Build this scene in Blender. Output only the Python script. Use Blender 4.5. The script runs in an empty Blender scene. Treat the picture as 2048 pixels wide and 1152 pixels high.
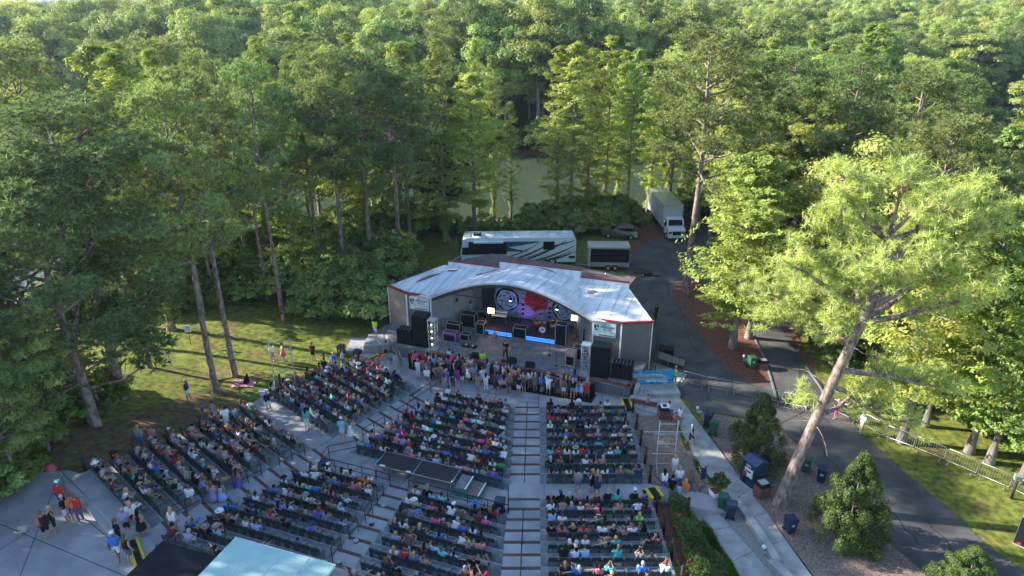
import bpy, math, random
import numpy as np
from mathutils import Vector, Matrix
R=math.radians; pi=math.pi
rnd=random.Random(7); nr=np.random.default_rng(11)
scene=bpy.context.scene; col=scene.collection
# ---------------------------------------------------------------- camera model (photo pixels -> places on the ground)
FOC=1365.; PIT=R(23.2); CH=29.; cp,sp=math.cos(PIT),math.sin(PIT)
def G(x,y,z=0.):
    v=(y-576)/FOC; u=(x-1024)/FOC; Z=(CH-z)/(sp+v*cp)
    return Vector((u*Z, Z*(cp-v*sp), z))
def sm(a,b,t):
    t=np.clip((np.asarray(t,float)-a)/(b-a),0,1); return t*t*(3-2*t)
A20,A41=R(20),R(41)
def s_r(x,y): return 44-y
def s_c(x,y): return 41.35-math.sin(A20)*x-math.cos(A20)*y
def s_l(x,y): return 31.4-.656*x-.755*y
def hs(s):
    s=np.asarray(s,float)
    return np.where(s<0,0,np.where(s<10.6,.115*s,np.where(s<12,1.22,np.minimum(1.22+.235*(s-12),3.9))))
LAKE=[(-340,20),(-120,34),(-74,36),(-52,48),(-40,66),(-27,84),(-14,92),(4,91),(24,99),(46,110),(70,122),(98,140),(130,158),(175,176),(260,190),(260,235),(150,203),(128,196),(100,186),(66,164),(34,143),(0,139),(-18,143),(-46,150),(-72,130),(-110,138),(-180,146),(-340,160)]
LK=np.array(LAKE,float)
def inpoly(px,py,poly=LK):
    x=np.asarray(px,float); y=np.asarray(py,float); c=np.zeros(x.shape,bool); n=len(poly); j=n-1
    for i in range(n):
        xi,yi=poly[i]; xj,yj=poly[j]
        if yi!=yj:
            c^=((yi>y)!=(yj>y))&(x<(xj-xi)*(y-yi)/(yj-yi)+xi)
        j=i
    return c
def edist(px,py,poly=LK):
    x=np.asarray(px,float); y=np.asarray(py,float); d=np.full(x.shape,1e9)
    for i in range(len(poly)):
        a=np.array(poly[i],float); b=np.array(poly[(i+1)%len(poly)],float); e=b-a; L=e@e
        t=np.clip(((x-a[0])*e[0]+(y-a[1])*e[1])/L,0,1)
        d=np.minimum(d,np.hypot(x-a[0]-t*e[0],y-a[1]-t*e[1]))
    return d
def lakesd(x,y): return np.where(inpoly(x,y),1,-1)*edist(x,y)     # >0 inside the lake
def gz(x,y,inner=0.35):
    x=np.asarray(x,float); y=np.asarray(y,float)
    s=np.maximum(np.maximum(44-y,41.35-math.sin(A20)*x-math.cos(A20)*y),31.4-.656*x-.755*y)
    side=np.where(x>-2,1-sm(8.6,12.6,x),1.0)*(1-sm(27,48,-x))
    h=hs(s)*side
    sl=31.4-.656*x-.755*y
    left=(sl>0)&(x<-12)
    lb=-14.6-(sl-2)*.47                                        # left edge of the seating
    ins=np.where((x<lb)&(s>.0),.06,inner)
    h=np.maximum(h-ins,0*h-.03)
    h=np.where(h<0,-.03,h)
    return h
def GT(px,py):
    z=0.
    for _ in range(8):
        p=G(px,py,z); z=float(gz(p.x,p.y,.06))
    return G(px,py,z)
# ---------------------------------------------------------------- object helpers
def tag(o,label=None,cat=None,group=None,kind=None):
    if label: o['label']=label
    if cat: o['category']=cat
    if group: o['group']=group
    if kind: o['kind']=kind
    return o
def empty(name,loc=(0,0,0),rz=0.,label=None,cat=None,group=None):
    o=bpy.data.objects.new(name,None); col.objects.link(o); o.location=loc; o.rotation_euler=(0,0,rz); o.empty_display_size=.2
    return tag(o,label,cat,group)
def link(name,me,parent=None,loc=None,rz=None):
    o=bpy.data.objects.new(name,me); col.objects.link(o)
    if parent: o.parent=parent
    if loc is not None: o.location=loc
    if rz is not None: o.rotation_euler=(0,0,rz)
    return o
def rawmesh(name,V,Fv,nf,mats,mi=None,smooth=False):
    """V (n,3); Fv flat loop vertex indices; nf loops per face (int or array)"""
    me=bpy.data.meshes.new(name); V=np.asarray(V,np.float32); Fv=np.asarray(Fv,np.int32)
    if np.isscalar(nf): nf=np.full(len(Fv)//nf,nf,np.int32)
    me.vertices.add(len(V)); me.vertices.foreach_set('co',V.ravel())
    me.loops.add(len(Fv)); me.loops.foreach_set('vertex_index',Fv)
    me.polygons.add(len(nf)); st=np.concatenate([[0],np.cumsum(nf)[:-1]]).astype(np.int32)
    me.polygons.foreach_set('loop_start',st)
    for m in mats: me.materials.append(m)
    if mi is not None: me.polygons.foreach_set('material_index',np.asarray(mi,np.int32))
    me.polygons.foreach_set('use_smooth',np.full(len(nf),smooth,bool))
    me.update(calc_edges=True); return me
class MB:
    def __init__(s): s.v=[]; s.f=[]; s.m=[]; s.sm=[]
    def add(s,vs,fs,mi=0,smooth=False):
        b=len(s.v); s.v+= [tuple(v) for v in vs]
        for f in fs: s.f.append([b+i for i in f]); s.m.append(mi); s.sm.append(smooth)
    def box(s,c,size,rz=0.,mi=0,rx=0.,taper=1.):
        M=Matrix.Rotation(rz,3,'Z')@Matrix.Rotation(rx,3,'X'); c=Vector(c); vs=[]
        for z in (-.5,.5):
            t=taper if z>0 else 1
            for x,y in ((-.5,-.5),(.5,-.5),(.5,.5),(-.5,.5)): vs.append(c+M@Vector((x*size[0]*t,y*size[1]*t,z*size[2])))
        s.add(vs,[(3,2,1,0),(4,5,6,7),(0,1,5,4),(1,2,6,5),(2,3,7,6),(3,0,4,7)],mi); return s
    def bx(s,x0,x1,y0,y1,z0,z1,mi=0): return s.box(((x0+x1)/2,(y0+y1)/2,(z0+z1)/2),(x1-x0,y1-y0,z1-z0),0,mi)
    def tube(s,pts,rad,n=6,mi=0,cap=True,smooth=True):
        pts=[Vector(p) for p in pts]; 
        if not hasattr(rad,'__len__'): rad=[rad]*len(pts)
        b=len(s.v); u=None
        for i,p in enumerate(pts):
            t=(pts[min(i+1,len(pts)-1)]-pts[max(i-1,0)])
            t=t.normalized() if t.length>1e-9 else Vector((0,0,1))
            if u is None: u=t.orthogonal().normalized()
            else:
                u=u-t*u.dot(t); u=u.normalized() if u.length>1e-6 else t.orthogonal().normalized()
            w=t.cross(u)
            for k in range(n):
                a=2*pi*k/n; s.v.append(tuple(p+(u*math.cos(a)+w*math.sin(a))*rad[i]))
        for i in range(len(pts)-1):
            for k in range(n):
                a=b+i*n+k; c=b+i*n+(k+1)%n; s.f.append([a,c,c+n,a+n]); s.m.append(mi); s.sm.append(smooth)
        if cap:
            s.f.append([b+k for k in range(n)][::-1]); s.m.append(mi); s.sm.append(False)
            e=b+(len(pts)-1)*n; s.f.append([e+k for k in range(n)]); s.m.append(mi); s.sm.append(False)
        return s
    def prism(s,poly,z0,z1,mi=0):
        n=len(poly); vs=[(p[0],p[1],z0) for p in poly]+[(p[0],p[1],z1) for p in poly]
        A=sum(poly[i][0]*poly[(i+1)%n][1]-poly[(i+1)%n][0]*poly[i][1] for i in range(n))
        if A<0: vs=vs[:n][::-1]+vs[n:][::-1]
        s.add(vs,[tuple(range(n))[::-1],tuple(range(n,2*n))]+[(i,(i+1)%n,n+(i+1)%n,n+i) for i in range(n)],mi); return s
    def vprism(s,poly,y0,y1,mi=0):
        """outline in x,z extruded along y"""
        n=len(poly); A=sum(poly[i][0]*poly[(i+1)%n][1]-poly[(i+1)%n][0]*poly[i][1] for i in range(n))
        if A<0: poly=poly[::-1]
        vs=[(p[0],y0,p[1]) for p in poly]+[(p[0],y1,p[1]) for p in poly]
        s.add(vs,[tuple(range(n)),tuple(range(n,2*n))[::-1]]+[(i,n+i,n+(i+1)%n,(i+1)%n) for i in range(n)],mi); return s
    def sphere(s,c,r,seg=10,rings=6,mi=0,sc=(1,1,1)):
        b=[];c=Vector(c)
        for i in range(rings+1):
            ph=pi*i/rings
            for k in range(seg):
                a=2*pi*k/seg; b.append(c+Vector((math.sin(ph)*math.cos(a)*r*sc[0],math.sin(ph)*math.sin(a)*r*sc[1],math.cos(ph)*r*sc[2])))
        s.add(b,[(i*seg+k,(i+1)*seg+k,(i+1)*seg+(k+1)%seg,i*seg+(k+1)%seg) for i in range(rings) for k in range(seg)],mi,True); return s
    def mesh(s,name,mats):
        if not hasattr(mats,'__len__'): mats=[mats]
        me=bpy.data.meshes.new(name); me.from_pydata(s.v,[],s.f)
        for m in mats: me.materials.append(m)
        me.polygons.foreach_set('material_index',s.m); me.polygons.foreach_set('use_smooth',s.sm)
        me.update(); return me
    def build(s,name,mats,parent=None,loc=None,rz=None): return link(name,s.mesh(name,mats),parent,loc,rz)
def children(o): return [c for c in o.children]
def copy_tree(o,parent=None,loc=None,rz=None,label=None):
    c=o.copy(); col.objects.link(c)
    if parent is not None: c.parent=parent
    if loc is not None: c.location=loc
    if rz is not None: c.rotation_euler=(0,0,rz)
    if label: c['label']=label
    for ch in children(o): 
        if ch.name!=c.name: copy_tree(ch,c)
    return c
ORD=['first','second','third','fourth','fifth','sixth','seventh','eighth','ninth','tenth','eleventh','twelfth','thirteenth','fourteenth','fifteenth','sixteenth','seventeenth','eighteenth','nineteenth','twentieth','21st','22nd','23rd','24th','25th','26th']
# ---------------------------------------------------------------- materials
def newmat(name):
    m=bpy.data.materials.new(name); m.use_nodes=True; n=m.node_tree.nodes; l=m.node_tree.links
    return m,n,l,n['Principled BSDF']
def N(n,t,**k):
    x=n.new(t)
    for a,b in k.items():
        if a in x.inputs.keys(): x.inputs[a].default_value=b
        else: setattr(x,a,b)
    return x
def pm(name,c,rough=.6,metal=0.,var=.15,scale=6.,bump=0.,bscale=60.,c2=None,emit=None,es=0.,coat=0.,detail=4.,lo=.35,hi=.65,stretch=None,objrand=0.):
    m,n,l,b=newmat(name); b.inputs['Roughness'].default_value=rough; b.inputs['Metallic'].default_value=metal
    if max(c)<.06 and not metal: b.inputs['Specular IOR Level'].default_value=.15
    if coat: b.inputs['Coat Weight'].default_value=coat
    c=tuple(c)
    tc=N(n,'ShaderNodeTexCoord'); src=tc.outputs['Object']
    if stretch:
        mp=N(n,'ShaderNodeMapping'); mp.inputs['Scale'].default_value=stretch; l.new(src,mp.inputs[0]); src=mp.outputs[0]
    if c2 is None: c2=tuple(max(0,x*(1-var)) for x in c); c=tuple(min(1,x*(1+var*.6)) for x in c)
    nz=N(n,'ShaderNodeTexNoise',Scale=scale,Detail=detail); l.new(src,nz.inputs['Vector'])
    r=N(n,'ShaderNodeValToRGB'); r.color_ramp.elements[0].position=lo; r.color_ramp.elements[1].position=hi
    r.color_ramp.elements[0].color=(*c2,1); r.color_ramp.elements[1].color=(*c,1); l.new(nz.outputs[0],r.inputs[0]); out=r.outputs[0]
    if objrand:
        oi=N(n,'ShaderNodeObjectInfo'); hv=N(n,'ShaderNodeHueSaturation'); mr=N(n,'ShaderNodeMapRange'); mr.inputs[3].default_value=1-objrand; mr.inputs[4].default_value=1+objrand
        l.new(oi.outputs['Random'],mr.inputs[0]); l.new(mr.outputs[0],hv.inputs['Value']); l.new(out,hv.inputs['Color']); out=hv.outputs[0]
    l.new(out,b.inputs['Base Color'])
    if bump:
        n2=N(n,'ShaderNodeTexNoise',Scale=bscale,Detail=3.); l.new(tc.outputs['Object'],n2.inputs['Vector'])
        bp=N(n,'ShaderNodeBump',Strength=bump,Distance=.05); l.new(n2.outputs[0],bp.inputs['Height']); l.new(bp.outputs[0],b.inputs['Normal'])
    if emit: b.inputs['Emission Color'].default_value=(*emit,1); b.inputs['Emission Strength'].default_value=es
    return m
def leafmat(name,c,c2,trans=.35,hue=.03,val=.25):
    m,n,l,b=newmat(name); n.remove(b); out=n['Material Output']
    oi=N(n,'ShaderNodeObjectInfo'); tc=N(n,'ShaderNodeTexCoord')
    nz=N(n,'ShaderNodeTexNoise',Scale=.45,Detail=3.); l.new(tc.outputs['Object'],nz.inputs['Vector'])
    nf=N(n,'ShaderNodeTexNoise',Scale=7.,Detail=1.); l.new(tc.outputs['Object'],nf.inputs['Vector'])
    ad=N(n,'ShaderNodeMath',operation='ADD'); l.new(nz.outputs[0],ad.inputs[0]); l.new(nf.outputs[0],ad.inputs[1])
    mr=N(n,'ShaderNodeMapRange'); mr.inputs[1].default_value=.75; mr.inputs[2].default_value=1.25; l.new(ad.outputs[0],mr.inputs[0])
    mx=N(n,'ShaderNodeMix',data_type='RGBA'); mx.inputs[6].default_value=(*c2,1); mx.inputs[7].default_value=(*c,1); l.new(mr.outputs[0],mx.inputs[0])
    hv=N(n,'ShaderNodeHueSaturation')
    h=N(n,'ShaderNodeMapRange'); h.inputs[3].default_value=.5-hue; h.inputs[4].default_value=.5+hue; l.new(oi.outputs['Random'],h.inputs[0]); l.new(h.outputs[0],hv.inputs['Hue'])
    mu=N(n,'ShaderNodeMath',operation='MULTIPLY'); mu.inputs[1].default_value=7.31; l.new(oi.outputs['Random'],mu.inputs[0])
    fr=N(n,'ShaderNodeMath',operation='FRACT'); l.new(mu.outputs[0],fr.inputs[0])
    v=N(n,'ShaderNodeMapRange'); v.inputs[3].default_value=1-val; v.inputs[4].default_value=1+val; l.new(fr.outputs[0],v.inputs[0]); l.new(v.outputs[0],hv.inputs['Value'])
    l.new(mx.outputs[2],hv.inputs['Color'])
    d=N(n,'ShaderNodeBsdfDiffuse'); t=N(n,'ShaderNodeBsdfTranslucent'); g=N(n,'ShaderNodeBsdfGlossy',Roughness=.45); g.inputs['Color'].default_value=(.25,.27,.25,1)
    l.new(hv.outputs[0],d.inputs[0]); hs2=N(n,'ShaderNodeHueSaturation',Hue=.485,Saturation=1.15,Value=1.25); l.new(hv.outputs[0],hs2.inputs['Color']); l.new(hs2.outputs[0],t.inputs[0])
    m1=N(n,'ShaderNodeMixShader'); m1.inputs[0].default_value=trans; l.new(d.outputs[0],m1.inputs[1]); l.new(t.outputs[0],m1.inputs[2])
    m2=N(n,'ShaderNodeMixShader'); m2.inputs[0].default_value=.05; l.new(m1.outputs[0],m2.inputs[1]); l.new(g.outputs[0],m2.inputs[2])
    l.new(m2.outputs[0],out.inputs[0]); return m
M={}
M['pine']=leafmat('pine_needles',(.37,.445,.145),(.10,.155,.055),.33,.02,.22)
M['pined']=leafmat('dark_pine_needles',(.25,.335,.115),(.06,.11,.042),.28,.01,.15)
M['pineL']=leafmat('long_needles',(.62,.67,.22),(.33,.40,.125),.4,.01,.1)
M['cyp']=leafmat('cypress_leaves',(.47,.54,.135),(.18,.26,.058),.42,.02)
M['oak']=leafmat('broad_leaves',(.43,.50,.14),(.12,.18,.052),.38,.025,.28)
M['mag']=leafmat('dark_leaves',(.045,.075,.025),(.015,.035,.014),.15)
M['shrub']=leafmat('shrub_leaves',(.12,.17,.04),(.05,.085,.025),.3,.02,.2)
M['vine']=leafmat('bank_leaves',(.16,.24,.035),(.05,.10,.02),.4)
M['bark']=pm('pine_bark',(.34,.25,.22),.9,var=.5,scale=5.,bump=1.,bscale=14.,stretch=(1,1,.35),c2=(.10,.07,.06))
M['barkg']=pm('grey_bark',(.26,.22,.19),.9,scale=4.,bump=.5,bscale=18.,stretch=(1,1,.2),c2=(.12,.10,.09))
M['conc']=pm('plaza_concrete',(.36,.36,.37),.85,scale=.7,c2=(.25,.25,.26),detail=10.,bump=.15,bscale=40.)
M['conc2']=pm('sidewalk_concrete',(.38,.38,.37),.85,scale=1.2,c2=(.24,.24,.24),detail=10.,bump=.15,bscale=40.)
M['concd']=pm('deck_concrete',(.20,.20,.21),.7,scale=1.4,c2=(.13,.13,.14),bump=.1,bscale=40.)
M['tread']=pm('seating_tread',(.19,.21,.22),.8,scale=2.2,c2=(.12,.135,.145),bump=.1,bscale=30.)
M['nose']=pm('tread_edge',(.33,.34,.35),.8,scale=5.,c2=(.24,.25,.26))
M['asph']=pm('asphalt',(.105,.10,.10),.9,scale=.5,c2=(.05,.05,.054),bump=.3,bscale=90.,detail=12.)
M['straw']=pm('pine_straw',(.20,.075,.045),.95,scale=3.,c2=(.10,.04,.028),bump=.6,bscale=30.,detail=8.)
M['chips']=pm('wood_chips',(.30,.22,.18),.95,scale=11.,c2=(.11,.075,.065),bump=.8,bscale=26.,detail=8.)
M['gravel']=pm('pale_gravel',(.38,.36,.34),.95,scale=16.,c2=(.15,.14,.14),bump=.8,bscale=40.,detail=8.)
M['joint']=pm('dark_joint',(.06,.06,.065),.9)
M['yellow']=pm('yellow_paint',(.62,.47,.02),.6)
M['black']=pm('black_plastic',(.014,.015,.018),.5)
M['blacks']=pm('black_fabric',(.012,.013,.017),.85)
M['blackm']=pm('black_metal',(.02,.021,.024),.45,.3)
M['steel']=pm('galvanised_steel',(.33,.34,.35),.4,.7,scale=12.)
M['alu']=pm('aluminium',(.62,.63,.65),.35,.6,scale=9.)
M['white']=pm('white_paint',(.75,.76,.77),.45,scale=1.5,var=.08)
M['whiter']=pm('white_roof_coating',(.76,.78,.80),.7,scale=.9,c2=(.50,.53,.57),detail=10.,lo=.3,hi=.6,stretch=(2.2,.35,1))
M['red']=pm('red_trim',(.25,.03,.042),.5)
M['rubber']=pm('tyre_rubber',(.015,.015,.016),.8)
M['glass']=pm('dark_glass',(.012,.015,.018),.08,var=.05)
M['seat']=pm('green_seat_plastic',(.045,.07,.075),.45,scale=2.,objrand=.2)
M['seatp']=pm('seat_pan_plastic',(.11,.145,.155),.35,scale=2.,objrand=.2)
M['rail']=pm('black_rail_paint',(.016,.017,.02),.4,.3)
M['post']=pm('dark_timber_post',(.05,.038,.03),.85,scale=8.)
M['brick']=pm('red_brick',(.22,.085,.07),.9,scale=9.,c2=(.13,.05,.045),bump=.3,bscale=20.)
M['binG']=pm('green_bin_plastic',(.03,.10,.055),.5); M['binB']=pm('blue_bin_plastic',(.012,.025,.065),.5)
M['purple']=pm('purple_case',(.16,.05,.2),.5); M['lawn']=None
def siding(name,c,c2,pitch):
    m,n,l,b=newmat(name); b.inputs['Roughness'].default_value=.75
    tc=N(n,'ShaderNodeTexCoord'); sx=N(n,'ShaderNodeSeparateXYZ'); l.new(tc.outputs['Object'],sx.inputs[0])
    mu=N(n,'ShaderNodeMath',operation='MULTIPLY'); mu.inputs[1].default_value=1/pitch; l.new(sx.outputs[2],mu.inputs[0])
    fr=N(n,'ShaderNodeMath',operation='FRACT'); l.new(mu.outputs[0],fr.inputs[0])
    gt=N(n,'ShaderNodeMapRange'); gt.inputs[1].default_value=.0; gt.inputs[2].default_value=.22; l.new(fr.outputs[0],gt.inputs[0])
    nz=N(n,'ShaderNodeTexNoise',Scale=2.,Detail=5.); l.new(tc.outputs['Object'],nz.inputs['Vector'])
    mx=N(n,'ShaderNodeMix',data_type='RGBA'); mx.inputs[6].default_value=(*c2,1); mx.inputs[7].default_value=(*c,1); l.new(gt.outputs[0],mx.inputs[0])
    hv=N(n,'ShaderNodeHueSaturation'); mr=N(n,'ShaderNodeMapRange'); mr.inputs[3].default_value=.75; mr.inputs[4].default_value=1.2; l.new(nz.outputs[0],mr.inputs[0]); l.new(mr.outputs[0],hv.inputs['Value']); l.new(mx.outputs[2],hv.inputs['Color'])
    l.new(hv.outputs[0],b.inputs['Base Color'])
    bp=N(n,'ShaderNodeBump',Strength=.5,Distance=.02); l.new(fr.outputs[0],bp.inputs['Height']); l.new(bp.outputs[0],b.inputs['Normal']); return m
M['siding']=siding('grey_siding',(.17,.155,.15),(.07,.065,.065),.16)
M['bricks']=siding('brick_courses',(.22,.085,.07),(.12,.05,.045),.08)
def grassmat():
    m,n,l,b=newmat('lawn_grass'); b.inputs['Roughness'].default_value=.95; b.inputs['Specular IOR Level'].default_value=.15
    tc=N(n,'ShaderNodeTexCoord')
    big=N(n,'ShaderNodeTexNoise',Scale=.09,Detail=5.); fine=N(n,'ShaderNodeTexNoise',Scale=2.2,Detail=8.); mid=N(n,'ShaderNodeTexNoise',Scale=.5,Detail=6.)
    for q in (big,fine,mid): l.new(tc.outputs['Object'],q.inputs['Vector'])
    r=N(n,'ShaderNodeValToRGB'); e=r.color_ramp.elements; e[0].position=.3; e[0].color=(.05,.075,.017,1); e[1].position=.7; e[1].color=(.22,.235,.042,1); l.new(fine.outputs[0],r.inputs[0])
    r2=N(n,'ShaderNodeValToRGB'); e=r2.color_ramp.elements; e[0].position=.54; e[0].color=(0,0,0,1); e[1].position=.66; e[1].color=(1,1,1,1); l.new(mid.outputs[0],r2.inputs[0])
    at=N(n,'ShaderNodeAttribute',attribute_name='bare'); mm=N(n,'ShaderNodeMath',operation='MULTIPLY_ADD',use_clamp=True); mm.inputs[1].default_value=1.; l.new(at.outputs['Fac'],mm.inputs[0])
    m3=N(n,'ShaderNodeMath',operation='MULTIPLY'); m3.inputs[1].default_value=.55; l.new(r2.outputs[0],m3.inputs[0]); l.new(m3.outputs[0],mm.inputs[2])
    r3=N(n,'ShaderNodeValToRGB'); e=r3.color_ramp.elements; e[0].position=.3; e[0].color=(.085,.05,.035,1); e[1].position=.7; e[1].color=(.20,.115,.075,1); l.new(fine.outputs[0],r3.inputs[0])
    mx=N(n,'ShaderNodeMix',data_type='RGBA'); l.new(mm.outputs[0],mx.inputs[0]); l.new(r.outputs[0],mx.inputs[6]); l.new(r3.outputs[0],mx.inputs[7])
    l.new(mx.outputs[2],b.inputs['Base Color'])
    bp=N(n,'ShaderNodeBump',Strength=.6,Distance=.08); l.new(fine.outputs[0],bp.inputs['Height']); l.new(bp.outputs[0],b.inputs['Normal']); return m
M['lawn']=grassmat()
def watermat():
    m,n,l,b=newmat('lake_water'); b.inputs['Base Color'].default_value=(.05,.07,.045,1); b.inputs['Roughness'].default_value=.10; b.inputs['Specular IOR Level'].default_value=.9; b.inputs['IOR'].default_value=1.33
    tc=N(n,'ShaderNodeTexCoord'); mp=N(n,'ShaderNodeMapping'); mp.inputs['Scale'].default_value=(1,.6,1); mp.inputs['Rotation'].default_value=(0,0,.5); l.new(tc.outputs['Object'],mp.inputs[0])
    w=N(n,'ShaderNodeTexNoise',Scale=1.1,Detail=3.); l.new(mp.outputs[0],w.inputs['Vector'])
    bp=N(n,'ShaderNodeBump',Strength=.7,Distance=.2); l.new(w.outputs[0],bp.inputs['Height']); l.new(bp.outputs[0],b.inputs['Normal']); return m
M['water']=watermat()
# ---------------------------------------------------------------- camera, sky, sun, haze
cd=bpy.data.cameras.new('camera'); cam=bpy.data.objects.new('camera',cd); col.objects.link(cam); scene.camera=cam
cam.location=(0,0,CH); cam.rotation_euler=(pi/2-PIT,0,0); cd.sensor_width=36; cd.lens=FOC/2048*36; cd.clip_start=.5; cd.clip_end=6000
SUN_EL=R(25); sd=Vector((-.98,.20,0)).normalized()
W=bpy.data.worlds.new('World'); scene.world=W; W.use_nodes=True; wn=W.node_tree.nodes; wl=W.node_tree.links
sky=wn.new('ShaderNodeTexSky'); sky.sky_type='NISHITA'; sky.sun_disc=False; sky.sun_elevation=SUN_EL
sky.sun_rotation=math.atan2(sd.x,sd.y); sky.altitude=10; sky.air_density=1.1; sky.dust_density=.6; sky.ozone_density=3.
wl.new(sky.outputs[0],wn['Background'].inputs[0]); wn['Background'].inputs[1].default_value=.138
sl=bpy.data.lights.new('sun','SUN'); so=bpy.data.objects.new('sun',sl); col.objects.link(so); sl.energy=5.0; sl.angle=R(.6); sl.color=(1,.93,.80)
dirv=Vector((sd.x*math.cos(SUN_EL),sd.y*math.cos(SUN_EL),math.sin(SUN_EL))); so.rotation_euler=dirv.to_track_quat('Z','Y').to_euler(); so.location=(-60,30,60)
scene.view_settings.view_transform='Standard'; scene.view_settings.look='None'; scene.view_settings.gamma=1; scene.view_settings.exposure=1.62
cy=scene.cycles; cy.max_bounces=6; cy.diffuse_bounces=3; cy.glossy_bounces=2; cy.transmission_bounces=3; cy.volume_bounces=0; cy.transparent_max_bounces=4
hz=MB().bx(-2600,2600,-60,3000,-4,47).build('haze',[]); tag(hz,'thin pale evening haze in the air over the park','haze',kind='stuff')
hm=bpy.data.materials.new('haze_air'); hm.use_nodes=True; hn=hm.node_tree.nodes; hn.remove(hn['Principled BSDF'])
pv=hn.new('ShaderNodeVolumePrincipled'); pv.inputs['Color'].default_value=(.72,.86,1,1); pv.inputs['Density'].default_value=.0002; pv.inputs['Anisotropy'].default_value=.6
hm.node_tree.links.new(pv.outputs[0],hn['Material Output'].inputs['Volume']); hz.data.materials.append(hm)
M['ink']=pm('black_ink',(.01,.012,.02),.6,var=0)

# ---------------------------------------------------------------- people
def caps(b,p0,p1,r0,r1,n=8):
    p0,p1=Vector(p0),Vector(p1); b.sphere(p0,r0,n,6); b.sphere(p1,r1,n,6); b.tube([p0,p1],[r0,r1],n,smooth=True)
def remesh(b,vox,ratio=.5,name='m'):
    o=b.build('tmp',[]); m=o.modifiers.new('r','REMESH'); m.mode='VOXEL'; m.voxel_size=vox
    s=o.modifiers.new('s','SMOOTH'); s.iterations=2; s.factor=.5; d=o.modifiers.new('d','DECIMATE'); d.ratio=ratio
    dg=bpy.context.evaluated_depsgraph_get(); me=bpy.data.meshes.new_from_object(o.evaluated_get(dg)); me.name=name
    me.polygons.foreach_set('use_smooth',np.ones(len(me.polygons),bool)); bpy.data.objects.remove(o); return me
def addraw(me,b,mi=1):
    """join the raw pieces of b to mesh me (material index mi)"""
    nv=len(me.vertices); V=np.zeros(nv*3,np.float32); me.vertices.foreach_get('co',V); V=V.reshape(-1,3)
    F=[list(p.vertices) for p in me.polygons]; m=[0]*len(F)
    V2=list(map(tuple,V))+b.v; F2=F+[[i+nv for i in f] for f in b.f]; out=bpy.data.meshes.new(me.name); out.from_pydata(V2,[],F2)
    mm=m+[(mi if k==1 else 0) for k in b.m]; out.polygons.foreach_set('material_index',mm); out.polygons.foreach_set('use_smooth',[True]*len(F2)); out.update(); return out
POSES={}
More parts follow.
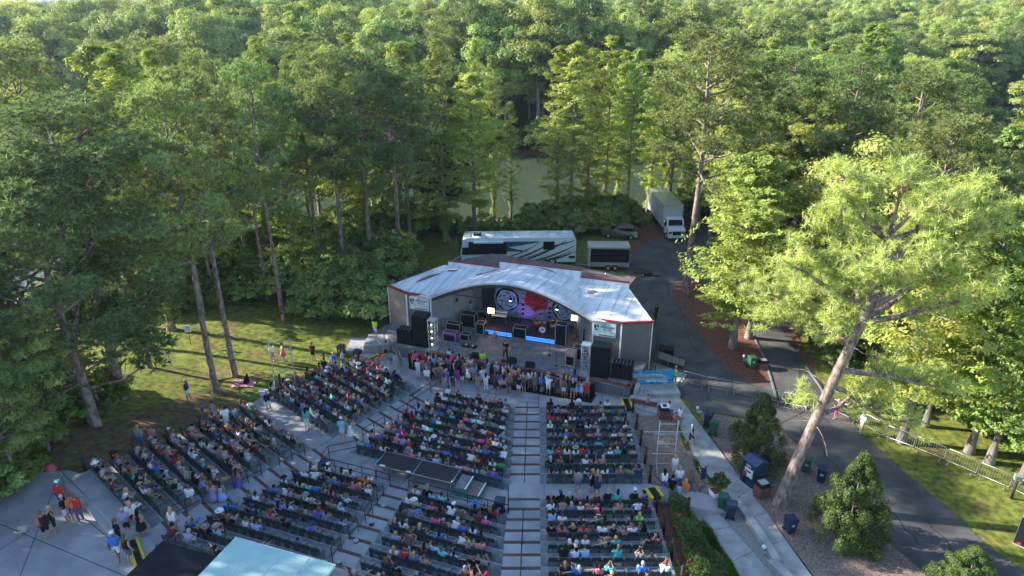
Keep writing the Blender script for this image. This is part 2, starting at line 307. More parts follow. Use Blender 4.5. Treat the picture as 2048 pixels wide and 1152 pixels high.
def pose(name,pel,chest,head,sh,el,wr,hip,kn,an,k=1.,faced=(0,1)):
    """all joints in metres, person faces +Y; lists give left then right"""
    pel,chest,head=Vector(pel),Vector(chest),Vector(head); b=MB(); neck=chest+(head-chest)*.35
    for sx in (-1,1):
        caps(b,pel+Vector((sx*.07,0,0)),chest+Vector((sx*.085,0,-.05)),.115,.11)
    caps(b,chest+Vector((-.13,0,.06)),chest+Vector((.13,0,.06)),.07,.07); caps(b,chest+Vector((0,0,.06)),head+Vector((0,-.01,-.08)),.062,.052)
    b.sphere(head+Vector((0,0,.01)),.098,12,8,sc=(.86,1.05,1.22)); b.sphere(head+Vector((0,.03,-.065)),.062,10,6,sc=(.9,1,1))
    caps(b,head+Vector((0,.095,.0)),head+Vector((0,.115,-.025)),.014,.02,6)                       # nose
    for sx in (-1,1): b.sphere(head+Vector((sx*.088,.0,-.01)),.026,6,5,sc=(.5,1,1.2))             # ears
    for i in (0,1):
        s_,e,w=Vector(sh[i]),Vector(el[i]),Vector(wr[i]); caps(b,s_,e,.052,.042); caps(b,e,w,.042,.028)
        h,kk,a=Vector(hip[i]),Vector(kn[i]),Vector(an[i]); caps(b,h,kk,.088,.058); caps(b,kk,a,.056,.038)
        caps(b,a+Vector((0,-.03,-.045)),a+Vector((0,.15,-.06)),.036,.034,6)
        d=(w-e).normalized(); caps(b,w,w+d*.07,.03,.036,6)                                         # palm
    body=remesh(b,.026,.45,'body')
    r=MB()
    for i in (0,1):
        e,w=Vector(el[i]),Vector(wr[i]); d=(w-e).normalized(); side=d.cross(Vector((0,0,1))); side=side.normalized() if side.length>.1 else Vector((0,1,0)); dn=d.cross(side)
        for f in range(4):
            L=(.075,.088,.082,.062)[f]; o=w+d*.09+side*(-.028+.018*f); cur=dn*(.018 if dn.z<0 else -.018); r.tube([o,o+d*L*.5+cur*.4,o+d*L+cur*1.4],[.0095,.009,.006],5,0)
        o=w+d*.045+side*-.035; r.tube([o,o-side*.035+d*.03,o-side*.045+d*.065],[.011,.01,.007],5,0)
    for sx in (-1,1): r.sphere(head+Vector((sx*.034,.094,.015)),.011,6,4,1)
    r.box(head+Vector((0,.092,-.062)),(.045,.012,.01),0,1)
    body=addraw(body,r)
    P={'body':body}
    b=MB()
    for sx in (-1,1): caps(b,pel+Vector((sx*.075,0,.02)),chest+Vector((sx*.09,0,-.05)),.135,.128)
    caps(b,chest+Vector((-.15,0,.055)),chest+Vector((.15,0,.055)),.084,.084)
    tank=remesh(b,.032,.4,'top'); P['tank']=tank
    for i in (0,1): s_,e=Vector(sh[i]),Vector(el[i]); caps(b,s_,s_.lerp(e,.72),.072,.064)
    P['shirt']=remesh(b,.032,.4,'shirt')
    b=MB()
    for i in (0,1): h,kk=Vector(hip[i]),Vector(kn[i]); caps(b,h,h.lerp(kk,.85),.108,.085)
    caps(b,pel+Vector((-.06,0,.0)),pel+Vector((.06,0,0)),.125,.125); P['shorts']=remesh(b,.032,.4,'shorts')
    for i in (0,1): kk,a=Vector(kn[i]),Vector(an[i]); h=Vector(hip[i]); caps(b,h,kk,.108,.078); caps(b,kk,kk.lerp(a,.93),.078,.058)
    P['pants']=remesh(b,.032,.4,'trousers')
    b=MB()
    if abs(kn[0][1]-hip[0][1])<.2:                                                                  # standing: flared skirt
        b.tube([pel+Vector((0,0,.10)),pel+Vector((0,0,-.05)),pel+Vector((0,0,-.25)),pel+Vector((0,0,-.45))],[.13,.19,.23,.27],12); b.tube([pel+Vector((0,0,.1)),chest+Vector((0,0,.02))],[.14,.16],12); P['dress']=remesh(b,.034,.4,'dress')
    # hair: short and long
    b=MB(); b.sphere(head+Vector((0,-.018,.032)),.108,12,8,sc=(.92,1.05,1.12)); cut=remesh(b,.026,.5,'hair')
    P['hairS']=cut; caps(b,head+Vector((0,-.07,-.02)),head+Vector((0,-.10,-.26)),.085,.06); caps(b,head+Vector((-.05,-.05,-.03)),head+Vector((-.05,-.08,-.2)),.05,.04); caps(b,head+Vector((.05,-.05,-.03)),head+Vector((.05,-.08,-.2)),.05,.04); P['hairL']=remesh(b,.03,.4,'hair')
    b=MB(); b.tube([head+Vector((0,0,.05)),head+Vector((0,0,.056))],[.21,.2],16); b.tube([head+Vector((0,0,.05)),head+Vector((0,0,.16)),head+Vector((0,0,.18))],[.115,.1,.06],12); P['hat']=b.mesh('brim_hat',[])
    b=MB(); b.sphere(head+Vector((0,0,.055)),.115,12,7,sc=(.95,1.05,1)); b.box(head+Vector((0,.14,.06)),(.15,.12,.015)); P['cap']=b.mesh('cap',[])
    for m_ in P.values(): m_.materials.clear(); m_.materials.append(None)
    P['body'].materials.append(M['ink'])
    POSES[name]=P
S2=lambda x,y,z:[(-x,y,z),(x,y,z)]
# local +X is the person's right; local +Y is ahead
pose('stand',(0,0,.95),(0,0,1.30),(0,.01,1.62),S2(.19,0,1.38),S2(.25,-.03,1.10),[(-.24,.08,.86),(.24,.08,.86)],S2(.09,0,.90),S2(.10,.02,.49),S2(.11,-.02,.10))
pose('wave',(0,0,.95),(0,0,1.30),(0,.01,1.62),S2(.19,0,1.38),[(-.27,.05,1.55),(.30,.10,1.25)],[(-.20,.12,1.83),(.20,.30,1.38)],S2(.09,0,.90),S2(.11,.03,.49),S2(.13,-.02,.10))
pose('hold',(0,0,.95),(0,0,1.30),(0,.02,1.61),S2(.19,0,1.38),S2(.24,.06,1.12),[(-.07,.27,1.22),(.08,.27,1.24)],S2(.09,0,.90),[(-.10,.05,.49),(.11,-.01,.49)],[(-.10,.04,.10),(.15,-.07,.10)])
pose('walk',(0,0,.94),(0,.02,1.29),(0,.04,1.61),S2(.19,.02,1.37),[(-.24,-.12,1.12),(.24,.12,1.12)],[(-.23,-.06,.88),(.23,.27,.95)],S2(.09,0,.90),[(-.10,.20,.54),(.10,-.05,.50)],[(-.10,.28,.12),(.10,-.34,.16)])
pose('sit',(0,-.06,.50),(0,-.13,.83),(0,-.11,1.14),S2(.19,-.13,.91),S2(.24,-.04,.66),[(-.12,.20,.60),(.12,.22,.60)],S2(.09,-.02,.50),S2(.12,.40,.48),S2(.12,.44,.10))
pose('clap',(0,-.06,.50),(0,-.08,.84),(0,-.04,1.15),S2(.19,-.08,.92),S2(.25,.10,.74),[(-.04,.30,.88),(.05,.31,.89)],S2(.09,-.02,.50),S2(.14,.40,.50),[(-.14,.36,.10),(.14,.42,.10)])
pose('lean',(0,0,.50),(.06,.12,.80),(.10,.20,1.09),S2(.19,.12,.87),[(-.20,.30,.64),(.30,.28,.64)],[(-.08,.46,.62),(.18,.46,.62)],S2(.09,0,.50),S2(.15,.42,.49),S2(.14,.34,.10))
pose('recline',(0,-.02,.48),(0,-.22,.78),(.03,-.26,1.09),S2(.19,-.22,.86),[(-.42,-.20,.84),(.30,-.1,.66)],[(-.66,-.16,.82),(.16,.10,.60)],S2(.09,0,.48),[(-.10,.38,.52),(.14,.42,.55)],[(-.10,.62,.28),(.04,.66,.42)])
pose('play',(0,0,.95),(0,-.01,1.30),(.02,.04,1.60),S2(.19,0,1.38),[(-.33,.06,1.16),(.26,.02,1.12)],[(-.44,.26,1.16),(.08,.20,1.03)],S2(.09,0,.90),S2(.14,.04,.49),S2(.19,-.02,.10))

# ---------------------------------------------------------------- ground and water
def axis(*seg):
    o=[]
    for a,b,st in seg: o+=list(np.arange(a,b,st))
    return np.array(o+[seg[-1][1]])
xs=axis((-2400,-400,250),(-400,-130,15),(-130,-54,3),(-54,54,1),(54,210,3),(210,400,15),(400,2400,250))
ys=axis((-40,6,6),(6,80,1),(80,300,3),(300,500,20),(500,2900,300))
X,Y=np.meshgrid(xs,ys); sdl=lakesd(X,Y)
Zg=gz(X,Y)-2.6*sm(-1.5,5,sdl)+np.where(Y>95,.25*np.sin(X*.11)*np.sin(Y*.09),0)*(sdl<-3)
nx,ny=len(xs),len(ys); idx=np.arange(nx*ny).reshape(ny,nx)
Fq=np.stack([idx[:-1,:-1],idx[:-1,1:],idx[1:,1:],idx[1:,:-1]],-1).reshape(-1)
gm=rawmesh('ground',np.stack([X.ravel(),Y.ravel(),Zg.ravel()],1),Fq,4,[M['lawn']],smooth=True)
s3=s_l(X,Y); lb=-14.6-(s3-2)*.47
bare=np.where((X<lb+.5)&(X>lb-3.5)&(Y<44),.75,0.)
bare=np.maximum(bare,.65*np.exp(-((X+23.4)**2+(Y-47.6)**2)/3)); bare=np.maximum(bare,.7*np.exp(-((X-16)**2+(Y-80)**2)/14))
bare=np.maximum(bare,.8*sm(-10,-3,lakesd(X,Y))*(Y>60)); bare=np.maximum(bare,np.where(Y>150,.8,0.)); bare=np.maximum(bare,np.where((X>32)&(Y>48),.6,0))
bare=np.maximum(bare,.8*np.exp(-((X-17)**2/10+(Y-85)**2/60)))
at=gm.attributes.new('bare','FLOAT','POINT'); at.data.foreach_set('value',bare.ravel().astype(np.float32))
tag(link('ground',gm),kind='structure')
MB().add([(-420,10,-.8),(330,10,-.8),(330,330,-.8),(-420,330,-.8)],[(0,1,2,3)])
wm=MB(); wm.add([(-420,28,-.8),(330,28,-.8),(330,330,-.8),(-420,330,-.8)],[(0,1,2,3)]); tag(wm.build('lake_water',M['water']),kind='structure')
def sheet(name,pts,z,mat,world=False):
    P=[(Vector((p[0],p[1],z)) if world else G(p[0],p[1],z)) for p in pts]; b=MB(); b.add(P,[tuple(range(len(P)))])
    A=sum(P[i].x*P[(i+1)%len(P)].y-P[(i+1)%len(P)].x*P[i].y for i in range(len(P)))
    if A<0: b.f=[f[::-1] for f in b.f]
    return tag(b.build(name,mat),kind='structure')
def smoothpoly(pts,it=2):
    for _ in range(it):
        q=[]
        for i in range(len(pts)):
            a,b=pts[i],pts[(i+1)%len(pts)]; q+=[(a[0]*.75+b[0]*.25,a[1]*.75+b[1]*.25),(a[0]*.25+b[0]*.75,a[1]*.25+b[1]*.75)]
        pts=q
    return pts
road=[(1258,520),(1275,498),(1300,482),(1345,468),(1400,452),(1450,470),(1540,520),(1600,560),(1572,590),(1569,623),(1586,684),(1617,732),(1655,784),(1680,811),(1717,859),(1754,896),(1822,954),(1904,1022),(1965,1083),(2060,1150),(2150,1230),(1990,1300),(1860,1152),(1751,1063),(1680,985),(1610,905),(1553,845),(1465,831),(1392,818),(1348,778),(1300,745),(1290,640),(1252,575)]
sheet('road',road,.03,M['asph'])
sheet('service_drive_gravel',[(1240,500),(1330,430),(1420,440),(1400,470),(1330,478),(1290,500),(1262,530)],.02,M['straw'])
med=[(1339,571),(1372,562),(1411,568),(1440,590),(1478,607),(1505,670),(1530,720),(1547,776),(1489,762),(1436,718),(1394,659),(1355,612)]
sheet('median_bed',smoothpoly(med,1),.036,M['straw'])
sheet('roadside_straw_strip',smoothpoly([(1566,590),(1600,575),(1625,620),(1590,640),(1600,690),(1640,740),(1632,745),(1585,690),(1566,623)],1),.036,M['straw'])
sheet('mulch_bed',[(1395,822),(1465,834),(1553,848),(1612,908),(1682,988),(1753,1066),(1866,1158),(1960,1260),(1700,1280),(1628,1152),(1497,978),(1428,879)],.034,M['chips'])
# tar cracks and dark repair patches in the asphalt
b=MB(); q_=random.Random(4)
for x,y,n_,dx,dy in ((1330,560,9,8,18),(1310,700,8,20,6),(1420,800,12,22,3),(1600,860,10,14,14),(1700,930,10,16,18),(1850,1040,8,18,20),(1760,1000,7,-14,16),(1560,620,9,5,17),(1650,800,7,-18,9),(1900,1120,6,22,4)):
    P=[]
    for i in range(n_): P.append(G(x+dx*i+q_.uniform(-7,7),y+dy*i+q_.uniform(-4,4),.037))
    for i in range(n_-1):
        a,c=P[i],P[i+1]; t=(c-a).normalized(); o=Vector((-t.y,t.x,0))*.035; v=[a+o,a-o,c-o,c+o]; b.add(v if (v[1]-v[0]).cross(v[2]-v[1]).z>0 else v[::-1],[(0,1,2,3)])
for x,y,rx,ry in ():
    c=G(x,y,.037); pl=[Vector((c.x+rx*(1+q_.uniform(-.2,.2))*math.cos(a*pi/6),c.y+ry*(1+q_.uniform(-.2,.2))*math.sin(a*pi/6),.037)) for a in range(12)]; b.add(pl,[tuple(range(12))])
tag(b.build('road_cracks',pm('tar_seal',(.035,.035,.037),.7)),kind='structure')
# kerb along the median
def ribbon(name,pts,w,z0,z1,mat,closed=False):
    b=MB(); P=[Vector((p[0],p[1],0)) for p in pts]; n=len(P); Ls=[];Rs=[]
    for i in range(n):
        t=(P[min(i+1,n-1)]-P[max(i-1,0)]); t.normalize(); q=Vector((-t.y,t.x,0))*w/2; Ls.append(P[i]+q); Rs.append(P[i]-q)
    for i in range(n-1):
        a,c,d,e=Ls[i],Rs[i],Rs[i+1],Ls[i+1]
        b.add([(a.x,a.y,z0),(c.x,c.y,z0),(d.x,d.y,z0),(e.x,e.y,z0),(a.x,a.y,z1),(c.x,c.y,z1),(d.x,d.y,z1),(e.x,e.y,z1)],[(0,3,2,1),(4,5,6,7),(0,1,5,4),(1,2,6,5),(2,3,7,6),(3,0,4,7)])
    return tag(b.build(name,mat),kind='structure')
ribbon('kerb',[G(*q).xy for q in ((1505,670),(1530,720),(1547,778),(1552,800))],.15,0,.12,M['concd'])
ribbon('kerb',[G(*q).xy for q in ((1612,735),(1640,775),(1652,800))],.15,0,.12,M['concd'])
# sidewalks on the right
def walk(name,le,ri,z,thick=.08,mat='conc2'):
    n=len(le); b=MB()
    Lp=[G(*p,z) for p in le]; Rp=[G(*p,z) for p in ri]
    for i in range(n-1):
        q=[Lp[i],Rp[i],Rp[i+1],Lp[i+1]]; c=sum(q,Vector())/4
        b.prism([(c+(p-c)*(1-.02/max(.3,(p-c).length)))[:2] for p in q],z-thick,z)
    tag(b.build(name,M[mat]),kind='structure')
walk('sidewalk',[(1262,812),(1318,828),(1352,838),(1372,878),(1391,920),(1428,963),(1462,1006),(1490,1040),(1531,1092),(1584,1158),(1640,1225)],[(1330,775),(1352,785),(1375,815),(1401,850),(1428,885),(1462,930),(1497,980),(1533,1024),(1572,1080),(1628,1158),(1690,1235)],.1)
walk('footpath',[(1312,992),(1372,1000),(1380,1022),(1415,1062),(1462,1124),(1490,1170),(1520,1230)],[(1380,965),(1392,975),(1421,1008),(1462,1053),(1506,1103),(1560,1165),(1600,1225)],.12)
ribbon('retaining_kerb',[G(*q).xy for q in ((1462,1000),(1490,1034),(1520,1078),(1545,1118),(1552,1130))],.45,0,.42,M['conc2'])
ribbon('retaining_kerb',[G(*q).xy for q in ((1540,1126),(1575,1160),(1615,1210))],.55,0,.3,M['conc2'])
sheet('bin_pad',[(1472,942),(1512,944),(1524,982),(1500,992)],.105,M['conc2'])
sheet('gravel_strip',[(1384,962),(1440,965),(1470,1005),(1500,1045),(1560,1130),(1590,1160),(1556,1160),(1506,1103),(1462,1053),(1421,1008),(1390,975)],.06,M['gravel'])
chips=[(1258,822),(1345,832),(1366,872),(1388,918),(1420,956),(1400,978),(1372,985),(1292,980)]
def drape(name,pts,mat,off,step=.5,fn=None):
    P=np.array([G(*p,.3).xy[:] for p in pts]); x0,y0=P.min(0)-1; x1,y1=P.max(0)+1
    xx=np.arange(x0,x1,step); yy=np.arange(y0,y1,step); XX,YY=np.meshgrid(xx,yy); ins=inpoly(XX,YY,P.tolist())
    zz=(fn or (lambda a,b:gz(a,b)))(XX,YY)+off; iid=-np.ones(XX.shape,int); V=[];F=[]
    keep=np.zeros(XX.shape,bool); c=inpoly(XX[:-1,:-1]+step/2,YY[:-1,:-1]+step/2,P.tolist())
    keep[:-1,:-1]|=c; keep[1:,:-1]|=c; keep[:-1,1:]|=c; keep[1:,1:]|=c
    iid[keep]=np.arange(keep.sum()); V=np.stack([XX[keep],YY[keep],zz[keep]],1)
    q=np.stack([iid[:-1,:-1],iid[:-1,1:],iid[1:,1:],iid[1:,:-1]],-1)[c]
    return tag(link(name,rawmesh(name,V,q.reshape(-1),4,[mat],smooth=True)),kind='structure')
drape('chip_bed',chips,M['chips'],.16,.35)
drape('planting_soil',[(1290,985),(1318,1000),(1372,1003),(1415,1065),(1462,1126),(1500,1200),(1380,1230),(1338,1160),(1318,1060)],M['straw'],.05,.35)
# plaza in front of the stage and on the left
plaza=[(655,782),(690,735),(735,672),(772,650),(800,640),(1010,640),(1290,640),(1300,745),(1348,778),(1370,812),(1352,838),(1262,832),(1262,832),(1076,832),(1030,838),(985,832),(900,815),(860,815),(825,825),(780,790),(745,765),(718,750),(690,765)]
sheet('plaza',plaza,.02,M['conc'])
jt=MB()
for a,b_ in (((1077,745),(1077,817)),((1135,795),(1150,826)),((1205,770),(1203,830)),((880,792),(1076,806)),((1000,760),(962,806)),((860,770),(1240,822)),((790,745),(850,786)),((1290,780),(1300,826)),((1325,775),(1315,826))):
    p,q=G(*a,.024),G(*b_,.024); t=(q-p).normalized(); s_=Vector((-t.y,t.x,0))*.02; jt.add([p+s_,p-s_,q-s_,q+s_],[(0,1,2,3)] )
for i,f in enumerate(jt.f):
    a,b_,c=[Vector(jt.v[k]) for k in f[:3]]
    if (b_-a).cross(c-b_).z<0: jt.f[i]=f[::-1]
tag(jt.build('plaza_joints',M['joint']),kind='structure')
# ---------------------------------------------------------------- seating terraces
class Edge:
    def __init__(s,pts,fn): s.p=[Vector((a,b)) for a,b in pts]; s.s=[fn(a,b) for a,b in pts]
    def __call__(s,t):
        k=0
        while k<len(s.s)-2 and t>s.s[k+1]: k+=1
        f=(t-s.s[k])/(s.s[k+1]-s.s[k]); return s.p[k].lerp(s.p[k+1],f)
ptsC=[(-5.5,45.9),(-10.9,36.9),(-12.75,34.8),(-17.1,27.3),(-18.4,25)]
Rl=Edge([(.25,44.3),(-.55,25)],s_r); Rs=Edge([(2.1,44.3),(1.4,25)],s_r); Rr=Edge([(9.0,44.5),(8.0,25)],s_r)
Cl=Edge(ptsC,s_c); Cr=Edge([(.25,44.6),(-.1,33),(-.6,24)],s_c); Ml=Edge([(-7.7,32.6),(-8.2,29.6),(-8.9,26.5),(-9.6,23)],s_c); Mr=Edge([(-6.4,32.3),(-6.9,29.2),(-7.7,25.7),(-8.3,22.6)],s_c)
Ll=Edge([(-12.2,51.2),(-15.6,49.6),(-18.2,45.3),(-20.2,41.4),(-22.2,36.4),(-24.3,31.5)],s_l)
Lr=Edge([(-7.2,47.1),(-12.4,38.6),(-14.1,36.2),(-17.9,28.4),(-19.6,25.6)],s_l); La=Edge(ptsC,s_l)
PI_=1.16
up=lambda s0,n:[s0+PI_*i for i in range(n)]
rowsR1=up(.35,9); rowsR2=up(12.15,8); rowsC1=up(.45,9); rowsC2=up(13.1,10); rowsL1=up(1.7,8); rowsL2=up(12.6,10)
HR=lambda s:float(hs(s))
def zone(name,ss,Le,Ri,mat,ins=(0,0),bricks=False,walk=None,zoff=0.):
    b=MB(); bb=MB(); no=MB()
    for s in ss:
        a0,a1=s-.84,s+PI_-.84+.004; z=HR(s)+zoff
        q=[Le(a0),Ri(a0),Ri(a1),Le(a1)]; b.prism([p[:] for p in q],z-1.2,z)
        w=.2 if bricks else .07; q2=[Le(a0-.004),Ri(a0-.004),Ri(a0+w),Le(a0+w)]
        (bb if bricks else no).prism([p[:] for p in q2],z-.02,z+.006)
    tag(b.build(name,mat),kind='structure')
    if bb.v: tag(bb.build('brick_nosing',M['brickd']),kind='structure')
    if no.v: tag(no.build('tread_edging',M['nose']),kind='structure')
M['brickd']=pm('nosing_brick',(.14,.06,.05),.85,scale=14.,c2=(.05,.03,.03),stretch=(1,1,1))
zone('seating_terrace',rowsR1,Rs,Rr,M['tread']); zone('seating_terrace',rowsR2,Rs,Rr,M['tread'])
zone('seating_terrace',rowsC1,Cl,Cr,M['tread']); zone('seating_terrace',rowsC2,Cl,Ml,M['tread']); zone('seating_terrace',rowsC2,Mr,Cr,M['tread'])
zone('seating_terrace',rowsL1,Ll,Lr,M['tread']); zone('seating_terrace',rowsL2,Ll,Lr,M['tread'])
zone('aisle_steps',rowsR1,Rl,Rs,M['conc'],bricks=True); zone('aisle_steps',rowsR2,Rl,Rs,M['conc'],bricks=True)
zone('aisle_steps',rowsL1[1:],Lr,La,M['conc'],bricks=True); zone('aisle_steps',rowsL2,Lr,La,M['conc'],bricks=True); zone('aisle_steps',rowsC2,Ml,Mr,M['conc'],bricks=True)
wk=MB()
def wz(Le,Ri,s0,s1,z=1.215):
    q=[Le(s0),Ri(s0),Ri(s1),Le(s1)]; wk.prism([p[:] for p in q],z-1.3,z)
wz(Rl,Rr,rowsR1[-1]+.32,rowsR2[0]-.84); wz(Cl,Cr,rowsC1[-1]+.32,rowsC2[0]-.84,1.21); wz(Ll,La,rowsL1[-1]+.32,rowsL2[0]-.84,1.205)
tag(wk.build('cross_walkway',M['conc']),kind='structure')
# first brick edge of the walkway, ramp to the right
rp=MB(); a=Rr(rowsR1[-1]+.32); b_=Rr(rowsR2[0]-.84)
rp.add([(b_.x,b_.y,1.21),(13.2,b_.y-.1,.13),(14.2,a.y-.2,.13),(a.x,a.y,1.21),(b_.x,b_.y,-.2),(13.2,b_.y-.1,-.2),(14.2,a.y-.2,-.2),(a.x,a.y,-.2)],[(0,1,2,3),(0,4,5,1),(3,2,6,7),(1,5,6,2)])
tag(rp.build('ramp',M['conc']),kind='structure')
# joints on the walkway (bands across)
jt=MB()
for Le,Ri,s0,s1,n,z in ((Rl,Rr,rowsR1[-1]+.34,rowsR2[0]-.9,4,1.22),(Cl,Cr,rowsC1[-1]+.34,rowsC2[0]-.9,7,1.215),(Ll,La,rowsL1[-1]+.34,rowsL2[0]-.9,5,1.21)):
    for i in range(1,n):
        p=Le(s0).lerp(Ri(s0),i/n); q=Le(s1).lerp(Ri(s1),i/n); t=(q-p).normalized(); o=Vector((-t.y,t.x))*.018
        jt.add([(*(p+o),z),(*(p-o),z),(*(q-o),z),(*(q+o),z)][::-1],[(0,1,2,3)])
for i,f in enumerate(jt.f):
    a,b_,c=[Vector(jt.v[k]) for k in f[:3]]
    if (b_-a).cross(c-b_).z<0: jt.f[i]=f[::-1]
tag(jt.build('walkway_joints',M['joint']),kind='structure')
# back plaza lower left
bp=MB(); zP=3.95
back=[(-60,18),(-44,27.5),(-30.5,31.2),(-25.5,31.9),(-24.6,31.6)]+[Ll(23.3)[:]]+[Lr(23.3)[:],La(23.3)[:]]+[(-14.5,20),(-14.5,8),(-60,8)]
bp.prism(back,2.2,zP); tag(bp.build('upper_plaza',M['conc']),kind='structure')
jt=MB()
for p,q in (((0,1048),(250,1152)),((105,985),(260,1110)),((40,1152),(105,985)),((0,1100),(60,1060))):
    a,c=G(*p,zP+.005),G(*q,zP+.005); t=(c-a).normalized(); o=Vector((-t.y,t.x,0))*.02; jt.add([a+o,a-o,c-o,c+o],[(0,1,2,3)])
for i,f in enumerate(jt.f):
    a,b_,c=[Vector(jt.v[k]) for k in f[:3]]
    if (b_-a).cross(c-b_).z<0: jt.f[i]=f[::-1]
tag(jt.build('plaza_joints',M['joint']),kind='structure')
# ramp slab beside the top of the left seating
q=[G(x,y,4.35) for x,y in ((123,962),(182,938),(300,1050),(228,1072))]; sl_=MB(); sl_.prism([p[:2] for p in q],3.8,4.35)
tag(sl_.build('ramp',M['conc']),kind='structure')
# ---------------------------------------------------------------- seats
sb=MB()
# seat: curved back, pan, two standards and a foot bar
for k in range(3):
    a=(k-1)*.12; sb.box((a*1.35,-.26+abs(k-1)*-.0+ (.015 if k!=1 else 0),.66),(.165,.026,.31),-(k-1)*.18,0,rx=.12)
sb.box((0,.0,.425),(.44,.40,.035),0,1,rx=.06)
for sx in (-.245,.245): sb.box((sx,-.08,.3),(.028,.30,.60),0,2); sb.box((sx,-.02,.60),(.045,.34,.025),0,2)
seatme=sb.mesh('seat',[M['seat'],M['seatp'],pm('seat_standard',(.16,.19,.19),.4,.3)])
ROWS=[]   # (name, points) used later to seat people
def rowblock(blk,ss,Le,Ri,rz,ins=.2,skip=()):
    for i,s in enumerate(ss):
        a,b=Le(s),Ri(s); d=(b-a).normalized(); L=(b-a).length-2*ins; n=max(2,int(L/.54)); z=HR(s)+.006
        o=a+d*(ins+(L-n*.54)/2+.27)
        t=empty('seat_row',(o.x,o.y,z),rz,'%s row of dark green folding seats in %s'%(ORD[i],blk),'seat row','rows of folding seats in '+blk)
        for k in range(n): link('seat',seatme,t,(k*.54,0,0))
        ROWS.append((blk,i,Vector((o.x,o.y,z)),Vector((d.x,d.y,0)),n,rz))
rowblock('the front right block',rowsR1,Rs,Rr,0); rowblock('the rear right block',rowsR2,Rs,Rr,0)
rowblock('the front middle block',rowsC1,Cl,Cr,-A20,.3); rowblock('the rear centre-left block',rowsC2[:9],Cl,Ml,-A20); rowblock('the rear centre-right block',rowsC2,Mr,Cr,-A20,.35)
rowblock('the front left block',rowsL1,Ll,Lr,-A41,.4); rowblock('the rear left block',rowsL2,Ll,Lr,-A41,.3)

# ---------------------------------------------------------------- stage building
SA=R(-18.2); SO=Vector((-.25,52.95,0)); SM=Matrix.Rotation(SA,3,'Z')
def S(x,y,z=0.): return SO+SM@Vector((x,y,z))
DK=1.0
def text(parent,s,size,mat,loc,name='lettering',rz=0.,bold=.0,ex=.004,rx=pi/2,align='CENTER'):
    cu=bpy.data.curves.new('t','FONT'); cu.body=s; cu.size=size; cu.align_x=align; cu.extrude=ex; cu.offset=bold; cu.resolution_u=2
    o=bpy.data.objects.new('t',cu); me=bpy.data.meshes.new_from_object(o); bpy.data.objects.remove(o)
    me.materials.clear(); me.materials.append(mat); o=link(name,me,parent,loc); o.rotation_euler=(rx,0,rz); return o
st=empty('bandshell_stage',S(0,0),SA,'open bandshell stage with white arched roof, grey siding wings and red trim','stage building')
b=MB(); dpoly=[(-12.0,1.05),(-11.3,-1.0),(-10.2,-2.9),(-9.0,-3.5),(-6,-3.62),(11.2,-3.85),(11.55,-1.9),(12.0,1.05),(9.2,10.2),(-8.4,10.2)]
b.prism(dpoly,0,DK); b.build('deck',M['concd'],st)
b=MB(); 
for i in range(4,6): 
    p,q=dpoly[i],dpoly[i+1]; t=Vector((q[0]-p[0],q[1]-p[1])).normalized(); o=Vector((t.y,-t.x))
    b.prism([(p[0]+o.x*.06,p[1]+o.y*.06),(q[0]+o.x*.06,q[1]+o.y*.06),(q[0]-o.x*.32,q[1]-o.y*.32),(p[0]-o.x*.32,p[1]-o.y*.32)],DK-.12,DK+.004)
b.build('deck_coping',M['brick'],st)
def wall(name,x0,y0,x1,y1,z0,z1,th,mat):
    t=Vector((x1-x0,y1-y0)).normalized(); o=Vector((-t.y,t.x))*th/2; b=MB()
    b.prism([(x0+o.x,y0+o.y),(x1+o.x,y1+o.y),(x1-o.x,y1-o.y),(x0-o.x,y0-o.y)],z0,z1); return b.build(name,mat,st)
M['inner']=pm('inner_wall_paint',(.25,.27,.30),.8,scale=1.5,c2=(.19,.205,.23)); M['innerd']=pm('dark_back_wall',(.045,.04,.055),.8)
for sgn in (-1,1):
    wall('wing_wall',sgn*7.42,.02,sgn*9.62,.02,DK-.004,4.42,.18,M['siding']); 
    wall('wing_wall',sgn*9.72,.03,sgn*11.98,1.0,.0,4.42,.18,M['siding'] if sgn>0 else pm('tan_siding',(.30,.24,.21),.8,scale=2.))
    wall('side_wall',sgn*12.0,1.15,sgn*9.05,7.0,.02,4.40,.16,M['siding']); wall('side_wall',sgn*9.03,7.1,sgn*8.6,10.1,.03,4.6,.16,M['siding'])
    for x,y in ((7.34,-.03),(9.68,-.05),(12.03,1.0)): MB().box((sgn*x,y,2.2 if x>10 else 2.7),(.13,.13,4.5 if x>10 else 3.44)).build('corner_post',M['white'],st)
    for (x0,y0,x1,y1) in ((7.25,-.04,9.7,-.04),(9.7,-.04,12.12,1.02)):
        wall('red_trim',sgn*x0,y0,sgn*x1,y1,4.47,4.62,.24,M['red'])
b_=[(-7.3,.12),(-6.3,1.9),(-6.0,2.0),(-5.1,3.6),(-4.9,3.7),(-4.6,5.5)]
for i in range(len(b_)-1):
    for sgn in (-1,1): wall('inner_wall',-sgn*b_[i][0]*(1 if sgn<0 else 1),b_[i][1],-sgn*b_[i+1][0],b_[i+1][1],DK,4.38,.1,M['inner'])

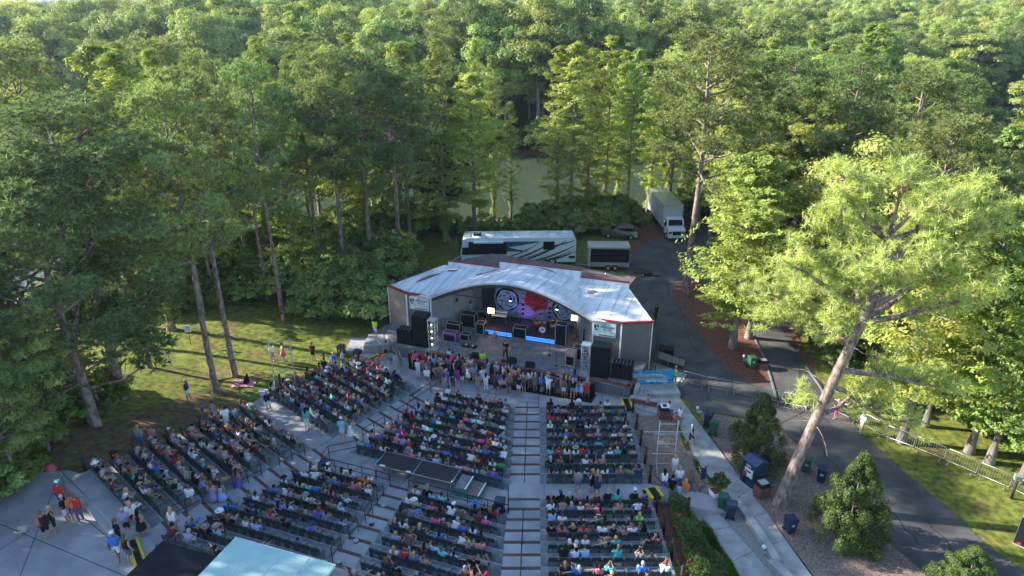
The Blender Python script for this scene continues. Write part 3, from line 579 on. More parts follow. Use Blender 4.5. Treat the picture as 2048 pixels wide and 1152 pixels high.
# roof surface (back wall follows it)
b=MB(); nx_,ny_=56,14; xs_=np.linspace(-12.05,12.05,nx_*1+1)
def roofz(x,y):
    t=np.clip(y/7.,0,1); w=7.3-.42*y if y>0 else 7.3; A=2.3-(2.3-1.05)*t
    c=math.cos(pi*x/(2*w)) if abs(x)<w else 0.
    return 4.5+A*max(0,c)**.95+.03*max(0,y)
q=MB(); q.vprism([(-4.7,DK)]+[(-4.7+9.4*k/24,roofz(-4.7+9.4*k/24,5.6)-.2) for k in range(25)]+[(4.7,DK)],5.53,5.68); q.build('back_wall',M['innerd'],st)
def xlim(y): return 12.05-(12.05-9.05)*np.clip((y-1.0)/6.,0,1) if y>1 else (7.3 if y<0 else 9.7+2.35*np.clip(y/1.0,0,1))
ysr=[-.35,0,.35,.7,1.0,1.6,2.3,3,3.8,4.6,5.4,6.2,7.0]; V=[];F=[]
for y in ysr:
    xl=float(xlim(y)); 
    for k in range(nx_+1):
        x=-xl+2*xl*k/nx_; V.append((x,y,roofz(x,y)))
n=nx_+1
for j in range(len(ysr)-1):
    for k in range(nx_): F.append((j*n+k,j*n+k+1,(j+1)*n+k+1,(j+1)*n+k))
b.add(V,F,0,True)
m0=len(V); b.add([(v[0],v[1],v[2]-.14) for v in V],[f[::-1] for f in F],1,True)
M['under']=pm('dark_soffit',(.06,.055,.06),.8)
for k in range(nx_): b.f.append([k,k+m0,k+1+m0,k+1][::-1]); b.m.append(2); b.sm.append(False)
for j in range(len(ysr)-1):
    for e in (0,nx_): b.f.append([j*n+e,(j+1)*n+e,(j+1)*n+e+m0,j*n+e+m0]); b.m.append(2); b.sm.append(False)
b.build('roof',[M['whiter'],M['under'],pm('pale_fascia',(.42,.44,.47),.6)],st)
b=MB()
for x0 in np.arange(-11,11.5,1.22):
    P=[]
    for y in np.linspace(-.3,6.9,14):
        if abs(x0)<float(xlim(y))-.05: P.append((x0,y,roofz(x0,y)+.012))
    for i in range(len(P)-1):
        a,c=Vector(P[i]),Vector(P[i+1]); b.add([a+Vector((-.022,0,0)),a+Vector((.022,0,0)),c+Vector((.022,0,0)),c+Vector((-.022,0,0))],[(0,1,2,3)])
b.build('roof_seams',pm('roof_seam_tar',(.30,.32,.34),.7),st)
# deep arch band behind the roof lip and rust pools on the roof
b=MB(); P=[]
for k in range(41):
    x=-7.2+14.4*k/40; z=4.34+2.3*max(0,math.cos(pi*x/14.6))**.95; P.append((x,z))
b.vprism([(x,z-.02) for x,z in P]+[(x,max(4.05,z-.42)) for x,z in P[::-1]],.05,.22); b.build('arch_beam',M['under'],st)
M['rust']=pm('rust_stain',(.25,.12,.09),.7,scale=6.)
def blob(cx,cy,rx,ry,sd_,rot=0): 
    q=random.Random(sd_); n=22; ph=[q.random()*6 for _ in range(3)]; o=[]
    for i in range(n):
        a=2*pi*i/n; r=1+.18*math.sin(2*a+ph[0])+.12*math.sin(3*a+ph[1])+.06*math.sin(5*a+ph[2]); x,y=rx*r*math.cos(a),ry*r*math.sin(a); o.append((cx+x*math.cos(rot)-y*math.sin(rot),cy+x*math.sin(rot)+y*math.cos(rot)))
    return o
for cx,cy,rx,ry,sd_,rot in ((-3.9,5.7,1.0,.35,1,0),(6.1,5.1,.45,.4,2,0),(-9.3,3.7,1.2,.3,3,1.1),(-7.7,5.9,.45,.25,4,.4),(1.6,6.5,.9,.16,5,0)):
    pl=blob(cx,cy,rx,ry,sd_,rot); b=MB(); b.add([(cx,cy,roofz(cx,cy)+.02)]+[(x,y,roofz(x,y)+.02) for x,y in pl],[(0,1+i,1+(i+1)%len(pl)) for i in range(len(pl))]); b.build('roof_stain',M['rust'],st)
# parapet and rear roof
for x0,x1,zt,zb in ((-8.6,-3.3,5.12,4.4),(-3.3,4.6,5.75,4.4),(4.6,9.1,5.12,4.4)):
    wall('parapet',x0,7.08,x1,7.08,zb,zt,.14,M['whiter']); wall('parapet_cap',x0-.03,7.08,x1+.03,7.08,zt+.001,zt+.11,.24,M['red'])
b=MB(); b.add([(-8.3,7.18,4.75),(9.0,7.18,4.75),(9.3,10.3,4.5),(2.0,10.3,4.95),(-5.2,10.0,5.3),(-8.5,8.6,4.6)],[(0,1,2,3,4,5)]); b.add([(-8.3,7.18,4.55),(9.0,7.18,4.55),(9.3,10.3,4.3),(2.0,10.3,4.75),(-5.2,10.0,5.1),(-8.5,8.6,4.4)],[(5,4,3,2,1,0)]); 
for i in range(6): b.f.append([i,6+i,6+(i+1)%6,(i+1)%6]); b.m.append(1); b.sm.append(False)
b.build('rear_roof',[pm('brown_gravel_roof',(.17,.13,.12),.95,scale=1.5,c2=(.10,.08,.075),bump=.3,detail=8.),M['red']],st)
for x,y in ((-1,8.4),(3.4,8.6),(6.6,8.8)): MB().tube([(x,y,4.7),(x,y,5.15)],.06).build('vent_pipe',M['steel'],st)
b=MB().box((12.4,1.4,.5),(.06,.06,1.0)); 
# stage ceiling lamps (part of the shell's fixed rig)
MB().tube([(-6,1.0,4.55),(6,1.0,4.55)],.03).build('light_bar',M['blackm'],st)
lit=pm('lamp_lens_lit',(1,.9,.7),.4,emit=(1,.85,.55),es=6.)
for x,on in ((-5.2,0),(-3.9,0),(-.55,1),(2.1,0),(3.7,1)):
    z=4.2 if abs(x)>3 else 4.4
    o=empty('stage_lamp',S(x,2.2 if on else 1.0,z),SA,None); tag(o,{-5.2:'black stage spotlight hanging at far left under the arch',-3.9:'black spotlight second from the left under the arch',-.55:'lit spotlight above the left white rose of the backdrop',2.1:'unlit black spotlight between the two lit ones',3.7:'lit spotlight high on the right under the arch'}[x],'spotlight','spotlights under the stage roof')
    MB().tube([(0,0,.0),(0,-.13,-.14),(0,-.2,-.24)],[.09,.12,.14],8).build('housing',M['blackm'],o); MB().tube([(0,-.205,-.245),(0,-.215,-.262)],.11,8).build('lens',lit if on else M['glass'],o)
    MB().tube([(0,0,.06),(0,0,.35 if abs(x)>3 else .12)],.02).build('bracket',M['blackm'],o)
# signs
M['signp']=pm('sign_panel_pale',(.55,.72,.68),.5,scale=3.,var=.12); M['navyink']=pm('navy_ink',(.015,.03,.12),.6,var=0)
for sgn,lab in ((-1,'pale radio station sign on the left wing of the stage, under red trim'),(1,'pale radio station sign on the right wing of the stage, beside speakers')):
    x=-8.42 if sgn<0 else 8.32
    o=empty('radio_sign',S(x,-.13,3.72),SA,lab,'sign','radio signs on the stage wings')
    MB().box((0,0,0),(1.86,.04,1.24)).build('panel',M['signp'] if sgn>0 else pm('sign_panel_white',(.72,.76,.76),.5,scale=3.),o)
    text(o,'THE',.17,M['ink'],(-.02,-.026,.40)); text(o,'PENGUIN',.265,M['navyink'],(.22,-.026,.17),bold=.006); text(o,'98.3 FM',.22,M['ink'],(.22,-.026,-.06))
    b=MB()
    for r in range(2):
        xx=-.4
        while xx<.78: w=rnd.uniform(.03,.09); b.box((xx+w/2,-.024,-.16-.34*r+ (0 if r==0 else .0)),(w,.008,.035 if r==0 else .11)); xx+=w+.035
    b.build('fine_print',M['navyink'],o)
    # round bird-head emblem: black cap, white face, dark glasses and a bow
    b=MB(); b.vprism(blob(-.68,.22,.17,.26,8),-.03,-.021); b.build('emblem',M['ink'],o)
    e=MB(); e.vprism(blob(-.63,.18,.10,.17,9),-.038,-.031); e.build('emblem_face',M['signp'],o)
    e=MB(); e.box((-.62,-.041,.24),(.24,.006,.06)); e.box((-.58,-.041,.14),(.14,.006,.035)); e.box((-.68,-.041,-.04),(.28,.006,.07)); e.build('emblem_glasses',M['ink'],o)
# backdrop banner with roses
o=empty('backdrop_banner',S(.95,4.9,DK+.2),SA,'large backdrop cloth with red rose between two pale roses and loudspeakers','backdrop')
bw=MB(); bw.vprism([(-3.9,0),(3.9,0),(3.9,2.9),(3.0,3.35),(1.2,3.75),(-1.5,3.9),(-3.0,3.6),(-3.9,3.3)],-.02,.02); bw.build('cloth',pm('grey_blue_print',(.28,.33,.46),.8,scale=2.5,c2=(.16,.19,.28),detail=8.),o)
pale=pm('pale_petal',(.45,.52,.75),.8); dark=pm('dark_print',(.015,.018,.035),.8); redp=pm('red_petal',(.42,.02,.02),.8); redd=pm('deep_red_print',(.16,.008,.012),.8); slate=pm('slate_print',(.32,.37,.5),.8)
def flat(name,pl,y,m): 
    b=MB(); b.vprism(pl,y-.003,y+.003); return b.build(name,m,o)
def ring(cx,cz,r,y,m,n=32): flat('printed_ring',[(cx+r*math.cos(2*pi*i/n),cz+r*math.sin(2*pi*i/n)) for i in range(n)],y,m)
def rose(cx,cz,r,y,c1,c2,sd_):
    rr=r;k=0; q=random.Random(sd_)
    while rr>.1:
        nn=28; ph=q.random()*6; pl=[(cx+rr*(1+.07*math.sin(5*2*pi*i/nn+ph))*math.cos(2*pi*i/nn)+q.uniform(-.02,.02),cz+rr*(1+.07*math.sin(5*2*pi*i/nn+ph))*math.sin(2*pi*i/nn)) for i in range(nn)]
        flat('printed_petal',pl,y-.008*k,c1 if k%2==0 else c2); rr*=.76 if k%2==0 else .93; cx+=q.uniform(-.03,.03); k+=1
for cx in (-2.75,2.75):
    cz=1.75 if cx<0 else 1.5; ring(cx,cz,1.28,-.03,slate); ring(cx,cz,1.18,-.038,dark); rose(cx,cz-.08,1.0,-.046,pale,dark,5+int(cx>0))
rose(0.05,2.1,1.12,-.05,redp,redd,9)
for i in range(6): flat('printed_petal',blob(.05+.85*math.cos(i*1.05+.3),2.1+.85*math.sin(i*1.05+.3),.38,.36,20+i),-.046,redp)
flat('printed_panel',[(-1.35,.2),(-1.05,.2),(-1.05,3.4),(-1.35,3.4)],-.034,slate); flat('printed_panel',[(1.22,.2),(1.55,.2),(1.55,3.2),(1.22,3.2)],-.034,slate)
for x in (-1.2,1.38):
    for z in (.5,.95,1.4): ring(x,z,.15,-.045,dark,12)
    for z in (2.0,2.5,2.9): flat('printed_panel',[(x-.1,z),(x+.1,z),(x+.1,z+.12),(x-.1,z+.12)],-.045,dark)
for z,x in ((3.1,-3.0),(3.25,-2.2),(3.0,-2.2)): flat('printed_panel',[(x-.35,z),(x+.35,z),(x+.35,z+.06),(x-.35,z+.06)],-.034,pale)
# ---------------------------------------------------------------- stage equipment
def thing(name,x,y,z,label,cat,group=None,rz=0.): return empty(name,S(x,y,z),SA+rz,label,cat,group)
def truss(name,loc,rz,w,h,label,grp,mat=None,lights=False):
    o=empty(name,loc,rz,label,'truss tower',grp); b=MB(); c=[(-w/2,-w/2),(w/2,-w/2),(w/2,w/2),(-w/2,w/2)]
    for x,y in c: b.tube([(x,y,0),(x,y,h)],.028,6)
    b.build('upright_tubes',mat or M['alu'],o); b=MB(); n=int(h/w/.75)
    for i in range(n):
        z0,z1=h*i/n,h*(i+1)/n
        for k in range(4):
            p,q=c[k],c[(k+1)%4]; 
            if (i+k)%2: p,q=q,p
            b.tube([(*p,z0),(*q,z1)],.015,4); b.tube([(*c[k],z1-.03),(*c[(k+1)%4],z1-.03)],.018,4)
    b.build('lattice',mat or M['alu'],o); MB().box((0,0,.015),(w+.25,w+.25,.03)).build('base_plate',M['alu'],o)
    MB().box((0,0,h+.03),(w+.12,w+.12,.05)).build('top_plate',M['alu'],o)
    if lights:
        for i in range(4): MB().sphere((.02,-w/2-.02,.5+i*.62),.055,8,5).build('small_lamp',lit,o)
    return o
truss('truss_tower',S(-5.95,-2.75,DK),SA,.62,2.7,'aluminium truss tower with small lamps at the left side of the stage','truss towers flanking the stage',lights=True)
truss('truss_tower',S(7.45,-3.05,DK),SA,.62,2.7,'aluminium truss tower by the black speakers at the right stage edge','truss towers flanking the stage')
def speaker(name,x,y,z,w,d,h,lab,grp,n=2):
    o=thing(name,x,y,z,lab,'loudspeaker',grp)
    MB().box((0,.02,h/2),(w,d,h)).build('cabinet',M['black'],o)
    for i in range(n): MB().box((0,-d/2,h*(i+.5)/n),(w*.9,.05,h/n*.88)).build('grille',M['blacks'],o)
    b=MB()
    for sx in (-1,1): b.box((sx*(w/2+.012),0,h*.5),(.02,.3,.1))
    b.build('side_handles',M['steel'],o); return o
speaker('main_speaker_stack',-7.15,-2.45,DK,1.35,1.1,2.9,'tall black main loudspeaker stack on the left of the stage','tall main speakers beside the stage')
speaker('main_speaker_stack',8.6,-2.75,DK,1.45,1.1,2.75,'tall black main loudspeaker stack on the right of the stage','tall main speakers beside the stage')
for x0,n,lab in ((-9.35,5,'low black subwoofer stack with ribbed top left of the stage'),(9.5,6,'low black subwoofer stack with ribbed top right of the stage')):
    o=thing('subwoofer_stack',x0,-2.5,DK,lab,'loudspeaker','low subwoofer stacks beside the stage')
    for i in range(n):
        q=MB().bx(i*.28,i*.28+.26,-.45,.5,0,1.35); q.build('cabinet',M['black'],o); MB().bx(i*.28+.03,i*.28+.07,-.4,.45,1.352,1.375).build('edge_rail',M['steel'],o)
def led(b,x0,x1,y,z0): pass
ledm=pm('blue_led_panel',(.02,.1,.3),.5,emit=(.06,.30,1.),es=.55,scale=14.,c2=(.0,.02,.08)); 
def riser(x,y,w,d,lab):
    o=thing('stage_riser',x,y,DK,lab,'stage riser','risers with blue lit fronts'); MB().box((0,0,.25),(w,d,.5)).build('platform',M['blacks'],o)
    MB().box((0,0,.51),(w+.02,d+.02,.02)).build('top_board',pm('riser_top_board',(.06,.04,.07),.5),o)
    for z in (.11,.25,.39): MB().box((0,-d/2-.02,z),(w,.03,.075)).build('light_strip',ledm,o)
    return o
riser(-1.4,2.45,2.5,2.6,'keyboard riser with blue lit front on the left of the stage'); riser(2.5,2.5,2.6,2.8,'drum riser with blue lit front in the middle right of the stage')
def keyb(x,y,z,lab):
    o=thing('keyboard',x,y,z,lab,'keyboard',rz=.05); b=MB().box((0,0,.95),(1.35,.36,.10)); b.build('upper_body',M['white'],o); MB().box((0,-.05,1.004),(1.25,.2,.012)).build('keys',pm('ivory_keys',(.7,.7,.68),.4),o)
    MB().box((.1,.28,1.2),(1.2,.3,.09)).build('second_keyboard',M['white'],o)
    b=MB(); [b.tube([(sx*.5,-.15,0),(-sx*.1+sx*.5,.25,1.15)],.02) for sx in (-1,1)]; [b.tube([(sx*.5,.3,0),(sx*.5,-.15,.9)],.02) for sx in (-1,1)]; b.build('stand',M['blackm'],o)
keyb(-1.7,2.3,DK+.52,'white stage keyboards on a black stand on the left riser')
def drums(x,y,z):
    o=thing('drum_kit',x,y,z,'drum kit with copper toms and white bass drum head','drum kit')
    MB().tube([(-.0,-.45,.32),(0,.02,.32)],.31,18).build('bass_drum',pm('copper_shell',(.35,.12,.06),.3,.3),o)
    MB().tube([(0,-.47,.32),(0,-.452,.32)],.29,18).build('drum_head',M['white'],o); MB().box((.02,-.475,.34),(.2,.008,.16)).build('head_print',M['red'],o)
    for dx,dy,dz,r in ((-.3,-.05,.85,.19),(.1,-.05,.88,.18),(.75,.35,.5,.26),(-.7,.3,.55,.22)):
        d_=MB().tube([(dx,dy,dz-.22),(dx,dy,dz)],r,14).build('tom_drum',pm('copper_shell',(.35,.12,.06),.3,.3),o)
        MB().tube([(dx,dy,dz+.001),(dx,dy,dz+.014)],r*.98,14).build('drum_skin',pm('drum_skin_pink',(.7,.5,.45),.5),d_)
    for dx,dy,dz,r in ((-.85,-.15,1.15,.24),(.65,-.1,1.25,.26),(-.35,.5,1.35,.24),(1.05,.3,1.1,.2)):
        c_=MB().tube([(dx,dy,dz-.02),(dx,dy,dz),(dx,dy,dz+.02)],[r,r*.5,.03],14).build('cymbal',pm('brass_cymbal',(.6,.45,.15),.3,.9),o); MB().tube([(dx,dy,0),(dx,dy,dz-.02)],.014,5).build('cymbal_stand',M['steel'],c_)
    MB().tube([(0,.75,.0),(0,.75,.45),(0,.75,.5)],[.03,.04,.17],10).build('drum_stool',M['black'],o)
drums(2.45,2.35,DK+.52)
def amp(x,y,z,w,d,h,lab,edge='white',name='guitar_amplifier',face=None,rz=0.,cat='amplifier'):
    o=thing(name,x,y,z,lab,cat,rz=rz); MB().box((0,0,h/2),(w,d,h)).build('cabinet',face or M['black'],o)
    e=MB()
    for sx in (-1,1):
        e.box((sx*w/2,-d/2,h/2),(.05,.05,h)); e.box((sx*w/2,d/2,h/2),(.05,.05,h)); e.box((0,sx*d/2,h),(w,.05,.05)); e.box((sx*w/2,0,h),(.05,d,.05)); 
    e.box((0,-d/2,.03),(w,.05,.05)); e.build('edge_trim',M['steel' if edge!='white' else 'alu'],o); MB().box((0,-d/2-.005,h*.45),(w*.82,.02,h*.6)).build('grille_cloth',M['blacks'],o)
    for k in range(3): MB().tube([(w*(-.25+.25*k),-.05,h+.02),(w*(-.25+.25*k),-.05,h+.07)],.025,6).build('knob',M['steel'],o)
    return o
amp(.55,1.55,DK,1.15,.7,1.0,'pale edged amplifier between the two risers'); amp(-3.05,1.2,DK,.75,.7,1.05,'small dark rack left of the keyboard riser')
amp(-5.1,-1.0,DK,1.15,.7,.85,'purple flight case at front left beside the truss tower',face=M['purple'],name='flight_case',cat='flight case'); amp(-5.3,.3,DK,1.3,.6,1.1,'black double amplifier behind the purple flight case'); amp(-3.9,-.4,DK,.8,.6,.6,'low black amplifier right of the purple flight case')
amp(4.35,1.35,DK,.95,.7,2.0,'tall black amplifier tower right of the drum riser'); amp(6.6,2.2,DK,1.0,.7,1.6,'black speaker cabinet at the back right of the stage'); amp(-4.6,2.2,DK,1.3,.8,1.3,'dark equipment cabinet at the back left of the stage',name='equipment_cabinet',cat='cabinet')
amp(-4.0,4.3,DK,.9,.6,.8,'grey loudspeaker cabinet in the back left corner',face=M['siding']); amp(6.0,-1.9,DK,.75,.8,1.25,'mixing rack with pale lid at the front right of the stage',face=pm('worn_wood_lid',(.45,.28,.2),.6),name='mixing_rack',cat='equipment rack')
amp(6.4,-.6,DK,.9,.7,1.1,'grey effects rack behind the mixing rack',name='effects_rack',cat='equipment rack')
# red cloth heap, pedal boards
o=thing('pedal_board',-3.1,-1.55,DK,'black pedal board lying on the left front of the deck','pedal board'); MB().box((0,0,.05),(1.3,.5,.08)).build('board',M['black'],o)
for k in range(6): MB().box((-.5+k*.2,0,.12),(.12,.2,.06)).build('pedal',[M['steel'],M['white'],M['blackm']][k%3],o)
o=thing('pedal_board',.75,-3.0,DK,'small black pedal board at the feet of the guitarist','pedal board'); MB().box((0,0,.04),(.8,.35,.06)).build('board',M['black'],o); [MB().box((-.25+k*.2,0,.1),(.12,.18,.06)).build('pedal',M['steel'],o) for k in range(3)]
def wedge(x,y,lab,rz=0.):
    o=thing('monitor_wedge',x,y,DK,lab,'stage monitor','floor monitors along the front of the deck',rz=rz); b=MB(); P=[(0,0),(.5,0),(.42,.38),(.1,.30)]
    w=.75; b.add([(-w/2,p[0],p[1]) for p in P]+[(w/2,p[0],p[1]) for p in P],[(0,1,2,3)[::-1],(4,5,6,7)[::-1][::-1],(0,4,5,1),(1,5,6,2),(2,6,7,3),(3,7,4,0)]); b.build('cabinet',M['black'],o); MB().box((0,.27,.36),(.6,.3,.02),rx=.25).build('grille',M['blacks'],o)
wedge(-1.9,-3.45,'black floor monitor left of the guitarist'); wedge(1.25,-3.3,'black floor monitor with a white sheet in front of the guitarist'); wedge(2.9,-3.5,'long black floor monitor right of the guitarist')
def guitar(parent,loc,rot,body,name='guitar_body'):
    h=empty('guitar',loc) if parent is None else None
def guitarthing(x,y,z,lab,bm_):
    o=thing('guitar',x,y,z,lab,'guitar'); b=MB(); b.vprism(blob(0,.30,.19,.22,31)[:],-.05,.05); b.build('body',bm_,o); MB().box((0,-.03,.75),(.055,.03,.62)).build('neck',pm('maple_neck',(.35,.2,.1),.5),o); MB().box((0,-.03,1.1),(.09,.03,.16)).build('headstock',M['black'],o)
    b=MB(); b.tube([(-.2,-.15,0),(0,.12,.5)],.015,5); b.tube([(.2,-.15,0),(0,.12,.5)],.015,5); b.tube([(0,.3,0),(0,.12,.5)],.015,5); b.build('stand',M['blackm'],o)
guitarthing(-1.6,.75,DK,'natural wood acoustic guitar on a stand before the keyboard riser',pm('spruce_top',(.5,.27,.12),.4)); guitarthing(-2.4,.75,DK,'dark electric guitar on a stand beside the acoustic guitar',pm('dark_guitar_body',(.04,.05,.09),.3)); guitarthing(5.2,2.6,DK,'amber guitar in a rack at the right of the drums',pm('amber_guitar_body',(.5,.2,.05),.4))
def mic(x,y,lab,boom=False,h=1.5):
    o=thing('microphone_stand',x,y,DK,lab,'microphone stand'); MB().tube([(0,0,.0),(0,0,.02)],.14,12).build('base',M['blackm'],o); MB().tube([(0,0,.02),(0,0,h)],.018,6).build('pole',M['blackm'],o)
    MB().tube([(0,0,h),(0,-.1,h+.08),(0,-.16,h+.12)],[.02,.025,.035],6).build('microphone',M['steel'],o)
mic(-2.6,-3.0,'microphone stand alone at the left front of the deck'); mic(.62,-3.35,'microphone stand in front of the guitarist'); mic(3.9,-.9,'microphone stand near the drum riser'); mic(4.9,-2.5,'microphone stand left of the mixing rack'); mic(-.6,1.0,'microphone stand at the keyboard riser')
glow=pm('lamp_glow_warm',(1,.7,.3),.4,emit=(1,.62,.22),es=9.); glow2=pm('lamp_cells_warm',(1,.8,.4),.4,emit=(1,.72,.32),es=5.)
for x,y,z,m,lab,tl in ((-2.35,1.9,2.0,glow,'brightly glowing square lamp on a stand at the left riser',.1),(5.0,3.3,1.75,glow2,'tilted square lamp with glowing cells right of the drums',.5)):
    o=thing('flood_lamp',x,y,DK,lab,'stage lamp'); MB().tube([(0,0,0),(0,0,z)],.02,6).build('stand',M['blackm'],o); MB().box((0,.04,z),(.62,.06,.56),mi=0).build('housing',M['blackm'],o)
    for i in range(3):
        for j in range(3): MB().box((-.19+.19*i,-.01,z-.17+.17*j),(.17,.03,.15)).build('lamp_cell',m,o)
pl=bpy.data.lights.new('lamp_light','POINT'); pl.energy=7; pl.color=(1,.6,.25); pl.shadow_soft_size=.3; q=bpy.data.objects.new('flood_lamp_light',pl); col.objects.link(q); q.location=S(-2.35,1.6,DK+2.0)
for x,y in ((-.1,3.6),(-.0,4.3)):
    pl=bpy.data.lights.new('uplight_light','SPOT'); pl.energy=14; pl.color=(.5,.15,1.); pl.spot_size=1.9; pl.shadow_soft_size=.1; q=bpy.data.objects.new('uplight_light',pl); col.objects.link(q); q.location=S(x,y-.6,DK+.35); q.rotation_euler=(R(115 if y<4 else 150),0,SA)
    if y<4: 
        o=thing('uplight',x,y-.5,DK,'purple uplight glowing at the foot of the backdrop','stage lamp'); MB().tube([(0,0,0),(0,0,.22)],.12,10).build('housing',M['black'],o); MB().tube([(0,0,.222),(0,0,.235)],.1,10).build('lens',pm('purple_lens',(.5,.1,.9),.4,emit=(.45,.12,1),es=6.),o)
# cables on the deck
for k,(pts,lab) in enumerate((([(-4.6,-.4),(-4.2,-1.2),(-3.5,-1.5),(-3.0,-.6),(-2.9,.7)],'black cable curling across the left of the deck'),([(4.4,-3.3),(5.2,-2.9),(5.4,-2.4),(6.0,-2.4)],'black cable looping at the right front of the deck'),([(7.5,-3.4),(9.2,-3.55),(11,-3.7)],'black cable running along the right edge of the deck'))):
    b=MB(); P=[Vector((*p,.02)) for p in pts]; Q=[]
    for i in range(len(P)-1):
        for t in range(5): Q.append(P[i].lerp(P[i+1],t/5)+Vector((math.sin(i*5+t)*.06,math.cos(i*5+t)*.06,0)))
    b.tube(Q,.018,5); tag(b.build('cable',M['black'],None,S(0,0,DK),SA),lab,'cable')
o=thing('cloth_heap',-3.75,2.6,DK,'crumpled red cloth on the deck at the back left','cloth'); b=MB(); b.sphere((0,0,.3),.4,12,7,sc=(1,.7,1.0)); b.sphere((.25,.1,.15),.3,10,6); b.build('folds',M['red'],o)
# barricade in front of deck and black mat
mat_=MB(); mat_.prism([S(-7.7,-4.2)[:2],S(8.7,-4.3)[:2],S(8.55,-5.55)[:2],S(2.2,-5.6)[:2],S(-1,-5.3)[:2],S(-7.2,-5.2)[:2]],.02,.05); tag(mat_.build('floor_mat',M['blacks']),'long black rubber mat laid in front of the stage','mat')
for i in range(13):
    x=-6.9+i*1.24; o=thing('crowd_barrier',x,-4.55,.05,'%s black steel barrier panel from the left, between crowd and stage'%ORD[i],'barrier','black barriers in front of the stage')
    MB().box((0,0,.55),(1.2,.03,1.05)).build('panel',M['blackm'],o); b=MB(); b.tube([(-.6,0,0),(-.6,0,1.12),(.6,0,1.12),(.6,0,0)],.025,6); b.tube([(-.55,0,.9),(-.5,.75,.02)],.02,5); b.tube([(.55,0,.9),(.5,.75,.02)],.02,5); b.build('frame',M['blackm'],o)

def cm(n,c,**k): return pm(n,c,.85,var=.12,scale=9.,**k)
SKIN=[pm('skin_light',(.50,.29,.22),.6,var=.06),pm('skin_tanned',(.38,.19,.13),.6,var=.06),pm('skin_brown',(.16,.08,.05),.6,var=.06)]
HAIR={'dark brown':cm('hair_dark_brown',(.03,.018,.012)),'black':cm('hair_black',(.01,.009,.009)),'light brown':cm('hair_light_brown',(.14,.075,.035)),'blond':cm('hair_blond',(.42,.27,.12)),'grey':cm('hair_grey',(.35,.34,.33)),'red':cm('hair_red',(.22,.05,.02))}
TOP={'w':('white',(.72,.73,.76)),'b':('blue',(.03,.16,.55)),'n':('navy',(.015,.025,.09)),'k':('black',(.012,.012,.014)),'r':('red',(.5,.02,.02)),'p':('pink',(.62,.16,.22)),'h':('hot pink',(.8,.05,.35)),'t':('turquoise',(.05,.42,.45)),'l':('light blue',(.28,.48,.72)),'g':('green',(.06,.22,.08)),'y':('pale yellow',(.55,.52,.22)),'o':('orange',(.75,.15,.03)),'m':('maroon',(.14,.02,.03)),'e':('grey',(.22,.22,.24)),'v':('purple',(.14,.09,.45)),'s':('skin toned',(.42,.22,.17)),'a':('aqua',(.15,.6,.62)),'i':('lime green',(.32,.75,.08)),'c':('lavender',(.33,.28,.5)),'z':('neon yellow',(.45,.85,.05)),'u':('olive',(.15,.15,.06)),'f':('brown',(.17,.09,.06))}
TM={k:cm('cloth_'+v[0].replace(' ','_'),v[1]) for k,v in TOP.items()}
BOT={'denim':cm('denim',(.06,.09,.18)),'khaki':cm('khaki',(.34,.27,.18)),'black':cm('black_cloth',(.013,.013,.015)),'white':cm('white_cloth',(.7,.7,.72)),'navy':cm('navy_cloth',(.02,.03,.08)),'pink':cm('pink_cloth',(.8,.06,.4)),'grey':cm('grey_cloth',(.2,.2,.22)),'olive':cm('olive_cloth',(.1,.11,.05)),'blue':cm('blue_cloth',(.04,.15,.5))}
PEOPLE=[]   # dicts collected first, built by distance afterwards
def person(loc,rz,pose_,top,label=None,bot=None,long=None,hair=None,hat=None,kind='shirt',leg=None,k=1.,group=None,grp_pos='',skin=None,keep=False):
    q=rnd.random; hair=hair or rnd.choice(['dark brown']*5+['black']*2+['light brown']*4+['blond']*3+['grey']*2+['red']); long=(q()<.5) if long is None else long
    PEOPLE.append(dict(loc=Vector(loc),rz=rz,pose=pose_,top=top,label=label,bot=bot or rnd.choice(['denim','denim','khaki','black','white','navy','grey']),long=long,hair=hair,hat=hat,kind=kind,leg=leg or rnd.choice(['shorts','shorts','shorts','pants']),k=k,group=group,gp=grp_pos,skin=skin if skin is not None else rnd.choice([0,0,0,1,1,1,2] if q()<.25 else [0,1,1]),keep=keep))
    return PEOPLE[-1]
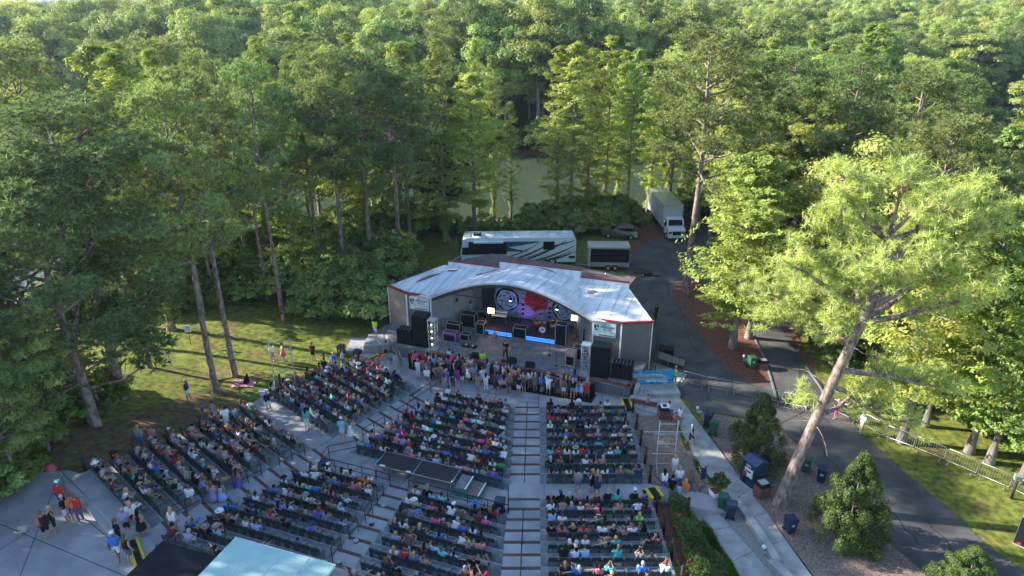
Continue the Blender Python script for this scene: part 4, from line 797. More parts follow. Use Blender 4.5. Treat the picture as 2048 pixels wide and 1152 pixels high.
# seated audience: one letter a seat, from the left as seen from the camera
OCC={'the front right block':["k...k...sw...","se.p.k.ps.g..","rsmw.bk.e..sw","wsse.kwp..b.s","ws.bs.ss.ss.s","..st.b.t.r.ne","trswr.b.wt.ks","ksk...ps.....","sswss.mw.s.gn"],
'the rear right block':["kkk.pemst..kn","ws.bssp.s..wm","lw....g...si.","ks.komwss.wk.","..w.w.st...km",".kwl...t..es.",".kb..st...b.w","w..k..m...w.."],
'the front middle block':["s.kw...k..m.s","kwe.lpnfwk.sw","w.pvegsw.eynsa","lmsbntkpawgesyc","krtmbwgsenwrlt","nbmpwakeysghrwl","esvhskwnwfegplbnw","pvkscrkwesbtnwomwgs","tbswk.esfnl.gmwpasvb","s..k.en.swpk.e.kbwtm"],
'the rear centre-left block':["wgw.yl..o.","nwwnsb.mss.w","wcyabe.s.w.",".bwcewsmg.l..","ew.bcl.sgv..l","b.kn.s.k..b..",".fk.sl....v..","bekl...n.....","m.c..k......."],
'the rear centre-right block':["wk.la...ekr.","sy..pmw..m.h.","..e..hm.sb.sk.","mwe.n..b.wsp..",".cf..slaw...ks","...w.bs....fsp.","..nk..e....wk..","m..c.s.....w...","k.b....s..uk...","....w....m....."],
'the front left block':["srpkse","kswrepk.s","wesbmk.sgwy","rsbkp.elwwsnk","pkstecswrsnbe","r.sclvkt.bcw.","rnwscem.kb.ws","wrcs.lk..tw.s."],
'the rear left block':["wsgks.wcs..sk","sl.psrkes..ks.","cfbsonsk.e.m..","ts.sbwl..rrk..",".pp..wwcs.tsk.","cs...w.w..t..s","sem.p...ltskc.",".csk.wb..s.k..","kc.sgtk.bw....","ek..s...w..s.."]}
for blk,i,o,d,n,rz in ROWS:
    st_=OCC[blk][i] if i<len(OCC[blk]) else ''
    cand=[(j,c) for j,c in enumerate(st_) if c!='.']; used=set(); seq=[]
    for j,c in cand:
        sidx=int(round(j*(n-1)/max(1,len(st_)-1)))
        while sidx in used and sidx<n-1: sidx+=1
        if sidx in used: continue
        used.add(sidx); seq.append((sidx,c))
    # dense rows have neighbours in more seats than letters
    dens=.72 if blk in('the front middle block','the front left block') else .7 if blk=='the rear left block' else 0.24
    for sidx in range(n):
        if sidx not in used and rnd.random()<dens*(.35 if n<len(st_)*1.15 else .8): used.add(sidx); seq.append((sidx,rnd.choice('wwssskkebnlmpcgrtfv')))
    seq.sort()
    for m_,(sidx,c) in enumerate(seq):
        p=o+d*(sidx*.54+rnd.uniform(-.05,.05)); hat=rnd.choice([None]*12+['cap','cap','hat'])
        q=person(p,rz+rnd.uniform(-.35,.35),rnd.choice(['sit','sit','clap','lean','recline' if blk.startswith('the rear') else 'sit']),c,hat=hat,k=rnd.uniform(.92,1.06) if rnd.random()<.93 else .75,kind='tank' if c=='s' or rnd.random()<.25 else 'shirt')
        q['pos']=(blk,i,m_,len(seq)); q['top']=c if c!='s' else rnd.choice('wkpesef')
# standing and other placed people: photo px of the feet, colour, pose, facing (deg from the stage direction)
def at(px,py,z=None):
    if z is None: p=G(px,py,.05); 
    elif z=='t': p=GT(px,py)
    else: p=G(px,py,z)
    return p
FR=[(828,735,'m'),(832,737,'h'),(837,756,'w'),(845,750,'p'),(850,743,'r'),(857,742,'w'),(855,772,'w'),(862,756,'f'),(869,747,'l'),(873,769,'f'),(879,742,'n'),(889,758,'k'),(889,783,'e','D'),(894,777,'v'),(907,784,'n'),(898,746,'p'),(906,741,'h'),(915,759,'k'),(925,773,'l','c'),(919,743,'e'),(900,730,'w'),(934,746,'t'),(937,764,'w','D'),(949,760,'k','D'),(956,781,'e','D'),(972,782,'w'),(965,770,'w'),(975,756,'l'),(984,767,'k'),(990,780,'m'),(993,762,'l'),(1000,780,'b'),(1008,761,'w'),(1008,788,'p'),(1021,760,'l'),(1019,786,'u'),(1035,770,'m'),(1037,789,'k'),(1047,784,'f'),(1059,776,'w'),(1070,782,'u'),(1085,784,'b'),(1097,782,'l'),(1105,785,'m'),(1115,787,'m'),(1123,788,'s'),(1131,791,'k'),(1138,790,'e'),(1151,792,'l','D'),(1162,793,'l','D'),(1173,795,'r','D'),(942,752,'w'),(1012,775,'f'),(1027,771,'s'),(866,762,'n'),(882,764,'s')]
q_=random.Random(3)
for k_ in range(34):
    t_=q_.random(); FR.append((int(836+338*t_+q_.randint(-3,3)),int(740+46*t_+q_.randint(-4,14)+k_*.01),q_.choice('wkkelnmspfbrwuc')))
FR=list({(f[0],f[1]):f for f in FR}.values())
FR.sort()
bodes=['shorts','skirt']
for k,e in enumerate(FR):
    x,y,c=e[:3]; x_='D' in e[3:]; ch='c' in e[3:]
    nm=TOP[c][0]
    lab='%s %s from the left, standing at the stage front'%(ORD[sum(1 for f in FR[:k] if f[2]==c and (('D' in f[3:])==x_) and (('c' in f[3:])==ch))],'child in '+nm if ch else ('person in %s dress'%nm if x_ else 'person in %s top'%nm))
    person(at(x,y,.055),rnd.uniform(-.6,.6)-.1,'wave' if (857,742)==(x,y) or rnd.random()<.1 else rnd.choice(['stand','hold','hold','stand']),c,lab,kind='dress' if x_ else rnd.choice(['shirt','tank']),long=True if x_ else None,k=.68 if ch else rnd.uniform(.93,1.05),group='people standing in front of the stage',bot='pink' if (915,759)==(x,y) else 'black' if (1008,788)==(x,y) else None,keep=True,leg='pants' if (x,y) in((972,782),(845,750)) else None,hair=None)
    if (x,y)==(972,782): PEOPLE[-1]['bot']='white'
zA=lambda x,y:HR(float(max(s_l(x,y),s_c(x,y),s_r(x,y))))
HW='person in neon yellow shirt and cap '
SP=[ # px,py,z,col,kind,leg,bot,pose,face,label,extra
(751,672,.1,'z','shirt','shorts','white','hold',20,'staff member in neon yellow shirt standing at the left stage ramp',{}),
(965,737,.05,'z','shirt','shorts','khaki','stand',180,'staff member in neon yellow shirt in the pit facing the crowd',{'hat':'cap'}),
(1349,769,.05,'z','shirt','pants','khaki','wave',100,'staff member in neon yellow shirt beside the blue banner',{'skin':2}),
(1011,717,DK,'k','shirt','pants','black','play',178,'guitarist in black shirt and cap playing at the front of the deck',{'hat':'cap','rz':SA+R(180)}),
(547,724,'t','w','shirt','pants','khaki','stand',-60,'man in white shirt and white cap standing on the lawn',{'hat':'cap'}),
(568,722,'t','s','dress','shorts','pink','stand',60,'person in pink dress facing the man in white on the lawn',{'top':'p'}),
(627,721,'t','m','shirt','shorts','black','hold',0,'person in maroon shirt and white cap on the shaded lawn',{'hat':'cap'}),
(651,752,'t','k','shirt','pants','black','stand',20,'person all in black standing at the edge of the lawn',{}),
(670,741,'t','b','shirt','shorts','navy','hold',0,'person in bright blue shirt near the round bin on the lawn',{}),
(686,735,'t','w','tank','shorts','blue','hold',80,'woman in white tank top and blue shorts by the lawn bin',{'long':True}),
(539,823,'t','k','shirt','shorts','white','hold',-40,'man in black shirt and white shorts at the top of the left block',{}),
(567,645,'t','p','dress','shorts','pink','stand',0,'small child in pink dress beside a pine trunk on the lawn',{'k':.6}),
(430,842,'t','c','dress','shorts','white','stand',0,'person in lavender dress standing at the edge of the lawn',{'k':.95}),
(406,830,'t','e','shirt','shorts','blue','stand',0,'toddler in grey shirt and turquoise shorts on the lawn',{'k':.55}),
(378,800,'t','n','shirt','shorts','white','hold',-90,'man in navy shirt and white shorts on the lawn under the big pine',{}),
(341,733,'t','w','shirt','shorts','black','stand',0,'child in white shirt in the shade of the big pine',{'k':.6}),
(285,897,'t','e','shirt','shorts','blue','stand',0,'person half hidden under the big pine near the left fence posts',{}),
(615,858,1.25,'t','tank','pants','white','stand',10,'woman in teal top and long white skirt on the cross walkway',{'kind2':1,'long':True}),
(686,878,1.25,'a','shirt','shorts','white','stand',0,'man in aqua shirt and grey cap beside the aisle railing',{'hat':'cap'}),
(703,882,1.25,'w','dress','shorts','white','wave',0,'woman in white dress raising an arm beside the aisle railing',{'long':True}),
(97,1077,3.96,'r','tank','shorts','black','stand',-60,'man in red tank top and black shorts with a backpack',{'hair':'light brown','bag':1}),
(113,1066,3.96,'k','tank','shorts','black','hold',40,'woman in black tank top and shorts facing the man in red',{'hair':'blond','long':True}),
(137,1043,3.96,'k','shirt','shorts','white','stand',-100,'man in black printed shirt and light shorts by the upper wall',{}),
(128,1015,3.96,'r','shirt','shorts','red','stand',0,'man in red shirt highest up beside the upper wall',{'hat':'cap','bot':'navy'}),
(152,1040,3.96,'o','tank','shorts','denim','stand',-60,'person in orange top between the men by the upper wall',{'hair':'red'}),
(163,1043,3.96,'r','tank','pants','denim','stand',-60,'person in red tank top and jeans beside the ramp rail',{'hair':'light brown'}),
(238,1120,3.96,'b','shirt','shorts','white','walk',-20,'man in bright blue shirt and light shorts walking on the upper plaza',{'hat':'cap'}),
(262,1125,3.96,'k','tank','shorts','denim','stand',20,'woman in black tank top and denim shorts beside the man in blue',{'long':True}),
(287,1073,3.96,'k','dress','shorts','black','stand',0,'woman in dark patterned dress nearest the left block',{'long':True}),
(271,1056,3.96,'w','shirt','shorts','black','walk',-30,'woman in white blouse and black skirt on the upper plaza',{'hair':'blond','long':True}),
(258,1070,3.96,'c','shirt','shorts','black','stand',0,'person in lavender top behind the woman in the black top',{'hair':'blond'}),
(243,1092,3.96,'k','shirt','shorts','black','hold',40,'person in black shirt in the middle of the plaza group',{}),
(352,1068,3.7,'w','tank','shorts','khaki','stand',0,'woman in white top at the end of the rear left rows',{'long':True}),
(386,1020,3.,'e','shirt','shorts','khaki','lean',0,'man in white shirt and khaki shorts bending in the rear left rows',{'top':'w','pose2':'hold'}),
(430,1012,2.7,'c','dress','shorts','white','stand',0,'woman in lavender dress in the left aisle',{'long':True}),
(448,1012,2.6,'l','dress','shorts','white','stand',0,'woman in light blue dress in the left aisle',{'long':True}),
(480,985,2.2,'v','dress','shorts','white','stand',20,'woman in dark patterned dress at the middle of the left aisle',{'long':True}),
(310,896,2.6,'p','shirt','shorts','black','stand',0,None,{}),
(455,855,1.9,'w','shirt','pants','white','stand',-30,'man in white shirt and trousers behind the rear left rows',{'pose2':'stand'}),
(763,741,.05,'s','tank','shorts','white','walk',30,'woman in pale top walking on the plaza left of the crowd',{'top':'p','long':True}),
(774,717,.05,'e','shirt','shorts','black','stand',0,'person in grey shirt standing near the steps left of the stage',{}),
(783,729,.05,'t','shirt','shorts','denim','stand',0,'child in turquoise shirt near the steps left of the stage',{'k':.7}),
(1155,984,1.22,'e','shirt','shorts','grey','stand',0,'man in grey shirt standing on the cross walkway right of the aisle',{}),
(1184,984,1.22,'k','tank','shorts','black','hold',-60,'woman in black top standing on the cross walkway',{'long':True}),
(1193,986,1.22,'n','dress','shorts','navy','stand',20,'blond woman in navy patterned dress on the cross walkway',{'hair':'blond','long':True}),
(1294,822,.11,'s','tank','shorts','denim','walk',-20,'red haired child in denim shorts near the steps right of the stage',{'hair':'red','k':.85,'top':'p'}),
(1336,836,.11,'w','shirt','pants','pink','stand',90,'person in white shirt and pink trousers beside the brick stand',{'k':.85}),
(1349,853,.11,'r','shirt','shorts','grey','hold',120,'child in red shirt beside the brick stand',{'k':.72,'top':'o'}),
(1358,853,.11,'w','tank','shorts','khaki','stand',60,'woman in white tank top and khaki shorts near the brick stand',{}),
(1342,844,.11,'v','shirt','shorts','navy','hold',100,'child in blue shirt crouching at the brick stand',{'k':.62}),
(1380,890,.11,'n','dress','shorts','navy','walk',120,'bald person in long navy dress on the sidewalk',{'hair':'grey'}),
(1326,984,.6,'w','tank','shorts','blue','walk',0,'woman in white tank top and blue shorts by the rope barrier',{'hair':'black','long':True}),
(1347,953,.3,'w','tank','shorts','white','stand',180,'blond woman in white top at the top of the chip bed',{'hair':'blond','long':True}),
(1356,978,.2,'w','shirt','shorts','blue','stand',180,'person in white shirt with back to the chip bed',{}),
(1341,996,.2,'k','shirt','shorts','black','walk',40,'person in black shorts in the group by the rose bushes',{}),
(1357,1000,.13,'l','shirt','shorts','blue','stand',0,'child in light blue shirt in the group by the rose bushes',{'k':.75}),
(1377,985,.13,'f','shirt','pants','denim','stand',20,'man in checked shirt and jeans beside the footpath',{}),
(1368,1003,.13,'s','tank','shorts','khaki','stand',30,'woman with long blond hair next to the rose bushes',{'hair':'blond','long':True,'top':'o'}),
(1404,971,.2,'n','shirt','shorts','navy','hold',-40,'bald man in navy shirt and shorts at the edge of the sidewalk',{'hair':'grey'}),
(1488,966,.11,'r','shirt','pants','black','hold',30,'child in red jersey at the dark clothing bin',{'k':.68}),
(1670,838,.03,'k','tank','shorts','pink','hold',-60,'woman in black top and pink shorts on the road by the barriers',{'long':True}),
(1721,866,.03,'w','shirt','pants','khaki','lean2',-100,'person in white shirt leaning on the steel barrier',{'pose2':'hold'}),
(1311,640,.03,'k','shirt','pants','black','stand',-40,'person all in black beside the right side of the stage building',{}),
(492,768,'t','k','tank','shorts','black','sit0',0,'woman in black sitting on the picnic blanket under the pines',{'long':True}),
]
for px,py,z,c,kind,leg,bot,ps,fc,lab,ex in SP:
    p=at(px,py,z)
    if ps=='lean2': ps='hold'
    rz=R(-fc)+0
    if ps=='sit0': p=p+Vector((0,0,-.42)); ps='lean'
    if ps=='lean' and ex.get('pose2'): ps=ex['pose2']
    person(p,ex.get('rz',rz),ps,ex.get('top',c),lab,bot=ex.get('bot',bot),long=ex.get('long',False),hair=ex.get('hair'),hat=ex.get('hat'),kind=kind,leg=leg,k=ex.get('k',1.),skin=ex.get('skin'),keep=True)
    PEOPLE[-1]['bag']=ex.get('bag'); PEOPLE[-1]['guitar']=ps=='play'
camp=Vector((0,0,CH))
vis=[p for p in PEOPLE]
for p in vis: p['d']=(p['loc']-camp).length-(100 if p['keep'] else 0)
vis.sort(key=lambda p:p['d']); IND=vis[:296]; REST=vis[296:]
usedlab={}
def seatlabel(p):
    blk,i,m_,n=p['pos']; a='%s person from left in %s row of %s'%(ORD[m_],ORD[i],blk.replace('the ',''))
    return a+', %s top'%TOP[p['top']][0]
def setm(o,m):
    o.material_slots[0].link='OBJECT'; o.material_slots[0].material=m
for p in IND:
    P=POSES[p['pose']]; lab=p['label'] or (seatlabel(p) if 'pos' in p else 'person in pink shirt at the end of a row beside the lawn'); r=link('person',P['body'],None,p['loc'],p['rz']); r.scale=(p['k'],)*3
    tag(r,lab,'person',p['group'] or ('seated audience' if 'pos' in p else None)); setm(r,SKIN[p['skin']])
    if p['kind']=='dress' and 'dress' in P: a=link('dress',P['dress'],r); setm(a,TM[p['top']])
    else:
        a=link('shirt' if p['kind']=='shirt' else 'tank_top',P['shirt' if p['kind']=='shirt' else 'tank'],r); setm(a,TM[p['top']])
        a=link('shorts' if p['leg']=='shorts' else 'trousers',P[p['leg']],r); setm(a,BOT[p['bot']])
    a=link('hair',P['hairL' if p['long'] else 'hairS'],r); setm(a,HAIR[p['hair']])
    if p['hat']: a=link('brim_hat' if p['hat']=='hat' else 'cap',P[p['hat']],r); setm(a,rnd.choice([TM['w'],TM['e'],TM['n'],BOT['khaki'],TM['k'],TM['r'],TM['b'],TM['f']]))
    if p.get('bag'): b=MB(); b.box((0,-.24,1.2),(.32,.2,.45)); tag(b.build('backpack',M['blacks'],None,p['loc'],p['rz']),'black backpack worn by the man in the red tank top','backpack')
    if p.get('guitar'):
        g=empty('guitar',p['loc'],p['rz'],'brown electric guitar held by the guitarist on the front of the deck','guitar'); T=Matrix.Rotation(R(72),4,'Y')
        b=MB(); b.vprism(blob(0,0,.16,.22,31),-.025,.025); q=b.build('body',pm('sunburst_guitar',(.45,.18,.05),.3),g,(.13,.21,1.03)); q.rotation_euler=(0,R(-72),0)
        q=MB().box((0,0,.5),(.05,.025,.62)).build('neck',pm('maple_neck',(.35,.2,.1),.5),g,(.13,.21,1.03)); q.rotation_euler=(0,R(-72),0); q=MB().box((0,0,.86),(.08,.025,.15)).build('headstock',M['black'],g,(.13,.21,1.03)); q.rotation_euler=(0,R(-72),0)
# the rest of the audience, too many to count one by one
MATS=[]; MI={}
def mid(m):
    if m.name not in MI: MI[m.name]=len(MATS); MATS.append(m)
    return MI[m.name]
cache={}
def arr(me):
    if me.name not in cache:
        V=np.zeros(len(me.vertices)*3,np.float32); me.vertices.foreach_get('co',V); L=np.zeros(len(me.loops),np.int32); me.loops.foreach_get('vertex_index',L)
        n=np.zeros(len(me.polygons),np.int32); me.polygons.foreach_get('loop_total',n); cache[me.name]=(V.reshape(-1,3),L,n)
    return cache[me.name]
AV=[];AL=[];AN=[];AM=[];off=0
for p in REST:
    P=POSES[p['pose']]
    parts=[(P['body'],SKIN[p['skin']]),(P['shirt' if p['kind']=='shirt' else 'tank'],TM[p['top']]),(P[p['leg']],BOT[p['bot']]),(P['hairL' if p['long'] else 'hairS'],HAIR[p['hair']])]
    if p['hat']: parts.append((P[p['hat']],rnd.choice([TM['w'],TM['n'],BOT['khaki'],TM['k'],TM['e'],TM['f']])))
    c,s_=math.cos(p['rz']),math.sin(p['rz']); Rm=np.array([[c,-s_,0],[s_,c,0],[0,0,1]],np.float32)*p['k']
    for me,mt in parts:
        V,L,n=arr(me); AV.append(V@Rm.T+np.array(p['loc'][:],np.float32)); AL.append(L+off); AN.append(n); AM.append(np.full(len(n),mid(mt),np.int32)); off+=len(V)
if REST:
    me=rawmesh('audience_crowd',np.concatenate(AV),np.concatenate(AL),np.concatenate(AN),MATS,np.concatenate(AM),True)
    tag(link('audience_crowd',me),'dense seated audience filling the rows farther from the camera, in mixed clothes','crowd',kind='stuff')
print('people',len(PEOPLE),'individual',len(IND))

# ---------------------------------------------------------------- railings, posts, furniture
def rail(pts,lab,group=None,h=.95,mat=None,mid_=True,name='handrail',posts=None,rad=.028,loops=False):
    """pts: world points on the ground"""
    o=empty(name,pts[0],0,lab,'railing',group); P=[Vector(p)-Vector(pts[0]) for p in pts]; m=mat or M['rail']
    up_=Vector((0,0,h)); MB().tube([p+up_ for p in P],rad,6).build('top_rail',m,o)
    if mid_: MB().tube([p+up_*.5 for p in P],rad*.8,6).build('lower_rail',m,o)
    n=posts or len(P)
    for k in range(n):
        t=k/(n-1)*(len(P)-1); i=min(int(t),len(P)-2); q=P[i].lerp(P[i+1],t-i); MB().tube([q,q+up_],rad,6).build('rail_post',m,o)
    return o
def ep(E,s,off=0.,z=None): p=E(s); return Vector((p.x+off,p.y,HR(s) if z is None else z))
mid2=lambda E1,E2,s,f=.5:(lambda p:Vector((p.x,p.y,HR(s))))(E1(s).lerp(E2(s),f))
rail([mid2(Rl,Rs,s) for s in (.2,5,9.6)],'long low black rail down the middle of the main aisle, front section',None,.85,mid_=False,posts=5)
rail([mid2(Rl,Rs,s) for s in (13.6,15.5)],'short black rail in the main aisle just behind the cross walkway',None,.85,mid_=False,posts=2)
rail([mid2(Rl,Rs,s) for s in (16.2,21.)],'black rail in the main aisle of the rear section nearest the camera',None,.85,mid_=False,posts=4)
rail([ep(Cl,s,.0,1.22) if 0 else Vector((*(Cl(12.1).lerp(Ml(12.1),f))[:],1.22)) for f in (.0,.5,1.0)],'black railing along the front of the rear middle block, left part',None,.9,posts=6)
rail([Vector((*(Mr(12.2).lerp(Cr(12.2),f))[:],1.22)) for f in (.0,.5,1.0)],'black railing along the front of the rear middle block, right part',None,.9,posts=6)
a_=Cr(12.2); rail([Vector((a_.x,a_.y,1.22)),Vector((a_.x-.02,a_.y+1.3,1.22))],'short black railing beside the blue bin at the main aisle',None,1.05,posts=2)
a_=Cl(12.1); rail([Vector((a_.x,a_.y,1.22)),Vector((a_.x+.2,a_.y+1.0,1.22)),Vector((a_.x+1.9,a_.y+1.6,1.22))],'black railing bending round the blue bin on the left of the walkway',None,1.0)
for k,s in enumerate((13.6,15.4,17.3,19.2,21.2)):
    q=mid2(Ml,Mr,s,.12); q2=mid2(Ml,Mr,s+1.0,.12); rail([q,q2],'%s short black handrail down the narrow aisle, counted from the walkway'%ORD[k],'short handrails in the narrow aisle',.95)
    MB_=MB().tube([(0,0,0),(0,0,.22)],.13,10); o_=empty('ash_urn',q2+Vector((.35,-.15,0)),0,'%s small black urn in the narrow aisle, counted from the walkway'%ORD[k],'urn'); MB_.build('bowl',M['blackm'],o_); MB().tube([(0,0,.22),(0,0,.25)],[.15,.15],10).build('rim',M['steel'],o_)
for k,(s0,s1) in enumerate(((-.4,2.2),(3.0,5.2),(6.6,8.8),(12.6,14.6),(16.,18.),(20.,22.))):
    if s0<0:
        q=[G(*u) for u in ((820,812),(862,786),(886,770))]
    else: q=[mid2(Lr,La,s,.85 if k<3 else .12) for s in (s0,(s0+s1)/2,s1)]
    rail(q,'%s black double railing along the left aisle, counted from the stage'%ORD[k],'railings along the left aisle',.95)
# wooden posts with rope at the outer edges
def post(p,h,lab,grp): 
    o=empty('fence_post',p,0,lab,'post',grp); MB().tube([(0,0,-.3),(0,0,h)],[.09,.085],8).build('shaft',M['post'],o); MB().tube([(0,0,h),(0,0,h+.05)],[.10,.05],8).build('cap',M['post'],o); return o
pL=[(650,737),(563,782),(404,868),(340,893),(274,920),(198,952),(170,938)]
for k,(x,y) in enumerate(pL):
    q=GT(x,y); q.z=float(gz(q.x,q.y,.06)); post(q,1.45,'%s dark timber post along the left edge of the seating, from the stage'%ORD[k],'timber posts at the left edge')
pr=[]
for k,s in enumerate((.3,2.6,4.9,7.2,9.4,12.2,14.6,17,19.4)):
    q=Rr(s); q=Vector((q.x+.15,q.y,HR(s))); pr.append(q); post(q,1.1,'%s black post along the right edge of the seating, from the stage'%ORD[k],'black posts at the right edge')
for k in (0,1,2,3,5,6,7):
    p,q=pr[k]+Vector((0,0,.95)),pr[k+1]+Vector((0,0,.95)); b=MB(); b.tube([p.lerp(q,t/6)-Vector((0,0,.35*(1-(2*t/6-1)**2))) for t in range(7)],.025,5); tag(b.build('rope',M['blackm']),'black rope sagging between the %s and %s right edge posts'%(ORD[k],ORD[k+1]),'rope','ropes at the right edge')
q0=pr[5]; q1=Vector((10.4,31.9,.95)); post(q1,1.0,'black post holding a chain across the footpath beside the rose bushes',None)
b=MB(); b.tube([(pr[4]+Vector((.1,-.5,.9))).lerp(q1+Vector((0,0,.9)),t/6)-Vector((0,0,.3*(1-(2*t/6-1)**2))) for t in range(7)],.025,5); tag(b.build('chain',M['blackm']),'black chain closing the footpath beside the rose bushes','chain')
# yellow black edge covers
def hazard(px,py,z,rz,L,lab,w=.5):
    p=G(px,py,z); o=empty('hazard_ramp',p,rz,lab,'cable ramp'); MB().box((0,0,.10),(w*.5,L,.2)).build('core',M['black'],o)
    for s_ in (-1,1): MB().box((s_*w*.38,0,.12),(w*.22,L*1.01,.22)).build('yellow_edge',M['yellow'],o)
hazard(742,722,.02,R(-42),3.2,'yellow and black ramp on the ground left of the stage'); hazard(1254,812,.02,R(3),1.4,'yellow and black stand at the front right corner of the seats',.8)
hazard(1308,990,1.22,R(15),.9,'yellow and black box at the right end of the cross walkway',.9); hazard(275,1112,3.95,R(38),2.2,'yellow edged ramp in front of the control booth',.55); hazard(808,676,DK,SA+R(-20),1.0,'yellow striped edge beside the left truss tower')
# bins
def bin_(px,py,z,rz,mat,lab,grp='wheeled bins',sc=1.):
    o=empty('wheeled_bin',G(px,py,z),R(rz),lab,'bin',grp); b=MB(); w,d,h=.56,.62,1.0
    b.box((0,0,h/2+.05),(w,d,h),0,0); 
    for i in range(len(b.v)):
        x,y,zz=b.v[i]; f=.82 if zz<.5 else 1.08; b.v[i]=(x*f,y*f,zz)
    b.build('body',mat,o); l_=MB(); l_.box((0,-.02,h+.09),(w*1.16,d*1.14,.07)); l_.box((0,-.02,h+.14),(w*1.0,d*.95,.05)); l_.build('lid',mat,o)
    MB().tube([(-.24,d*.6,h+.02),(.24,d*.6,h+.02)],.02,6).build('handle',mat,o); MB().box((0,-d/2*1.0-.01,.72),(.22,.02,.16)).build('badge',M['alu'],o)
    for sx in (-1,1): MB().tube([(sx*.22,d*.42,.12),(sx*.29,d*.42,.12)],.12,10).build('wheel',M['rubber'],o)
    o.scale=(sc,)*3; return o
for a in ((1415,852,.04,150,'binB','blue wheeled bin behind the green one beside the sidewalk'),(1426,868,.04,150,'binG','green wheeled bin in front of a blue one beside the sidewalk'),(1502,735,.04,10,'binG','green wheeled bin on the straw median next to a brick grill'),(1611,942,.04,-30,'binG','green wheeled bin at the roadside behind the leaning pine'),(1641,962,.04,-30,'binB','blue wheeled bin at the roadside half behind a shrub'),(1443,1018,.08,160,'binG','green wheeled bin beside the white planter on the gravel'),(1460,1034,.08,160,'binB','blue wheeled bin on the gravel next to the green one'),(1578,1063,.05,10,'binB','blue wheeled bin alone on the wood chips near the leaning pine'),(652,950,1.22,-10,'binB','blue wheeled bin behind the railing on the left of the walkway'),(1000,1028,1.22,-10,'binB','blue wheeled bin beside the main aisle on the walkway'),(716,722,.03,-20,'binB','dark blue round shouldered bin on the plaza by the lawn'),(684,712,0.,-20,'binG','very dark bin with lid on the lawn edge')): bin_(a[0],a[1],a[2],a[3],M[a[4]],a[5],sc=.93)
# steel barriers
def barrier(p,q,lab,short=False):
    p,q=Vector(p),Vector(q); d=q-p; L=d.length; o=empty('steel_barrier',p,math.atan2(d.y,d.x),lab,'barrier','steel crowd barriers across and beside the road')
    b=MB(); r_=.028; b.tube([(.05,0,.18),(.05,0,1.0),(.12,0,1.1),(L-.12,0,1.1),(L-.05,0,1.0),(L-.05,0,.18),(.05,0,.18)],r_,6); b.build('frame',M['steel'],o)
    b=MB(); n=int(L/.15)
    for i in range(1,n): b.tube([(.05+(L-.1)*i/n,0,.18),(.05+(L-.1)*i/n,0,1.1)],.012,4,cap=False)
    b.build('bars',M['steel'],o)
    for x in (.25,L-.25): b=MB(); b.tube([(x,-.32,0),(x,-.25,.05),(x,0,.2),(x,.25,.05),(x,.32,0)],.022,5); b.build('foot',M['steel'],o)
bl=[(1363,765),(1411,777),(1461,786),(1512,797),(1563,808),(1614,819),(1660,826),(1716,847),(1768,876),(1827,898),(1888,923),(1952,951),(2018,980),(2090,1012)]
bl[6]=(1662,822)
lk=[]
for k in range(len(bl)-1):
    barrier(G(*bl[k],.03),G(*bl[k+1],.03 if k<7 else 0.02),'%s steel barrier of the line starting at the stage corner'%ORD[k])
barrier(G(1196,788,.03),G(1248,800,.03),'dark steel barrier standing by the steps right of the stage')
barrier(G(790,700,.03),G(803,735,.03),'dark steel barrier closing the gap left of the stage'); 
rail([S(12.3,-1.0,.05),S(12.9,3.0,.05),S(12.2,5.0,.05)],'black fence along the right side of the stage building',None,1.1,posts=5)
rail([S(-9.6,-4.3,.05),S(-11.4,-3.0,.05),S(-12.6,-.8,.05)],'grey handrail curving up the left stage ramp',None,1.0,mat=M['steel'],posts=4)
rail([G(*u) for u in ((745,655),(700,625),(650,597),(600,578))],'pale railing crossing the lawn behind the bushes at the left',None,1.0,mat=M['steel'],posts=8)
# side ramp (left) and steps (right)
b=MB(); b.prism([S(-11.3,-1.3)[:2],S(-10.2,-3.1)[:2],S(-13.6,-4.6)[:2],S(-14.4,-2.2)[:2]],.0,.35); b.prism([S(-11.2,-1.2)[:2],S(-10.1,-3.0)[:2],S(-12.2,-3.9)[:2],S(-12.9,-1.7)[:2]],.0,.7); tag(b.build('stage_side_steps',M['conc']),'broad concrete steps leading up to the left side of the deck','steps')
o=empty('stage_steps',S(12.1,-3.4,0),SA,'small concrete stair with brick side at the right front corner of the deck','steps')
for k in range(4): MB().bx(-.55+k*.32,-.25+k*.32+.02,-.9,.6,0,.95-.22*k).build('step',M['conc2'],o)
MB().bx(-.7,1.3,-1.25,-.95,0,.5).build('side_wall',M['bricks'],o); MB().bx(-.75,1.35,-1.3,-.9,.502,.58).build('coping',M['conc2'],o)
b=MB(); b.prism([S(11.5,-3.9)[:2],S(15.0,-2.6)[:2],S(14.4,-1.0)[:2],S(11.6,-1.9)[:2]],.02,.42); tag(b.build('low_wall',M['conc2']),'low concrete ledge under the blue banner','wall')
# blue banner
p0,p1=G(1258,768,.45),G(1347,768,.43); d=p1-p0; o=empty('banner',p0,math.atan2(d.y,d.x),'blue water pattern banner with white lettering on a ledge right of the stage','banner'); L=d.length
wv=pm('banner_water_print',(.03,.42,.62),.5,scale=3.,c2=(.01,.09,.32),detail=8.,stretch=(1,1,3),lo=.42,hi=.58); MB().box((L/2,0,.62),(L,.03,1.2)).build('panel',wv,o)
MB().vprism([(.35,.3),(.25,.95),(2.95,.82),(3.05,.28),(1.6,.42)],-.032,-.018).build('scroll',pm('scroll_print',(.32,.35,.42),.6,scale=4.),o)
text(o,'SweetWater',.42,pm('banner_letter_blue',(.06,.14,.3),.6,var=0),(1.62,-.036,.50),bold=.004,ex=.002)
wt_=pm('banner_letter_white',(.8,.85,.9),.6,var=0)
for k,t_ in enumerate(("DON'T","FLOAT THE","MAINSTREAM!")): text(o,t_,.27,wt_,(L-1.35,-.022,.72-.26*k),bold=.006,ex=.002)
